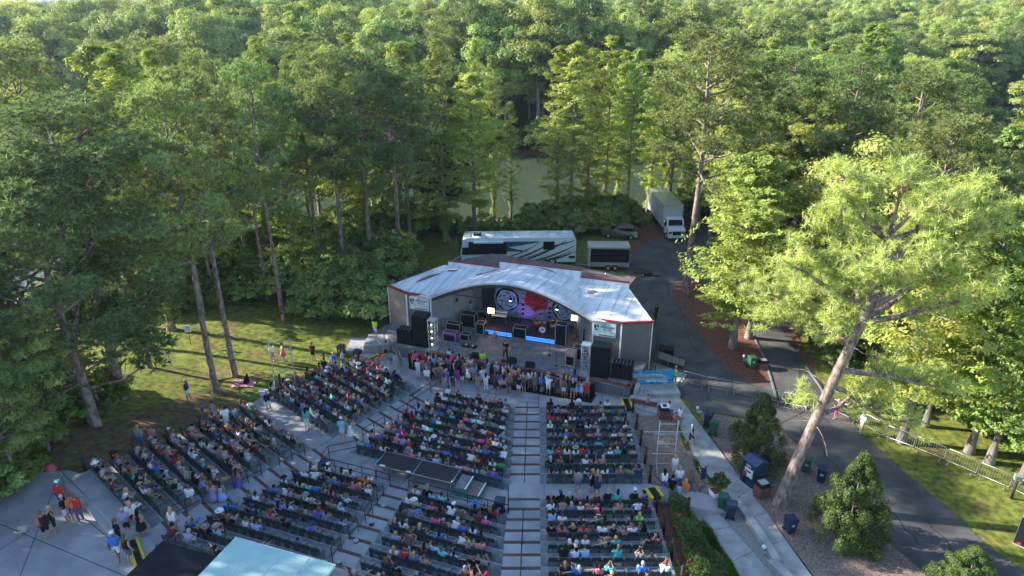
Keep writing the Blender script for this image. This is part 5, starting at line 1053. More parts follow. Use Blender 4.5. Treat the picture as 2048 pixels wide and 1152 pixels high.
e=MB(); [e.tube([(x,.1,-.4),(x,.05,1.2)],.02,5) for x in (.05,L/2,L-.05)]; e.build('banner_stakes',M['steel'],o)
# brick stands (grills)
def brickstand(px,py,rz,lab,w=.95,d=.8,h=.95):
    o=empty('brick_stand',G(px,py,.05),R(rz),lab,'brick stand','brick stands'); o.scale=(.85,)*3; MB().box((0,0,h/2),(w,d,h)).build('brick_base',M['bricks'],o)
    MB().box((0,0,h+.12),(w*.86,d*.86,.24)).build('dark_box',M['blackm'],o); MB().box((0,0,h+.26),(w*.7,d*.7,.03)).build('lid',M['alu'],o); MB().box((0,0,h),(w*1.05,d*1.05,.04)).build('ledge',M['post'],o)
brickstand(1327,836,5,'brick stand with black top and white sheet near the stage steps'); brickstand(1522,990,20,'brick grill stand beside the dark clothing bin'); brickstand(1524,736,10,'brick grill stand on the straw median by the green bin',.9,.7,.7)
o=empty('sheet_music_board',G(1327,836,.05)+Vector((0,0,1.06)),R(5),'white sheet lying on the brick stand near the stage steps','sign'); MB().box((0,0,.02),(.6,.5,.02),rx=.1).build('sheet',M['white'],o); MB().box((.0,.0,.035),(.3,.3,.005),rx=.1).build('print',M['ink'],o)
# clothing donation bin
o=empty('donation_bin',G(1505,963,.11),R(28),'large dark blue donation bin with white sign on its side','donation bin'); o.scale=(.62,.72,.88); b=MB(); b.vprism([(-.95,0),(.95,0),(.95,1.75),(.0,2.1),(-.95,1.9)],-.75,.75); b.build('body',M['binB'],o)
b=MB(); b.vprism([(-1.02,1.9),(-1.02,1.96),(0,2.18),(1.02,1.82),(1.02,1.76),(0,2.11)],-.8,.8); b.build('roof',pm('bin_roof_blue',(.035,.06,.14),.5),o)
MB().box((-.975,-.1,1.1),(.04,.9,.7)).build('sign_panel',M['signp'],o); MB().box((-.975,.0,1.65),(.05,.5,.22)).build('flap',M['alu'],o); MB().box((-1.0,-.1,1.2),(.03,.5,.12)).build('sign_print',M['navyink'],o)
# planter, lights, hydrants
o=empty('planter',G(1430,1000,.08),.3,'white tapered planter holding a round dark green shrub','planter'); b=MB(); b.tube([(0,0,0),(0,0,.75)],[.33,.5],4); b.build('pot',M['white'],o); MB().tube([(0,0,.70),(0,0,.755)],[.44,.44],4).build('soil',M['straw'],o)
for px,py,lab in ((1526,1104,'small round lamp beside the retaining kerb at the bottom right'),(1394,824,'small pale lamp on a stake at the road edge'),(1487,720,'small ground lamp beside the green bin on the median')):
    o=empty('garden_lamp',G(px,py,.06),0,lab,'lamp'); MB().tube([(0,0,0),(0,0,.3)],.05,8).build('stake',M['steel'],o); MB().sphere((0,0,.38),.13,10,7).build('globe',M['white'],o); MB().box((.15,-.1,.08),(.4,.3,.16)).build('base',M['conc2'],o)
# ladder frames
def ladder(base,rz,h,w,levels,arms,lab,tilt=0.,depth=.0):
    o=empty('ladder_frame',base,rz,lab,'frame tower','white pipe frame towers'); m=pm('pale_pipe',(.42,.42,.44),.4); b=MB()
    for sx in (-1,1): b.tube([(sx*w/2,0,0),(sx*w/2,0,h)],.035,6)
    b.build('pipes',m,o); 
    for i in range(levels): MB().tube([(-w/2-(.3 if i%2 else 0),0,h*(.22+.72*i/(levels-1))),(w/2,0,h*(.22+.72*i/(levels-1)))],.028,5).build('rung',m,o)
    if arms: MB().tube([(-arms,0,h*.80),(arms,0,h*.80)],.03,5).build('cross_arm',m,o)
    b=MB(); b.tube([(-w/2,0,h*.3),(-w*.5,-1.2,0)],.025,5); b.tube([(w/2,0,h*.3),(w*.5,-1.2,0)],.025,5); b.build('brace',m,o); return o
ladder(G(1327,950,.3),0,4.2,1.15,5,1.5,'white pipe frame tower with rungs standing on the chip bed')
q=GT(572,775); ladder(q,R(15),4.2,1.5,5,0,'white pipe frame tower standing between the lawn and the left seats')
# platform on walkway
P4=[G(764,925,1.95),G(905,964,1.95),G(921,935,1.95),G(785,902,1.95)]
p,q=Vector((-8.55,34.8,0)),Vector((-3.65,33.05,0)); d=q-p; L=d.length; o=empty('camera_platform',(p.x,p.y,1.22),math.atan2(d.y,d.x),'long black platform on silver legs standing on the cross walkway','platform')
for k in range(2): MB().box((L*(.25+.5*k),.72,.86),(L/2-.05,1.36,.04)).build('deck_panel',pm('black_ply',(.025,.022,.024),.35),o)
b=MB(); 
for y in (0,1.44): b.tube([(0,y,.86),(L,y,.86)],.04,4)
for x in (0,L/2,L): b.tube([(x,0,.86),(x,1.44,.86)],.04,4)
b.build('frame',M['steel'],o)
for x in (.04,L/2,L-.04):
    for y in (.02,1.42): MB().tube([(x,y,0),(x,y,.84)],.03,6).build('leg',M['steel'],o)
MB().box((.5,.06,.895),(.35,.12,.02)).build('label_plate',M['white'],o); MB().box((L/2-.3,.06,.895),(.3,.12,.02)).build('label_plate',M['white'],o)
r=empty('platform_steps',o.location+Vector((d.x/L*(L+.15),d.y/L*(L+.15),0)),math.atan2(d.y,d.x),'pale green box steps at the right end of the black platform','steps'); g_=pm('sea_green_paint',(.10,.24,.20),.6)
MB().bx(0,.75,0,1.3,0,.62).build('upper_box',g_,r); MB().bx(.76,1.6,0,1.3,0,.33).build('lower_box',g_,r); MB().bx(.02,.73,.02,1.28,.622,.64).build('tread',M['tread'],r); MB().bx(.78,1.5,.02,1.28,.332,.345).build('tread',M['chips'],r)
for x in (.70,1.52): MB().bx(x,x+.08,0,1.3,(.64 if x<1 else .345),(.66 if x<1 else .37)).build('white_edge',M['white'],r)
# control booth with white and black roof panels at the bottom
C1,C2,C3,C4=[G(*u,6.9) for u in ((470,1076),(670,1131),(640,1215),(400,1145))]
d=(C2-C1); rzb=math.atan2(d.y,d.x); L=d.length; o=empty('control_booth',(C1.x,C1.y,3.9),rzb,'flat roofed control booth with pale aqua roof at the bottom of the view','booth')
MB().box((L/2,-1.9,2.95),(L,3.8,.14)).build('roof',pm('aqua_roof_sheet',(.36,.55,.52),.7,scale=.7,c2=(.28,.45,.43),detail=8.),o); [MB().bx(x-.02,x+.02,-3.78,-.02,3.021,3.035).build('roof_seam',M['alu'],o) for x in (L*.25,L*.5,L*.75)]; MB().bx(.15,L-.15,-3.7,-.12,0,2.87).build('wall',M['siding'],o); MB().bx(-.02,L+.02,.0,.05,2.84,3.03).build('roof_edge',M['alu'],o); MB().bx(.4,L-.4,-.13,-.08,1.0,2.2).build('window',M['glass'],o)
B=[G(*u,6.7) for u in ((325,1083),(448,1114))]; d2=B[1]-B[0]; o=empty('tent_canopy',(B[0].x,B[0].y,3.95),math.atan2(d2.y,d2.x),'flat black canopy beside the aqua booth roof at the bottom','canopy')
MB().box((d2.length/2+.2,-1.9,2.75),(d2.length+.4,3.7,.06)).build('cover',pm('black_canvas',(.013,.014,.02),.8),o)
for x in (.05,d2.length+.2):
    for y in (-.15,-3.6): MB().tube([(x,y,0),(x,y,2.72)],.03,6).build('leg',M['steel'],o)
rail([G(*u,4.36) for u in ((128,966),(175,1012),(228,1070))],'pale handrail along the ramp at the lower left',None,.8,mat=M['steel'],posts=3,mid_=False)
# small umbrella-like red folded canopy at far left
p=G(118,985,3.96); o=empty('red_umbrella',p,0,'red umbrella held up at the edge of the upper plaza','umbrella'); MB().tube([(0,0,0),(0,0,1.9)],.015,5).build('shaft',M['steel'],o); MB().tube([(0,0,1.55),(0,0,1.85),(0,0,1.95)],[.3,.15,.01],8,cap=False).build('canopy',M['red'],o)
# hut left of the stage, lawn sign, picnic blankets, info board
o=empty('utility_hut',S(-9.9,5.6,0),SA+R(-8),'small white sloping roofed hut behind the left of the stage','hut'); b=MB(); b.bx(-.9,.9,-1.2,1.2,0,2.4); b.build('wall',M['white'],o); b=MB(); b.add([(-1,-1.3,2.4),(1,-1.3,2.4),(1,1.3,3.1),(-1,1.3,3.1),(-1,-1.3,2.32),(1,-1.3,2.32),(1,1.3,3.02),(-1,1.3,3.02)],[(0,1,2,3),(4,7,6,5),(0,4,5,1),(1,5,6,2),(2,6,7,3),(3,7,4,0)]); b.build('roof',M['whiter'],o)
for x in (-.45,.45): MB().box((x,.85,2.99),(.75,.5,.03),rx=.26).build('skylight',M['glass'],o)
q=GT(382,690); o=empty('lawn_sign',q,R(20),'small white notice sign on a post among the pines on the left','sign'); MB().tube([(0,0,0),(0,0,1.5)],.03,6).build('post',M['post'],o); MB().box((0,-.03,1.6),(.5,.03,.65)).build('panel',M['white'],o)
for k in range(5): MB().box((0,-.048,1.8-.1*k),(.36,.004,.03)).build('print_line',M['ink'],o)
def blanket(px,py,w,d,rz,c,c2,lab):
    q=GT(px,py); o=link('picnic_blanket',None) ; bpy.data.objects.remove(o); b=MB(); n=8
    for j in range(n+1):
        for i in range(n+1):
            x=(i/n-.5)*w; y=(j/n-.5)*d; X_=q.x+x*math.cos(rz)-y*math.sin(rz); Y_=q.y+x*math.sin(rz)+y*math.cos(rz); b.v.append((X_,Y_,float(gz(X_,Y_,.06))+.06+.02*math.sin(i*2.1+j*1.3)))
    for j in range(n):
        for i in range(n): b.f.append([j*(n+1)+i,j*(n+1)+i+1,(j+1)*(n+1)+i+1,(j+1)*(n+1)+i]); b.m.append(0); b.sm.append(True)
    tag(b.build('picnic_blanket',pm('blanket_print',c,.9,scale=4.,c2=c2,lo=.45,hi=.55)),lab,'blanket')
blanket(488,768,1.7,1.15,.1,(.65,.3,.4),(.25,.06,.12),'pink patterned picnic blanket under the pines with a woman on it'); blanket(585,800,2.0,1.3,-.7,(.45,.12,.16),(.3,.25,.28),'red striped blanket at the edge of the lawn by the left seats'); blanket(538,785,1.4,1.1,.5,(.5,.52,.7),(.2,.22,.4),'blue and white striped blanket near the pipe frame tower')
o=empty('park_post_box',G(2022,996,.02),R(-25),'grey meter box on a brown timber post beside the lawn barriers','meter box'); MB().tube([(0,0,0),(.0,0,1.45)],.09,8).build('post',M['post'],o); MB().box((0,0,1.6),(.42,.3,.36)).build('box',M['alu'],o); MB().box((0,-.16,1.6),(.3,.02,.24)).build('door',M['steel'],o)
# ---------------------------------------------------------------- vehicles
def wheel(o,x,y,r,w=.22,n=16,side=1):
    t=MB().tube([(x,y-w/2,r),(x,y+w/2,r)],r,n); q=t.build('wheel',M['rubber'],o); MB().tube([(x,y-w/2-.01,r),(x,y+w/2+.01,r)],r*.55,10).build('rim',M['alu'],q); return q
coachp=pm('coach_white_gloss',(.68,.74,.75),.25,coat=.5,var=.05); teal=pm('coach_teal_gloss',(.03,.12,.14),.25,coat=.5); grn=pm('coach_dark_swirl',(.03,.05,.055),.3); tan=pm('coach_brown_swirl',(.16,.09,.07),.3)
q0,q1=G(921,520,.0),G(1152,530,0.)
p0=Vector((-6.0,74.0,0)); o=empty('motor_coach',p0,R(1.5),'long white motorhome coach with teal and brown swirl stripes behind the stage','motorhome'); L=13.4; W_=2.55; Hh=3.45
b=MB(); b.vprism([(0.25,.45),(L,.45),(L,3.2),(L-.25,Hh),(.9,Hh),(.35,3.2),(.05,1.8)],0,W_); b.build('body',coachp,o)
MB().vprism([(1.0,1.9),(8.0,1.75),(5.6,2.3),(9.4,2.95),(9.0,3.02),(1.0,3.02)],-.012,-.004).build('teal_panel',teal,o)
for k,(x0,z0,x1,z1,w_,m) in enumerate(((5.2,.75,10.8,3.0,.22,grn),(6.3,.6,12.3,3.1,.2,grn),(7.6,.55,13.3,2.5,.25,tan),(9.4,.6,13.35,1.75,.22,grn),(4.4,.95,9.2,2.85,.14,grn),(6.6,.9,11.5,2.7,.1,tan),(8.6,.5,13.3,2.05,.12,grn),(10.2,2.4,13.3,3.15,.16,grn))):
    n=8; up_=[];dn=[]
    for i in range(n+1):
        t=i/n; x=x0+(x1-x0)*t; z=z0+(z1-z0)*t**1.6; ww=w_*math.sin(pi*min(1,.15+t*.75)); up_.append((x,z+ww/2)); dn.append((x,z-ww/2))
    MB().vprism(up_+dn[::-1],-.022-.002*k,-.012-.0015*k).build('swirl_stripe',m,o)
MB().vprism([(1.0,1.55),(5.4,1.55),(5.4,2.9),(1.0,2.9)],-.16,-.03).build('slide_out',M['black'],o); MB().bx(1.6,5.0,-.34,-.02,2.92,3.1).build('awning_box',coachp,o); MB().bx(9.6,10.9,-.05,-.026,2.0,3.0).build('side_window',M['glass'],o); MB().box((.62,.01-.02,1.9),(.75,.04,.9)).build('driver_window',M['glass'],o)
MB().box((.02,W_/2,2.35),(.12,W_*.9,1.3)).build('windscreen',M['glass'],o); MB().bx(12.6,13.3,-.03,-.01,.9,1.2).build('vent_grille',M['blackm'],o)
for x,m in ((2.0,M['glass']),(4.6,coachp),(6.6,coachp),(8.7,coachp),(10.7,coachp)): q=MB().box((x,1.2,Hh+.12),(.95,.75,.24),taper=.8).build('roof_unit',m if m!=coachp else M['white'],o); MB().box((x,1.2,Hh+.245),(.55,.4,.02)).build('cover',M['alu'],q)
MB().tube([(12.3,1.6,Hh),(12.3,1.6,Hh+.18)],[.45,.35],14).build('antenna_dome',M['white'],o); MB().bx(.5,1.2,.4,2.2,Hh,Hh+.1).build('front_cap',M['alu'],o)
b=MB(); b.tube([(.25,-.02,2.6),(-.1,-.35,2.6),(-.1,-.35,2.2)],.03,5); b.box((-.1,-.38,2.0),(.1,.2,.6)); b.build('mirror',M['black'],o)
for x in (2.1,9.6,10.7):
    for y in (.12,W_-.12): wheel(o,x,y,.5,.28)
o=empty('cargo_trailer',G(1176,543,0)+Vector((0,.4,0)),R(-2),'small grey cargo trailer with black side panel behind the stage','trailer'); L=4.7
MB().bx(0,L,0,2.1,.45,2.75).build('body',pm('trailer_grey',(.30,.31,.32),.4),o); MB().bx(.05,L-.05,-.012,-.004,1.0,2.6).build('side_panel',M['black'],o); MB().bx(-.02,L+.02,-.02,2.12,2.751,2.82).build('roof',M['alu'],o); MB().bx(0,.25,-.02,-.003,.5,2.7).build('corner_trim',M['alu'],o)
for x in (2.3,3.1):
    for y in (-.02,2.1): wheel(o,x,y,.34,.2)
b=MB(); b.box((2.7,-.08,.78),(1.8,.2,.06)); b.build('mudguard',M['alu'],o); b=MB(); b.tube([(0,.4,.45),(-1.3,1.05,.45)],.04,5); b.tube([(0,1.7,.45),(-1.3,1.05,.45)],.04,5); b.tube([(-1.3,1.05,.45),(-1.3,1.05,0)],.04,5); b.build('tow_bar',M['steel'],o)
o2=empty('flat_trailer',G(1268,548,0),R(-10),'low empty flat trailer with ramp parked right of the stage','trailer'); o2.scale=(.8,.8,.8); MB().box((1.2,0,.5),(2.4,1.5,.08)).build('bed',M['blackm'],o2); MB().box((2.9,0,.3),(1.2,1.4,.05)).build('ramp',M['siding'],o2); wheel(o2,1.2,-.85,.3,.18); wheel(o2,1.2,.85,.3,.18)
# box truck facing the camera
o=empty('box_truck',G(1352,482,0.),R(2.5),'white box truck parked facing the camera at the end of the drive','truck'); wp=pm('truck_white',(.62,.66,.72),.35,var=.05)
# local: x across, y back
MB().bx(-1.25,1.25,2.3,11.0,1.1,4.0).build('cargo_box',pm('box_body_grey',(.42,.43,.46),.5,var=.06),o); MB().bx(-1.27,1.27,2.28,11.02,3.95,4.06).build('box_roof',M['alu'],o)
for k in range(12): MB().bx(-1.265,-1.25,2.6+k*.7,2.65+k*.7,1.15,3.9).build('side_rib',M['alu'],o)
b=MB(); 
def vx(poly,x0,x1,mi=0):
    bb=MB(); n=len(poly); A=sum(poly[i][0]*poly[(i+1)%n][1]-poly[(i+1)%n][0]*poly[i][1] for i in range(n)); P=poly if A>0 else poly[::-1]
    bb.add([(x0,p[0],p[1]) for p in P]+[(x1,p[0],p[1]) for p in P],[tuple(range(n))[::-1],tuple(range(n,2*n))]+[(i,(i+1)%n,n+(i+1)%n,n+i) for i in range(n)],mi); return bb
vx([(-.05,.55),(0,1.35),(.15,1.55),(.85,1.7),(1.25,2.55),(2.2,2.62),(2.2,.55)],-1.1,1.1).build('cab',wp,o)
q=MB(); q.add([(-.92,.86,1.80),(.92,.86,1.80),(.86,1.20,2.48),(-.86,1.20,2.48)],[(0,1,2,3)]); q.v=[(x,y-.03,z) for x,y,z in q.v]; q.build('windscreen',M['glass'],o)
MB().bx(-.55,.55,-.09,-.05,.8,1.3).build('grille',M['blackm'],o); MB().bx(-1.15,1.15,-.2,-.02,.45,.72).build('bumper',wp,o)
for sx in (-1,1): MB().box((sx*.85,-.04,1.1),(.36,.08,.24)).build('headlight',M['glass'],o); MB().box((sx*1.35,.95,2.0),(.2,.12,.5)).build('mirror',M['black'],o); MB().bx(sx*1.105-.008,sx*1.105+.008,1.2,1.9,1.75,2.35).build('side_window',M['glass'],o)
for y in (.75,8.6):
    for x in (-1.0,1.0): 
        q=MB().tube([(x-.14,y,.48),(x+.14,y,.48)],.48,14).build('wheel',M['rubber'],o); MB().tube([(x-.15,y,.48),(x+.15,y,.48)],.25,10).build('rim',M['alu'],q)
# SUV
def suv(p,rz,lab,paint):
    o=empty('parked_car',p,rz,lab,'car'); b=MB(); W2=.92
    prof=[(-2.3,.35),(-2.35,.8),(-2.1,.95),(-1.1,1.05),(-.35,1.52),(.6,1.6),(1.6,1.52),(2.2,1.15),(2.35,.9),(2.3,.35)]
    for k in range(2): pass
    n=len(prof); ws=[W2 if z<1.1 else W2-.2 for x,z in prof]; b.add([(x,-w,z) for (x,z),w in zip(prof,ws)]+[(x,w,z) for (x,z),w in zip(prof,ws)],[tuple(range(n)),tuple(range(n,2*n))[::-1]]+[(i,n+i,n+(i+1)%n,(i+1)%n) for i in range(n)],0,False)
    # split side faces at the belt line for a waist
    b.build('body',paint,o)
    for sy in (-1,1):
        MB().vprism([(-.95,1.08),(-.3,1.44),(.5,1.5),(.5,1.08)],sy*.815-.006,sy*.815+.006).build('side_window',M['glass'],o).rotation_euler=(0,0,0); MB().vprism([(.58,1.08),(.58,1.5),(1.5,1.44),(1.95,1.12)],sy*.815-.006,sy*.815+.006).build('side_window',M['glass'],o)
        MB().bx(-.3,1.3,sy*.6-.02,sy*.6+.02,1.6,1.66).build('roof_rail',M['steel'],o); MB().box((2.3,sy*.72,.95),(.1,.3,.22)).build('tail_light',pm('red_lens',(.5,.03,.04),.3),o); MB().box((-2.28,sy*.68,.78),(.14,.32,.16)).build('headlight',M['alu'],o)
    q=MB(); q.add([(-1.08,-.66,1.09),(-1.08,.66,1.09),(-.38,.6,1.52),(-.38,-.6,1.52)],[(0,3,2,1)]); q.v=[(x-.02,y,z+.02) for x,y,z in q.v]; q.build('windscreen',M['glass'],o)
    q=MB(); q.add([(2.16,-.64,1.2),(2.16,.64,1.2),(1.66,.62,1.52),(1.66,-.62,1.52)],[(0,1,2,3)]); q.v=[(x+.02,y,z+.02) for x,y,z in q.v]; q.build('rear_window',M['glass'],o)
    for x in (-1.45,1.45):
        for y in (-.82,.82): wheel(o,x,y,.36,.22)
suv(G(1241,476,0)+Vector((0,.4,0)),R(-14),'grey brown compact car parked on the grass beside the drive',pm('taupe_car_paint',(.14,.12,.11),.3,.4,coat=.6,var=.03))
# black trailer at the right edge
o=empty('black_trailer',G(2022,1097,0),R(-48),'black enclosed trailer cut off by the right edge of the view','trailer'); MB().bx(0,4.5,0,2.1,.4,2.3).build('body',M['black'],o); MB().bx(-.02,4.52,-.02,2.12,2.301,2.34).build('roof_trim',M['alu'],o); MB().bx(-.02,4.5,-.04,.0,.38,.46).build('bumper',M['alu'],o); MB().bx(-.03,.0,-.02,.06,.4,2.3).build('corner_trim',M['steel'],o)
MB().bx(.9,1.9,-.03,-.001,1.2,1.4).build('name_plate',M['alu'],o)
for y in (.15,1.75): MB().bx(y,y+.2,-.05,-.03,.55,.63).build('tail_light',pm('red_lens',(.5,.03,.04),.3),o)
for y in (0.,2.1): wheel(o,2.2,y,.34,.2)
# load ramp, table right of the stage
o=empty('loading_ramp',S(12.6,1.6,0),SA,'metal loading ramp sloping off the right side of the stage','ramp'); b=MB(); b.add([(0,0,1.0),(0,1.5,1.0),(3.0,1.9,.35),(3.0,.5,.35),(0,0,.93),(0,1.5,.93),(3,1.9,.28),(3,.5,.28)],[(0,3,2,1),(4,5,6,7),(0,4,7,3),(3,7,6,2),(2,6,5,1),(1,5,4,0)]); b.build('plate',M['siding'],o); o.scale=(.75,.75,1); MB().tube([(1.2,.9,0),(1.2,.9,.7)],.05,6).build('leg',M['steel'],o); MB().tube([(2.9,1.1,0),(2.9,1.1,.3)],.05,6).build('leg',M['steel'],o)
sheet('loading_pad',[S(12.2,-.6)[:2],S(12.4,2.4)[:2],S(15.2,1.2)[:2],S(14.9,-.2)[:2]],.045,M['conc2'],True)
o=thing('equipment_cart',13.2,3.6,0,'black equipment cart behind the right corner of the stage','cart'); MB().box((0,0,.6),(1.2,.8,.8)).build('case',M['black'],o); [MB().tube([(x,y,0),(x,y,.2)],.06,6).build('castor',M['rubber'],o) for x in (-.5,.5) for y in (-.3,.3)]; MB().tube([(.55,0,.9),(.8,0,1.5)],.02,5).build('pole',M['steel'],o)

# ---------------------------------------------------------------- trees
def unit(v): return v/np.maximum(1e-9,np.linalg.norm(v,axis=-1,keepdims=True))
def blades(C,Axis,K,L,w,spread,rg,name,mat):
    """needle tufts: K thin triangles round each centre"""
    n=len(C); c=np.repeat(C,K,0); a=np.repeat(Axis,K,0); d=unit(a*spread+unit(rg.normal(size=(n*K,3)))); l=L*rg.uniform(.7,1.15,(n*K,1))
    s=unit(np.cross(d,rg.normal(size=(n*K,3))))*w/2; V=np.stack([c-s,c+s,c+d*l],1).reshape(-1,3); F=np.arange(n*K*3); return V,F,3
def cards(C,Nrm,size,rg,asp=.6,rand=.8):
    """leaf-sized rhombs"""
    n=len(C); nn=unit(Nrm+rand*unit(rg.normal(size=(n,3)))); u=unit(np.cross(nn,rg.normal(size=(n,3)))); v=np.cross(nn,u); s=size*rg.uniform(.6,1.3,(n,1))
    V=np.stack([C-u*s*.5,C+v*s*asp*.5,C+u*s*.5,C-v*s*asp*.5],1).reshape(-1,3); return V,np.arange(n*4),4
def crownmesh(name,V,F,k,mat): return rawmesh(name,V,F,k,[mat])
def limbpath(p0,dirv,L,rg,up=.15,n=5,wob=.12):
    P=[np.array(p0,float)]; d=np.array(dirv,float)
    for i in range(n): d=unit(d+np.array([0,0,up])/n*2+rg.normal(size=3)*wob); P.append(P[-1]+d*L/n)
    return P
def pine(seed,h,cb,r,leaf='pine',ntuft=1500,K=14,bl=.36,bw=.07,flat=.5,lean=(0,0),trunkr=.26,dens=1.):
    rg=np.random.default_rng(seed); b=MB(); n=9; tp=[]
    for i in range(n+1):
        t=i/n; tp.append(Vector((lean[0]*t**1.3+.25*math.sin(t*5+seed)*t,lean[1]*t**1.3+.25*math.cos(t*4+seed)*t,h*.96*t)))
    b.tube([Vector((0,0,-.4))]+tp,[trunkr*1.35]+[trunkr*(1.15 if i==0 else 1-.82*i/n) for i in range(n+1)],9)
    def trunkat(z):
        t=min(.999,max(0,z/(h*.96)))*n; i=int(t); return np.array(tp[i].lerp(tp[i+1],t-i)[:])
    clumps=[]
    nl=int(20*dens+r*2.4)
    for k in range(nl):
        f=(k+rg.uniform(0,.9))/nl; z=cb+(h-cb)*f*.97; prof=math.sin(pi*min(1,(.18+.80*f)))**.7*(1-.35*f); L=max(.8,r*prof*rg.uniform(.65,1.15)); az=k*2.4+rg.uniform(-.4,.4)
        d=np.array([math.cos(az),math.sin(az),.1+.55*f]); P=limbpath(trunkat(z),unit(d),L,rg,.25,5,.13); rr=.035+.028*L/2
        b.tube([Vector(p) for p in P],[rr*(1-.85*i/5) for i in range(6)],5,0,cap=False)
        m=max(3,int(L*2.3))
        for j in range(m):
            t=rg.uniform(.35,1)*5; i=min(4,int(t)); base=P[i]+(P[i+1]-P[i])*(t-i); az2=az+rg.choice([-1,1])*rg.uniform(.4,1.3); l2=rg.uniform(.5,1.5)*(1.25-t/8)
            P2=limbpath(base,unit(np.array([math.cos(az2),math.sin(az2),.25])),l2,rg,.3,2,.15); b.tube([Vector(p) for p in P2],[.03,.02,.012],4,0,cap=False); clumps.append((P2[-1],rg.uniform(.5,.95)))
        clumps.append((P[-1],.8))
    clumps.append((trunkat(h*.95),.9))
    per=max(4,int(ntuft/len(clumps))); C=[];A=[]
    for c,s in clumps:
        q=unit(rg.normal(size=(per,3)))*rg.uniform(.25,1,(per,1))**.5*s; q[:,2]*=flat; C.append(c+q); a=q/s; a[:,2]+=.55; A.append(unit(a))
    V,F,k=blades(np.concatenate(C),np.concatenate(A),K,bl,bw,.9,rg,'crown',None)
    return b,(V,F,k),M[leaf]
def cypress(seed,h,cb,r,leaf='cyp',nleaf=15000,size=.30,trunkr=.24,vine=0):
    rg=np.random.default_rng(seed); b=MB(); n=9; tp=[Vector((.18*math.sin(i*.8+seed)*i/n,.18*math.cos(i*.7+seed)*i/n,h*.98*i/n)) for i in range(n+1)]
    b.tube([Vector((0,0,-.6)),Vector((0,0,.3))]+tp[1:],[trunkr*2.2,trunkr*1.5]+[trunkr*(1-.86*i/n) for i in range(1,n+1)],9)
    C=[];Nn=[]; nl=int(26+h*1.3); per=nleaf//nl
    for k in range(nl):
        f=(k+rg.random())/nl; z=cb+(h-cb)*f; prof=(1-f)**.55*(.55+.45*min(1,f*5)); L=max(.5,r*prof*rg.uniform(.55,1.2)); az=k*2.4+rg.uniform(-.5,.5); t=z/(h*.98)*n; i=min(n-1,int(t)); base=np.array(tp[i].lerp(tp[i+1],min(1,t-i))[:])
        P=limbpath(base,unit(np.array([math.cos(az),math.sin(az),.12+.35*f])),L,rg,.02,4,.1); b.tube([Vector(p) for p in P],[.05*(1-.2*q)*(.5+L/5) for q in range(5)],4,0,cap=False)
        tt=rg.uniform(.15,1.03,per)**.75; ii=np.minimum((tt*4).astype(int),3); PP=np.array(P); pos=PP[ii]+(PP[ii+1]-PP[ii])*(tt*4-ii)[:,None]; w=.28*L*(1.25-tt)+.25
        # side sprays in flat fans, in little groups
        g=rg.integers(0,9,per); ga=rg.normal(size=(9,3))*np.array([1,1,.22]); off=ga[g]*w[:,None]*.8+rg.normal(size=(per,3))*np.array([.16,.16,.07]); off[:,2]-=.12*np.abs(ga[g][:,0])
        C.append(pos+off); q=np.tile([0,0,1.],(per,1)); q+=off*.6; Nn.append(unit(q))
    if vine:
        m=vine; z=rg.uniform(.3,cb+2,m); a=rg.uniform(0,2*pi,m); rr=trunkr+rg.uniform(.05,.75,m)*(1-z/(cb+3))**.4*(.6+.5*np.sin(z*2.3+seed)); C.append(np.stack([rr*np.cos(a),rr*np.sin(a),z],1)); Nn.append(unit(np.stack([np.cos(a),np.sin(a),.5+0*a],1)))
    V,F,k=cards(np.concatenate(C),np.concatenate(Nn),size,rg,.42,.4); return b,(V,F,k),M[leaf]
def broad(seed,h,cb,r,leaf='oak',lobes=46,per=470,size=.29,trunkr=.24,zsq=1.):
    rg=np.random.default_rng(seed); b=MB(); n=5; top=cb+(h-cb)*.6; tp=[Vector((.2*math.sin(i+seed),.2*math.cos(i+seed),top*i/n)) for i in range(n+1)]
    b.tube([Vector((0,0,-.4))]+tp,[trunkr*1.4]+[trunkr*(1.1-.75*i/n) for i in range(n+1)],8); C=[];Nn=[]; cz=(cb+h)/2; hz_=(h-cb)/2
    for k in range(lobes):
        d=unit(rg.normal(size=3)); d[2]=d[2]*.9+.15; q=rg.uniform(.55,1.)**.6; f=d[2]; wid=r*(1-.30*max(0,f)-.25*max(0,-f)); c=np.array([d[0]*wid*q,d[1]*wid*q,cz+d[2]*hz_*q*zsq*.92]); s=rg.uniform(.2,.36)*r*.9
        base=np.array([0,0,max(cb*.7,min(top*.95,c[2]-1.2-.3*np.hypot(c[0],c[1])))]); P=[base,base+(c-base)*.5+np.array([0,0,-.2]),c]; 
        if rg.random()<.6: b.tube([Vector(p) for p in P],[.09,.06,.02],4,0,cap=False)
        o=unit(rg.normal(size=(per,3))); o[:,2]=np.abs(o[:,2])*1.0-.35*(rg.random(per)<.45); rad=s*rg.uniform(.55,1.08,(per,1))*(1+.22*np.sin(o[:,:1]*7+k)*np.cos(o[:,1:2]*6)); C.append(c+o*rad*np.array([1,1,.72])); Nn.append(unit(o+np.array([0,0,.35])))
    V,F,k=cards(np.concatenate(C),np.concatenate(Nn),size,rg,.65,.45); return b,(V,F,k),M[leaf]
ARCH={}
def arch(key,res,bark):
    b,(V,F,k),m=res; ARCH[key]=(b.mesh('trunk',[M[bark]]),rawmesh('crown',V,F,k,[m]))
for i in range(4): arch('pine%d'%i,pine(100+i,23,10.5,5.6,ntuft=2600+150*i,dens=1.15),'bark')
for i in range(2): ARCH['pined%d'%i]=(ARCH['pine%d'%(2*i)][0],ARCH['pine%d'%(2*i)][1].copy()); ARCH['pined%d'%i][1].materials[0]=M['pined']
for i in range(2): arch('pineL%d'%i,pine(120+i,20,6,5.6,leaf='pineL',ntuft=3000,K=14,bl=.38,bw=.07,dens=1.15),'bark')
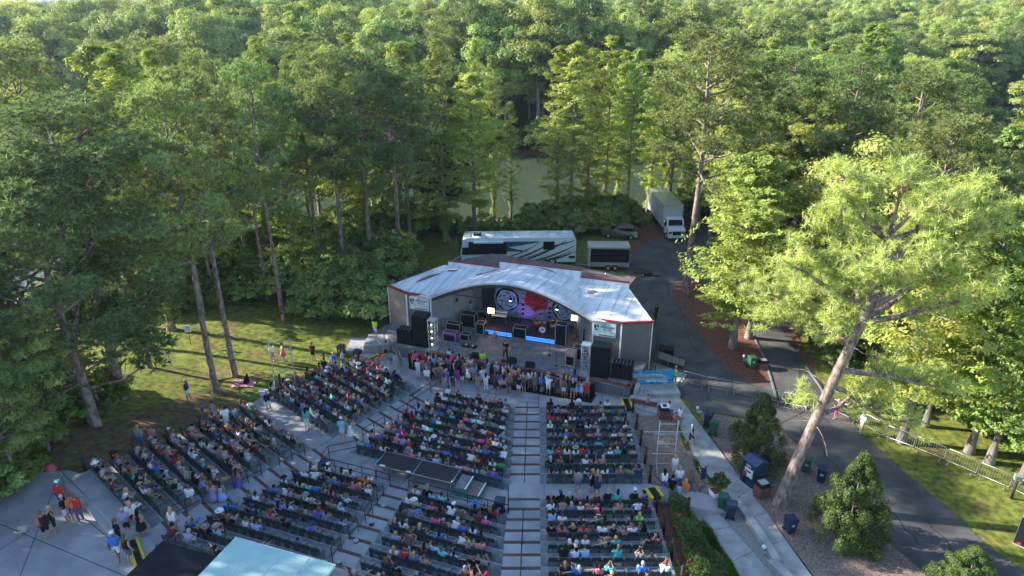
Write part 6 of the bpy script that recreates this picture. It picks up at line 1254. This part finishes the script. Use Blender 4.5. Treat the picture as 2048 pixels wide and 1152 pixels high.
for i in range(4): arch('cyp%d'%i,cypress(200+i,23,(7.5,3.5,4.5,3.)[i],4.1,vine=(500,1500,900,2500)[i]),'barkg')
for i in range(2): arch('cypy%d'%i,cypress(220+i,17,3,5.2,nleaf=19000,size=.34),'barkg')
for i in range(5): arch('oak%d'%i,broad(300+i,18,3.5,5.2,lobes=50+4*i),'barkg')
arch('mag0',broad(320,13,.6,3.4,'mag',52,260,.36),'barkg')
def cone(seed,h,r,leaf='shrub',lobes=95,per=330,size=.105):
    rg=np.random.default_rng(seed); b=MB(); b.tube([Vector((0,0,-.2)),Vector((0,0,h*.5)),Vector((.1,0,h*.93))],[.07,.05,.015],6); C=[];Nn=[]
    for k in range(lobes):
        f=rg.random()**1.25; a=rg.uniform(0,2*pi); w=r*(1-f)**.75*(.75+.25*min(1,f*6))*rg.uniform(.4,1.22); c=np.array([w*math.cos(a),w*math.sin(a),.3+f*(h-.5)]); s=rg.uniform(.25,.5)*(1.15-f*.6)
        o=unit(rg.normal(size=(per,3))+np.array([0,0,.25])); C.append(c+o*s*rg.uniform(.5,1.1,(per,1))*np.array([1,1,1.15])); Nn.append(unit(o+np.array([math.cos(a),math.sin(a),.5])*.5))
        if k%3==0: b.tube([Vector((0,0,max(.1,c[2]-.6))),Vector(c)],[.025,.01],4,0,cap=False)
    V,F,k=cards(np.concatenate(C),np.concatenate(Nn),size,rg,.6,.5); return b,(V,F,k),M[leaf]
arch('shrub0',cone(330,4.6,1.9),'barkg'); arch('shrub1',cone(331,4.6,2.1,lobes=140),'barkg')
arch('bush0',broad(340,2.4,.0,1.7,'vine',22,150,.26,.05),'barkg'); arch('bush1',broad(341,3.2,.0,2.2,'oak',26,150,.28,.05),'barkg')
REF={'pine':23,'pined':23,'pineL':20,'cyp':23,'cypy':17,'oak':18,'mag':13,'shrub':4.6,'bush':2.8}
NT=[0]
def plant(name,key,x,y,h,rz,label,cat,group=None,wr=1.,tilt=(0,0),z=None,crown='crown'):
    base=''.join(c for c in key if not c.isdigit()); s=h/REF[base]; tm,cm_=ARCH[key]; z=float(gz(x,y,.06)) if z is None else z
    o=empty(name,(x,y,z),rz,label,cat,group); o.rotation_euler=(tilt[0],tilt[1],rz); o.scale=(s*wr,s*wr,s); link('trunk' if base not in('shrub','bush') else 'stems',tm,o); link(crown if base not in('shrub','bush') else 'foliage',cm_,o); NT[0]+=1; return o
# --- the leaning pine on the wood chips, built limb by limb
def hero(base,fork,name,label,limbs,top,seed,tr=.42,ntuft=3400,leaf='pineL'):
    rg=np.random.default_rng(seed); B=Vector(base); o=empty(name,B,0,label,'tree'); b=MB(); Fk=Vector(fork)-B; T=Vector(top)-B
    P=[Vector((-.0,0,-.3)),Vector((0,0,0)),Fk*.25+Vector((-.12,0,0)),Fk*.5+Vector((-.1,.05,0)),Fk*.75+Vector((-.1,0,0)),Fk,Fk.lerp(T,.3)+Vector((.3,0,0)),Fk.lerp(T,.6)+Vector((.1,.1,0)),T]
    b.tube(P,[tr*1.9,tr*1.35,tr*1.02,tr*.93,tr*.86,tr*.75,tr*.45,tr*.28,.05],12); clumps=[]
    for (f,dx,dy,dz,L) in limbs:
        t=f*8; i=min(7,int(t)); s0=np.array(P[i].lerp(P[i+1],t-i)[:]); Q=limbpath(s0,unit(np.array([dx,dy,dz],float)),L,rg,.12,7,.14); r0=.07+.019*L
        b.tube([Vector(p) for p in Q],[r0*(1-.8*k/7) for k in range(8)],6,0,cap=False)
        for j in range(int(L*4.6)):
            t2=rg.uniform(.3,1)*7; k=min(6,int(t2)); s1=Q[k]+(Q[k+1]-Q[k])*(t2-k); d=unit(unit(np.array([dx,dy,dz*.5]))+rg.normal(size=3)*.8+np.array([0,0,.35])); l2=rg.uniform(.6,2.0)*(1.15-t2/14)
            Q2=limbpath(s1,d,l2,rg,.2,3,.2); b.tube([Vector(p) for p in Q2],[.045,.03,.02,.012],4,0,cap=False); clumps.append((Q2[-1],rg.uniform(.35,.62)))
            if rg.random()<.6: clumps.append((Q2[-2],.35))
        clumps.append((Q[-1],.6))
    for j in range(34):
        t=rg.uniform(2.4,6.5); i=int(t); s0=np.array(P[i].lerp(P[i+1],t-i)[:]); az=rg.uniform(0,2*pi); Q=limbpath(s0,unit(np.array([math.cos(az),math.sin(az),rg.uniform(-.3,.3)])),rg.uniform(.6,2.6),rg,-.1,4,.3); b.tube([Vector(p) for p in Q],[.04,.03,.022,.015,.008],4,0,cap=False)
    per=max(3,int(ntuft/len(clumps))); C=[];A=[]
    for c,s in clumps:
        q=unit(rg.normal(size=(per,3)))*rg.uniform(.3,1,(per,1))*s; q[:,2]*=.6; C.append(c+q); a=q/s; a[:,2]+=.5; A.append(unit(a))
    V,F,k=blades(np.concatenate(C),np.concatenate(A),17,.40,.04,.45,rg,'crown',None)
    link('trunk',b.mesh('trunk',[M['bark']]),o); link('crown',rawmesh('crown',V,F,k,[M[leaf]]),o); return o
hb=G(1560,1008,.03); rg=np.random.default_rng(5)
fk=Vector((hb.x+2.9,hb.y+.6,12.3)); limbs=[(.60,-1,.2,.35,6.2),(.68,1,.1,.35,7.6),(.72,1,-.3,.5,7.0),(.78,1,.4,.5,6.2),(.66,-1,.0,.45,6.4),(.74,-1,.3,.5,5.6),(.84,.8,.2,.6,5.0),(.84,-.8,.1,.6,4.6),(.62,.9,-.3,.25,6.8),(.60,-.5,-.7,.5,4.2),(.64,.3,.9,.5,5.5),(.63,1,.5,.3,6.5),(.50,1,.1,.02,7.0),(.46,1,-.25,-.1,5.2),(.42,-.6,-.2,.1,1.6),(.38,1,.2,-.05,4.6),(.66,-.8,.7,.6,5.4),(.68,-.6,-.6,.8,4.8),(.70,.7,.6,.8,5.5),(.72,.2,-.8,.7,4.5),(.75,-.9,.1,.7,4.8),(.78,.9,-.2,.7,4.8),(.82,-.3,.8,.8,4.0),(.86,.4,-.5,.9,3.6),(.9,-.5,-.2,.9,3.0),(.57,-.9,.5,.1,5.2),(.66,.95,.0,.5,6.2),(.74,.5,.9,.4,5.2),(.70,-1,-.2,.3,5.2)]
hero(hb,fk,'pine_tree','big leaning pine on the wood chips with pale trunk and bright yellow green tufts',limbs,(fk.x+1.3,fk.y+1.2,21.),5,.34,6500)
TAKEN=[(hb.x,hb.y),(fk.x,fk.y)]
# --- placed trees: photo px of the trunk foot, species, height, label
PT=[('pine_tree','pine0',1371,588,26.5,'tall straight pine on the straw median beside the drive',1.35,0),
('bald_cypress','cypy0',1465,697,17.5,'yellow green cypress on the straw median, left of its neighbour',1.15,.7),('bald_cypress','cypy1',1497,677,16.5,'yellow green cypress on the straw median, right of its neighbour',1.1,2.),
('pine_tree','pine1',433,786,22.5,'pine with long bare trunk on the lawn, left of the pair by the blanket',1.,1.),('pine_tree','pine2',470,752,23,'pine with long bare trunk on the lawn, right of the pair by the blanket',.95,2.),
('pine_tree','pine3',565,628,23.5,'pine at the edge of the lawn with a child at its foot',.85,.3),('pine_tree','pine0',536,600,21,'slender pine at the lawn edge left of the one with the child',.7,1.3),('pine_tree','pine1',500,566,23,'slender pine standing farthest back among the lawn pines',.7,2.3),
('bald_cypress','cypy0',1803,884,19,'cypress with pale leaning trunk behind the steel barriers, left of three',.9,.5),('bald_cypress','cypy1',1850,852,17,'slim reddish cypress behind the barriers on the right lawn',.75,1.5),('bald_cypress','cypy0',1978,925,15.5,'bright yellow green cypress with flared white trunk behind the barriers',1.0,2.5),('bald_cypress','cypy1',1938,905,17.5,'dark trunked cypress beside the flared white one on the right',.9,.2),('bald_cypress','cypy0',2040,965,14,'cypress at the right edge of the view behind the meter box',.9,1.2),
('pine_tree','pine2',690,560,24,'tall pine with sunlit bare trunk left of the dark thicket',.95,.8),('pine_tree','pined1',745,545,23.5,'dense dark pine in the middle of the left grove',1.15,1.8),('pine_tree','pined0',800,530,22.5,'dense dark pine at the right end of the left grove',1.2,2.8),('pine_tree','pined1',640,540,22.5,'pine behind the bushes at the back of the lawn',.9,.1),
('magnolia_tree','mag0',885,462,14.5,'dark conical magnolia at the water edge left of the coach',.9,0),
('bald_cypress','cyp0',958,435,24,'cypress with long bare pale trunk standing before the open water',.55,0),('bald_cypress','cyp1',988,432,22,'vine covered cypress second from the left before the open water',.7,1),('bald_cypress','cyp3',1022,430,16,'short leafy cypress between two tall ones before the open water',.7,2),
('bald_cypress','cyp3',1112,452,23.5,'ivy clad cypress just right of the open water',.95,.5),('bald_cypress','cyp0',1140,455,24,'tall cypress behind the right end of the coach',1.15,1.5),('bald_cypress','cyp1',1172,440,23,'cypress above the grey trailer',.95,2.5),('bald_cypress','cyp2',1207,435,24.5,'tall bare trunked cypress left of the parked car',.9,.7),('bald_cypress','cyp0',1252,440,23,'cypress right behind the parked car',.9,1.7),('bald_cypress','cyp1',1296,418,21,'cypress left of the box truck',.95,2.7),('bald_cypress','cyp2',1232,425,22.5,'thin cypress among those behind the parked car',.8,.2),
('pine_tree','pine2',1420,470,25,'pine with broad crown directly behind the tall drive pine',1.1,1.1),('pine_tree','pine3',1535,520,23.5,'pine with pale upper limbs beyond the second drive',1.25,.4),('pine_tree','pine0',1640,560,23.5,'pine with spreading crown beyond the second drive, right side',1.2,1.4),('pine_tree','pineL0',1590,540,20,'bright broad pine behind the leaning pine',1.1,2.4),
('bald_cypress','cypy0',1450,560,17.5,'leafy yellow cypress at the top of the straw median',.8,1.9),('pine_tree','pine1',1740,620,23,'tall pine behind the crown of the leaning pine',1.1,.9),('bald_cypress','cypy1',1620,640,12.,'low spreading cypress beside the second drive',.9,.6),
('oak_tree','oak0',100,900,9.5,'dark leafy tree in the lower left corner by the upper plaza',.8,0),('oak_tree','oak2',40,985,8.,'low dark leafy tree nearest the camera at the lower left',.95,1),('oak_tree','oak1',30,860,10,'leafy dark tree at the left edge above the upper plaza',.8,2)]
PT+=[('oak_tree','oak1',1675,700,19,'tall rounded oak standing behind the leaning pine',1.15,.9),('pine_tree','pine3',1790,760,21,'tall pine rising above the first cypress behind the barriers',1.1,.5)]
PT+=[('pine_tree','pineL1',1455,510,21,'bright pine overhanging the drive just right of the box truck',1.3,.4),('oak_tree','oak3',1515,500,18,'leafy oak at the top of the second drive',1.2,1.4),('bald_cypress','cypy0',1395,455,20,'yellow green cypress directly right of the box truck',.95,2.4),('pine_tree','pineL0',1335,425,22,'bright pine behind the box truck',1.2,.3),('bald_cypress','cypy1',1640,680,14,'spreading yellow cypress between second drive and lawn',1.1,1.1),('bald_cypress','cypy0',1700,730,15,'leafy yellow cypress at the top of the right lawn',1.1,.6),('oak_tree','oak4',1580,510,17,'round oak between the two largest pines behind the drive',1.2,.2)]
PT+=[('pine_tree','pined1',245,795,20.5,'huge dark pine with low limbs covering the left of the lawn',1.7,1.3)]
for nm,key,px,py,h,lab,wr,rz in PT:
    q=GT(px,py); t=plant(nm,key,q.x,q.y,h,rz*2.1,lab,'tree',None,wr); TAKEN.append((q.x,q.y))
# the huge dark pine has a second, lower crown layer
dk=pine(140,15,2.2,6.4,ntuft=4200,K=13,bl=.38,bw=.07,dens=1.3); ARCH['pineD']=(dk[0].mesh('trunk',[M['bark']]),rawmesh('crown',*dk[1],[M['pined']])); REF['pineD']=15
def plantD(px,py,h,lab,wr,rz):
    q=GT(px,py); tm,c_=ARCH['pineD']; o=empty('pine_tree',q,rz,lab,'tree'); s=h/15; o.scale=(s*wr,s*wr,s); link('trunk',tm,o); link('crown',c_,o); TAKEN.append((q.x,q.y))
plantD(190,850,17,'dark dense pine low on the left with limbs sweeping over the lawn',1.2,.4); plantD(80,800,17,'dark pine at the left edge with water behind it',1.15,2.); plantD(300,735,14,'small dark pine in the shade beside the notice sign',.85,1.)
# shrubs near the paths
for nm,key,px,py,h,lab,wr in (('holly_shrub','shrub0',1508,925,5.4,'tall pointed bright shrub on the mulch left of the leaning pine',.92),('holly_shrub','shrub1',1690,1082,6.3,'large dark pointed shrub beside the road at the right',.70),('holly_shrub','shrub1',1925,1190,3.3,'small shrub at the bottom edge beside the road',1.1)):
    q=G(px,py,.05); plant(nm,key,q.x,q.y,h,rnd.random()*6,lab,'shrub',None,wr,z=.03)
q=G(1434,988,.08); b_,c_,_m=broad(350,1.15,.0,.62,'mag',30,120,.10,.03); o=empty('potted_shrub',(q.x-.05,q.y-.3,.78),0,'round dark green shrub growing in the white planter','shrub'); link('foliage',rawmesh('foliage',*c_,[M['shrub']]),o); link('stems',b_.mesh('stems',[M['barkg']]),o)
# rose bushes and ornamental grass
def patch(name,polypx,z,lab,cat,hh,n,mat,size,flowers=0,grass=False,seed=1):
    rg=np.random.default_rng(seed); P=np.array([G(*p,z).xy[:] for p in polypx]); lo,hi=P.min(0),P.max(0); X_=rg.uniform(lo[0],hi[0],n*4); Y_=rg.uniform(lo[1],hi[1],n*4); k=inpoly(X_,Y_,P.tolist()); X_=X_[k][:n]; Y_=Y_[k][:n]; m=len(X_); zz=gz(X_,Y_)
    top=hh*(.65+.35*np.sin(X_*2.1)*np.cos(Y_*1.7)+.15*rg.random(m))
    if grass:
        a=rg.uniform(0,2*pi,m); d=np.stack([np.cos(a)*.5,np.sin(a)*.5,np.ones(m)],1); C=np.stack([X_,Y_,zz],1); s=np.stack([-np.sin(a),np.cos(a),0*a],1)*.018; L=top[:,None]; V=np.stack([C-s,C+s,C+unit(d)*L+s*.3,C+unit(d)*L-s*.3],1).reshape(-1,3); me=rawmesh(name,V,np.arange(m*4),4,[mat])
    else:
        C=np.stack([X_,Y_,zz+top*rg.uniform(.15,1,m)**.5],1); V,F,kk=cards(C,np.tile([0,0,1.],(m,1)),size,rg,.6,1.2); me=rawmesh(name,V,F,kk,[mat])
        if flowers:
            i=rg.integers(0,m,flowers); C=np.repeat(np.stack([X_[i],Y_[i],zz[i]+top[i]+.02],1),7,0)+rg.normal(size=(flowers*7,3))*.05; V2,F2,_=cards(C,rg.normal(size=C.shape),.11,rg,.8,1.); me2=rawmesh('blossoms',V2,F2,4,[pm('rose_red',(.55,.03,.05),.6)]); 
            o=link(name,me); link('blossoms',me2,o); return tag(o,lab,cat)
    return tag(link(name,me),lab,cat)
patch('rose_bushes',[(1335,1003),(1374,1003),(1382,1030),(1400,1060),(1430,1100),(1460,1165),(1470,1230),(1375,1230),(1358,1150),(1342,1080)],.8,'rose bushes with red blossoms along the right side of the rear seats','rose bushes',1.15,15000,M['shrub'],.13,16,seed=4)['kind']='stuff'
patch('ornamental_grass',[(1398,1048),(1425,1068),(1462,1128),(1490,1180),(1480,1240),(1455,1165),(1425,1100)],.3,'fine bright green ornamental grass between roses and footpath','grass',.6,12000,M['vine'],.1,grass=True,seed=5)['kind']='stuff'
patch('hedge_strip',[(1374,880),(1388,900),(1405,945),(1436,966),(1428,976),(1400,955),(1382,920)],.1,'narrow low green planting along the sidewalk edge','planting',.25,1500,M['shrub'],.1,seed=6)['kind']='stuff'
# --- forest: scattered individuals, then one far wood
def spots(n,fn,mind,seed,x0,x1,y0,y1,pts=None,maxtry=60000):
    rg=np.random.default_rng(seed); cell={}; g=mind
    for p in (pts or []): cell.setdefault((int(p[0]//g),int(p[1]//g)),[]).append(p)
    X_=rg.uniform(x0,x1,maxtry); Y_=rg.uniform(y0,y1,maxtry); S_=lakesd(X_,Y_); k=fn(X_,Y_,S_)
    res=[]
    for x,y in zip(X_[k].tolist(),Y_[k].tolist()):
        if len(res)>=n: break
        c=(int(x//g),int(y//g)); ok=True
        for a in (-1,0,1):
            for b in (-1,0,1):
                for p in cell.get((c[0]+a,c[1]+b),()):
                    if (p[0]-x)**2+(p[1]-y)**2<mind*mind: ok=False
        if ok: res.append((x,y)); cell.setdefault(c,[]).append((x,y))
    return res
def IV(x,y,m=1.12): return np.abs(x)<.75*m*(y*cp+CH*sp)
# left grove along the shore
def fL(x,y,s): return (s>-14)&(s<np.where(x<-16,5,-1))&(x<-4)&(y>52)&~((x<-38)&(y<65))&~((x>-19)&(y<80))&(x>-75)
gl=spots(50,fL,4.,21,-75,-5,50,110,TAKEN); TAKEN+=gl
for x,y in gl:
    k=rnd.choice(['pine0','pine1','pine2','pine3','cyp0','cyp2','cyp3','cypy0','cyp1','oak1','cypy1']); nm='pine_tree' if k.startswith('pine') else 'bald_cypress' if k[0]=='c' else 'oak_tree'
    plant(nm,k,x,y,rnd.uniform(20,25) if k[0]!='o' else 14,rnd.random()*6,'%s in the grove between left lawn and lake'%{'pine_tree':'tall pine','bald_cypress':'slim bald cypress','oak_tree':'leafy oak'}[nm],'tree','%s of the grove by the left shore'%{'pine_tree':'pines','bald_cypress':'cypresses','oak_tree':'oaks'}[nm],rnd.uniform(.75,1.1))
# right wood beyond the barriers and second drive
def fR(x,y,s): return (s<-1)&np.where(y<44,x>33+(44-y)*.6,np.where(y<70,x>28,x>27))
gr=spots(70,fR,5.2,22,24,120,36,150,TAKEN); TAKEN+=gr
for x,y in gr:
    k=rnd.choice(['pine0','pine1','pineL0','pineL1','cypy0','cypy1','cypy0','oak1','oak3','pine3','pine2']); nm='pine_tree' if k.startswith('pine') else 'oak_tree' if k.startswith('oak') else 'bald_cypress'
    h=rnd.uniform(17,23) if y>50 else rnd.uniform(13,17)
    u_=x/(y*cp+CH*sp)
    if .62<u_<.76:
        h=min(h,28.2-.2*y)
        if h<6.5: continue
    plant(nm,k,x,y,h,rnd.random()*6,'%s in the sunlit wood behind the barriers'%{'pine_tree':'spreading pine','oak_tree':'round leafy oak','bald_cypress':'yellow green cypress'}[nm],'tree','%s of the wood on the right'%{'pine_tree':'pines','oak_tree':'oaks','bald_cypress':'cypresses'}[nm],rnd.uniform(.9,1.25))
# cypresses standing along and in the lake margin, middle
def fM(x,y,s): return ~((x>16)&(x<25)&(y<98))&(s>-5)&(s<2.5)&(x>8)&(x<60)&(y>85)&(y<135)
gm_=spots(16,fM,3.4,23,8,60,85,135,TAKEN); TAKEN+=gm_
for x,y in gm_: plant('bald_cypress',rnd.choice(['cyp0','cyp1','cyp2','cyp3']),x,y,rnd.uniform(20,24),rnd.random()*6,'bald cypress at the lake margin behind the truck','tree','cypresses at the lake margin',rnd.uniform(.7,1.1),z=-.3)
# wood behind the drive
def fD(x,y,s): return (s<-2)&(x>26)&(x<45)&(y>88)&(y<108)
gd=spots(14,fD,4.2,24,24,45,86,108,TAKEN); TAKEN+=gd
for x,y in gd: 
    k=rnd.choice(['pine0','pine2','oak1','cyp1']); nm='pine_tree' if k.startswith('pine') else 'oak_tree' if k.startswith('oak') else 'bald_cypress'
    plant(nm,k,x,y,rnd.uniform(19,24),rnd.random()*6,'tree (%s) in the dense wood behind the box truck'%nm.replace('_tree','').replace('_',' '),'tree','trees behind the box truck',rnd.uniform(.9,1.2))
# trees left of the view that shade the seats
def fS(x,y,s): return ~IV(x,y,1.0)&(s<-3)&(x>-75)&(y<x*-.25+27)&(y>x*-.1+14)
gs=spots(26,fS,5.,25,-75,-34,8,52,TAKEN); TAKEN+=gs
for x,y in gs: plant('pine_tree',rnd.choice(['pine0','pine1','pine2','pine3']),x,y,rnd.uniform(17,23),rnd.random()*6,'pine just outside the left edge of the view','tree','pines left of the view',rnd.uniform(.9,1.2))
# far bank, nearest belt as individuals
def fF(x,y,s): return (s<-1.5)&(s>-34)&(y>118)&IV(x,y,1.05)&~((x<100)&(y<.62*x+100)&(x>20))
gf=spots(max(0,292-NT[0]-4),fF,6.6,26,-150,190,100,260,TAKEN,200000); 
for x,y in gf:
    k=rnd.choice(['oak0','oak1','oak2','oak3','oak4','oak0','oak2','cypy0','cyp1','pine2','pineL1']); nm='pine_tree' if k.startswith('pine') else 'oak_tree' if k.startswith('oak') else 'bald_cypress'
    plant(nm,k,x,y,rnd.uniform(16,23.5),rnd.random()*6,'%s on the far bank of the lake'%{'pine_tree':'pine','oak_tree':'rounded leafy tree','bald_cypress':'cypress'}[nm],'tree','%s on the far bank'%{'pine_tree':'pines','oak_tree':'leafy trees','bald_cypress':'cypresses'}[nm],rnd.uniform(.95,1.35))
print('trees',NT[0],len(gf))
# each repeated tree is named by its place in its group, counted from the left
def nth(i): return ORD[i] if i<20 else '%d%s'%(i+1,{1:'st',2:'nd',3:'rd'}.get((i+1)%10,'th') if (i+1)%100 not in (11,12,13) else 'th')
grp_={}
for o in col.objects:
    if o.parent is None and o.get('category')=='tree' and o.get('group') and o['group']!='pines left of the view': grp_.setdefault(o['group'],[]).append(o)
for g_,L_ in grp_.items():
    L_.sort(key=lambda o:o.location.x/(o.location.y*cp+(CH-o.location.z)*sp))
    for i,o in enumerate(L_): o['label']='%s, %s from the left'%(o['label'],nth(i))
# scatter helper (geometry nodes) for what nobody could count
def scatter(name,pts,srcs,label,cat):
    """pts rows: x,y,z,scale,rot,idx"""
    c=bpy.data.collections.new(name+'_models'); 
    for i,me in enumerate(srcs):
        o=bpy.data.objects.new('%s_model_%02d'%(name,i),me); c.objects.link(o)
    P=np.array(pts,np.float32); me=bpy.data.meshes.new(name); me.vertices.add(len(P)); me.vertices.foreach_set('co',P[:,:3].ravel())
    for nm,colm,ty in (('sc',3,'FLOAT'),('ro',4,'FLOAT'),('ix',5,'INT')):
        a=me.attributes.new(nm,ty,'POINT'); a.data.foreach_set('value',P[:,colm].astype(np.float32 if ty=='FLOAT' else np.int32))
    ob=link(name,me); tag(ob,label,cat,kind='stuff'); ng=bpy.data.node_groups.new(name,'GeometryNodeTree'); ng.interface.new_socket('Geometry',in_out='INPUT',socket_type='NodeSocketGeometry'); ng.interface.new_socket('Geometry',in_out='OUTPUT',socket_type='NodeSocketGeometry')
    n=ng.nodes; l=ng.links; gi=n.new('NodeGroupInput'); go=n.new('NodeGroupOutput'); ip=n.new('GeometryNodeInstanceOnPoints'); ci=n.new('GeometryNodeCollectionInfo'); ci.inputs['Collection'].default_value=c; ci.inputs['Separate Children'].default_value=True; ci.inputs['Reset Children'].default_value=True
    def att(nm,ty): a=n.new('GeometryNodeInputNamedAttribute'); a.data_type=ty; a.inputs['Name'].default_value=nm; return a.outputs[0]
    ip.inputs['Pick Instance'].default_value=True; l.new(gi.outputs[0],ip.inputs['Points']); l.new(ci.outputs[0],ip.inputs['Instance']); l.new(att('ix','INT'),ip.inputs['Instance Index'])
    cx=n.new('ShaderNodeCombineXYZ'); l.new(att('ro','FLOAT'),cx.inputs[2]); l.new(cx.outputs[0],ip.inputs['Rotation']); l.new(att('sc','FLOAT'),ip.inputs['Scale']); l.new(ip.outputs[0],go.inputs[0])
    md=ob.modifiers.new('scatter','NODES'); md.node_group=ng; return ob
def joined(key):
    tm,c_=ARCH[key]; V1,L1,n1=arr2(tm); V2,L2,n2=arr2(c_); return rawmesh('model',np.concatenate([V1,V2]),np.concatenate([L1,L2+len(V1)]),np.concatenate([n1,n2]),[tm.materials[0],c_.materials[0]],np.concatenate([np.zeros(len(n1)),np.ones(len(n2))]).astype(int))
def arr2(me):
    V=np.zeros(len(me.vertices)*3,np.float32); me.vertices.foreach_get('co',V); L=np.zeros(len(me.loops),np.int32); me.loops.foreach_get('vertex_index',L); n=np.zeros(len(me.polygons),np.int32); me.polygons.foreach_get('loop_total',n); return V.reshape(-1,3),L,n
FK=['oak0','oak1','oak2','oak3','oak4','cypy0','pine2','pineL1']; rg=np.random.default_rng(9); pts=[]
used=set((int(x//6),int(y//6)) for x,y in gf+TAKEN)
y=95.
while y<1500:
    st_=7.4*(1+max(0,y-240)/520); xm=.80*(y*cp+CH*sp)
    xs_=np.arange(-xm,xm,st_)+rg.uniform(-.4,.4)*st_; X_=xs_+rg.uniform(-.33,.33,len(xs_))*st_; Y_=y+rg.uniform(-.33,.33,len(xs_))*st_; S_=lakesd(X_,Y_)
    for x,yy,s in zip(X_,Y_,S_):
        if s>-2 or (int(x//6),int(yy//6)) in used: continue
        if yy<128 and x<14 : continue
        if x>8 and yy<100: continue
        if yy<165 and .615<x/(yy*cp+CH*sp)<.80: continue
        hgt=rg.uniform(17,23.5)+2.2*math.sin(x*.021+yy*.013)+1.5*math.sin(x*.05-yy*.037)
        if yy>260: hgt=min(hgt,25.5)-3.5*float(sm(.15,.4,-x/yy)) if x<0 else hgt
        i=int(rg.choice(8,p=[.17,.17,.17,.15,.15,.09,.05,.05])); base=''.join(c for c in FK[i] if not c.isdigit()); pts.append((x,yy,-.2+7*float(sm(300,900,yy)*sm(-.5,-.2,x/yy)),hgt/REF[base]*1.18,rg.uniform(0,6.28),i))
    y+=st_*.88
print('far trees',len(pts))
scatter('far_forest',pts,[joined(k) for k in FK],'continuous far woodland rolling back to the horizon beyond the lake','forest')
# undergrowth: shore thickets and forest floor
ug=[]; 
def addug(n,fn,x0,x1,y0,y1,seed,s0=.5,s1=1.2):
    for x,y in spots(n,fn,1.25,seed,x0,x1,y0,y1,None,30000): ug.append((x,y,float(gz(x,y,.06))-.1,rnd.uniform(s0,s1),rnd.random()*6.3,rnd.choice([0,1])))
addug(60,lambda x,y,s:(s>-6)&(s<.6)&(x>-12)&(x<6),-12,6,84,95,41,.3,.55)
addug(330,lambda x,y,s:(s>-7)&(s<.6)&(y>50)&~((x>16)&(x<25)&(y>78)&(y<99))&~((x>-12)&(x<6))&~((x<-37)&(y<75)),-62,60,46,135,31,.6,1.3)
addug(130,lambda x,y,s:(x<-24)&(y>50)&(s<-1)&(y>66+(x+24)*.6),-60,-20,50,92,32,.7,1.5)
addug(90,lambda x,y,s:(x>-20)&(x<-13.2)&(y>60)&(y<80),-20,-13,58,80,33,.7,1.5)
addug(420,lambda x,y,s:(x>31.5+np.maximum(0,42-y)*1.1)&(s<-1),30,90,33,90,34,.5,1.3)
addug(120,lambda x,y,s:(x>27.5)&(x<34)&(y>44)&(y<62),27,34,42,62,35,.35,.8)
addug(60,lambda x,y,s:(x<-27.5)&(y<42)&(y>26),-44,-26,26,42,36,.7,1.3)
addug(80,lambda x,y,s:(s<-1)&(x>2)&(x<17)&(y>83)&(y<97)&~((x>8)&(y<90)),2,17,83,97,37,.7,1.3)
addug(400,lambda x,y,s:(s>-8)&(s<.8)&(y>130),-140,170,130,260,38,1.0,2.0)
scatter('undergrowth',ug,[joined('bush0'),joined('bush1')],'leafy thickets and creepers on the banks and the floor of the woods','undergrowth')
# fallen needles and leaves on road edges, beds and paving
rg=np.random.default_rng(77); X_=rg.uniform(-30,45,60000); Y_=rg.uniform(25,75,60000); rp_=[G(*p).xy[:] for p in road]; dr=edist(X_,Y_,rp_); k=(dr<rg.exponential(.5,60000))&(X_>8); X_,Y_=X_[k][:5000],Y_[k][:5000]
C=np.stack([X_,Y_,np.maximum(gz(X_,Y_),.03)+.03],1); V,F,kk=cards(C,np.tile([0,0,1.],(len(C),1)),.13,rg,.4,.25); tag(link('leaf_litter',rawmesh('leaf_litter',V,F,kk,[pm('fallen_leaves',(.30,.17,.09),.9,c2=(.16,.08,.05))])),'fallen needles and leaves along the edges of the road','leaf litter',kind='stuff')
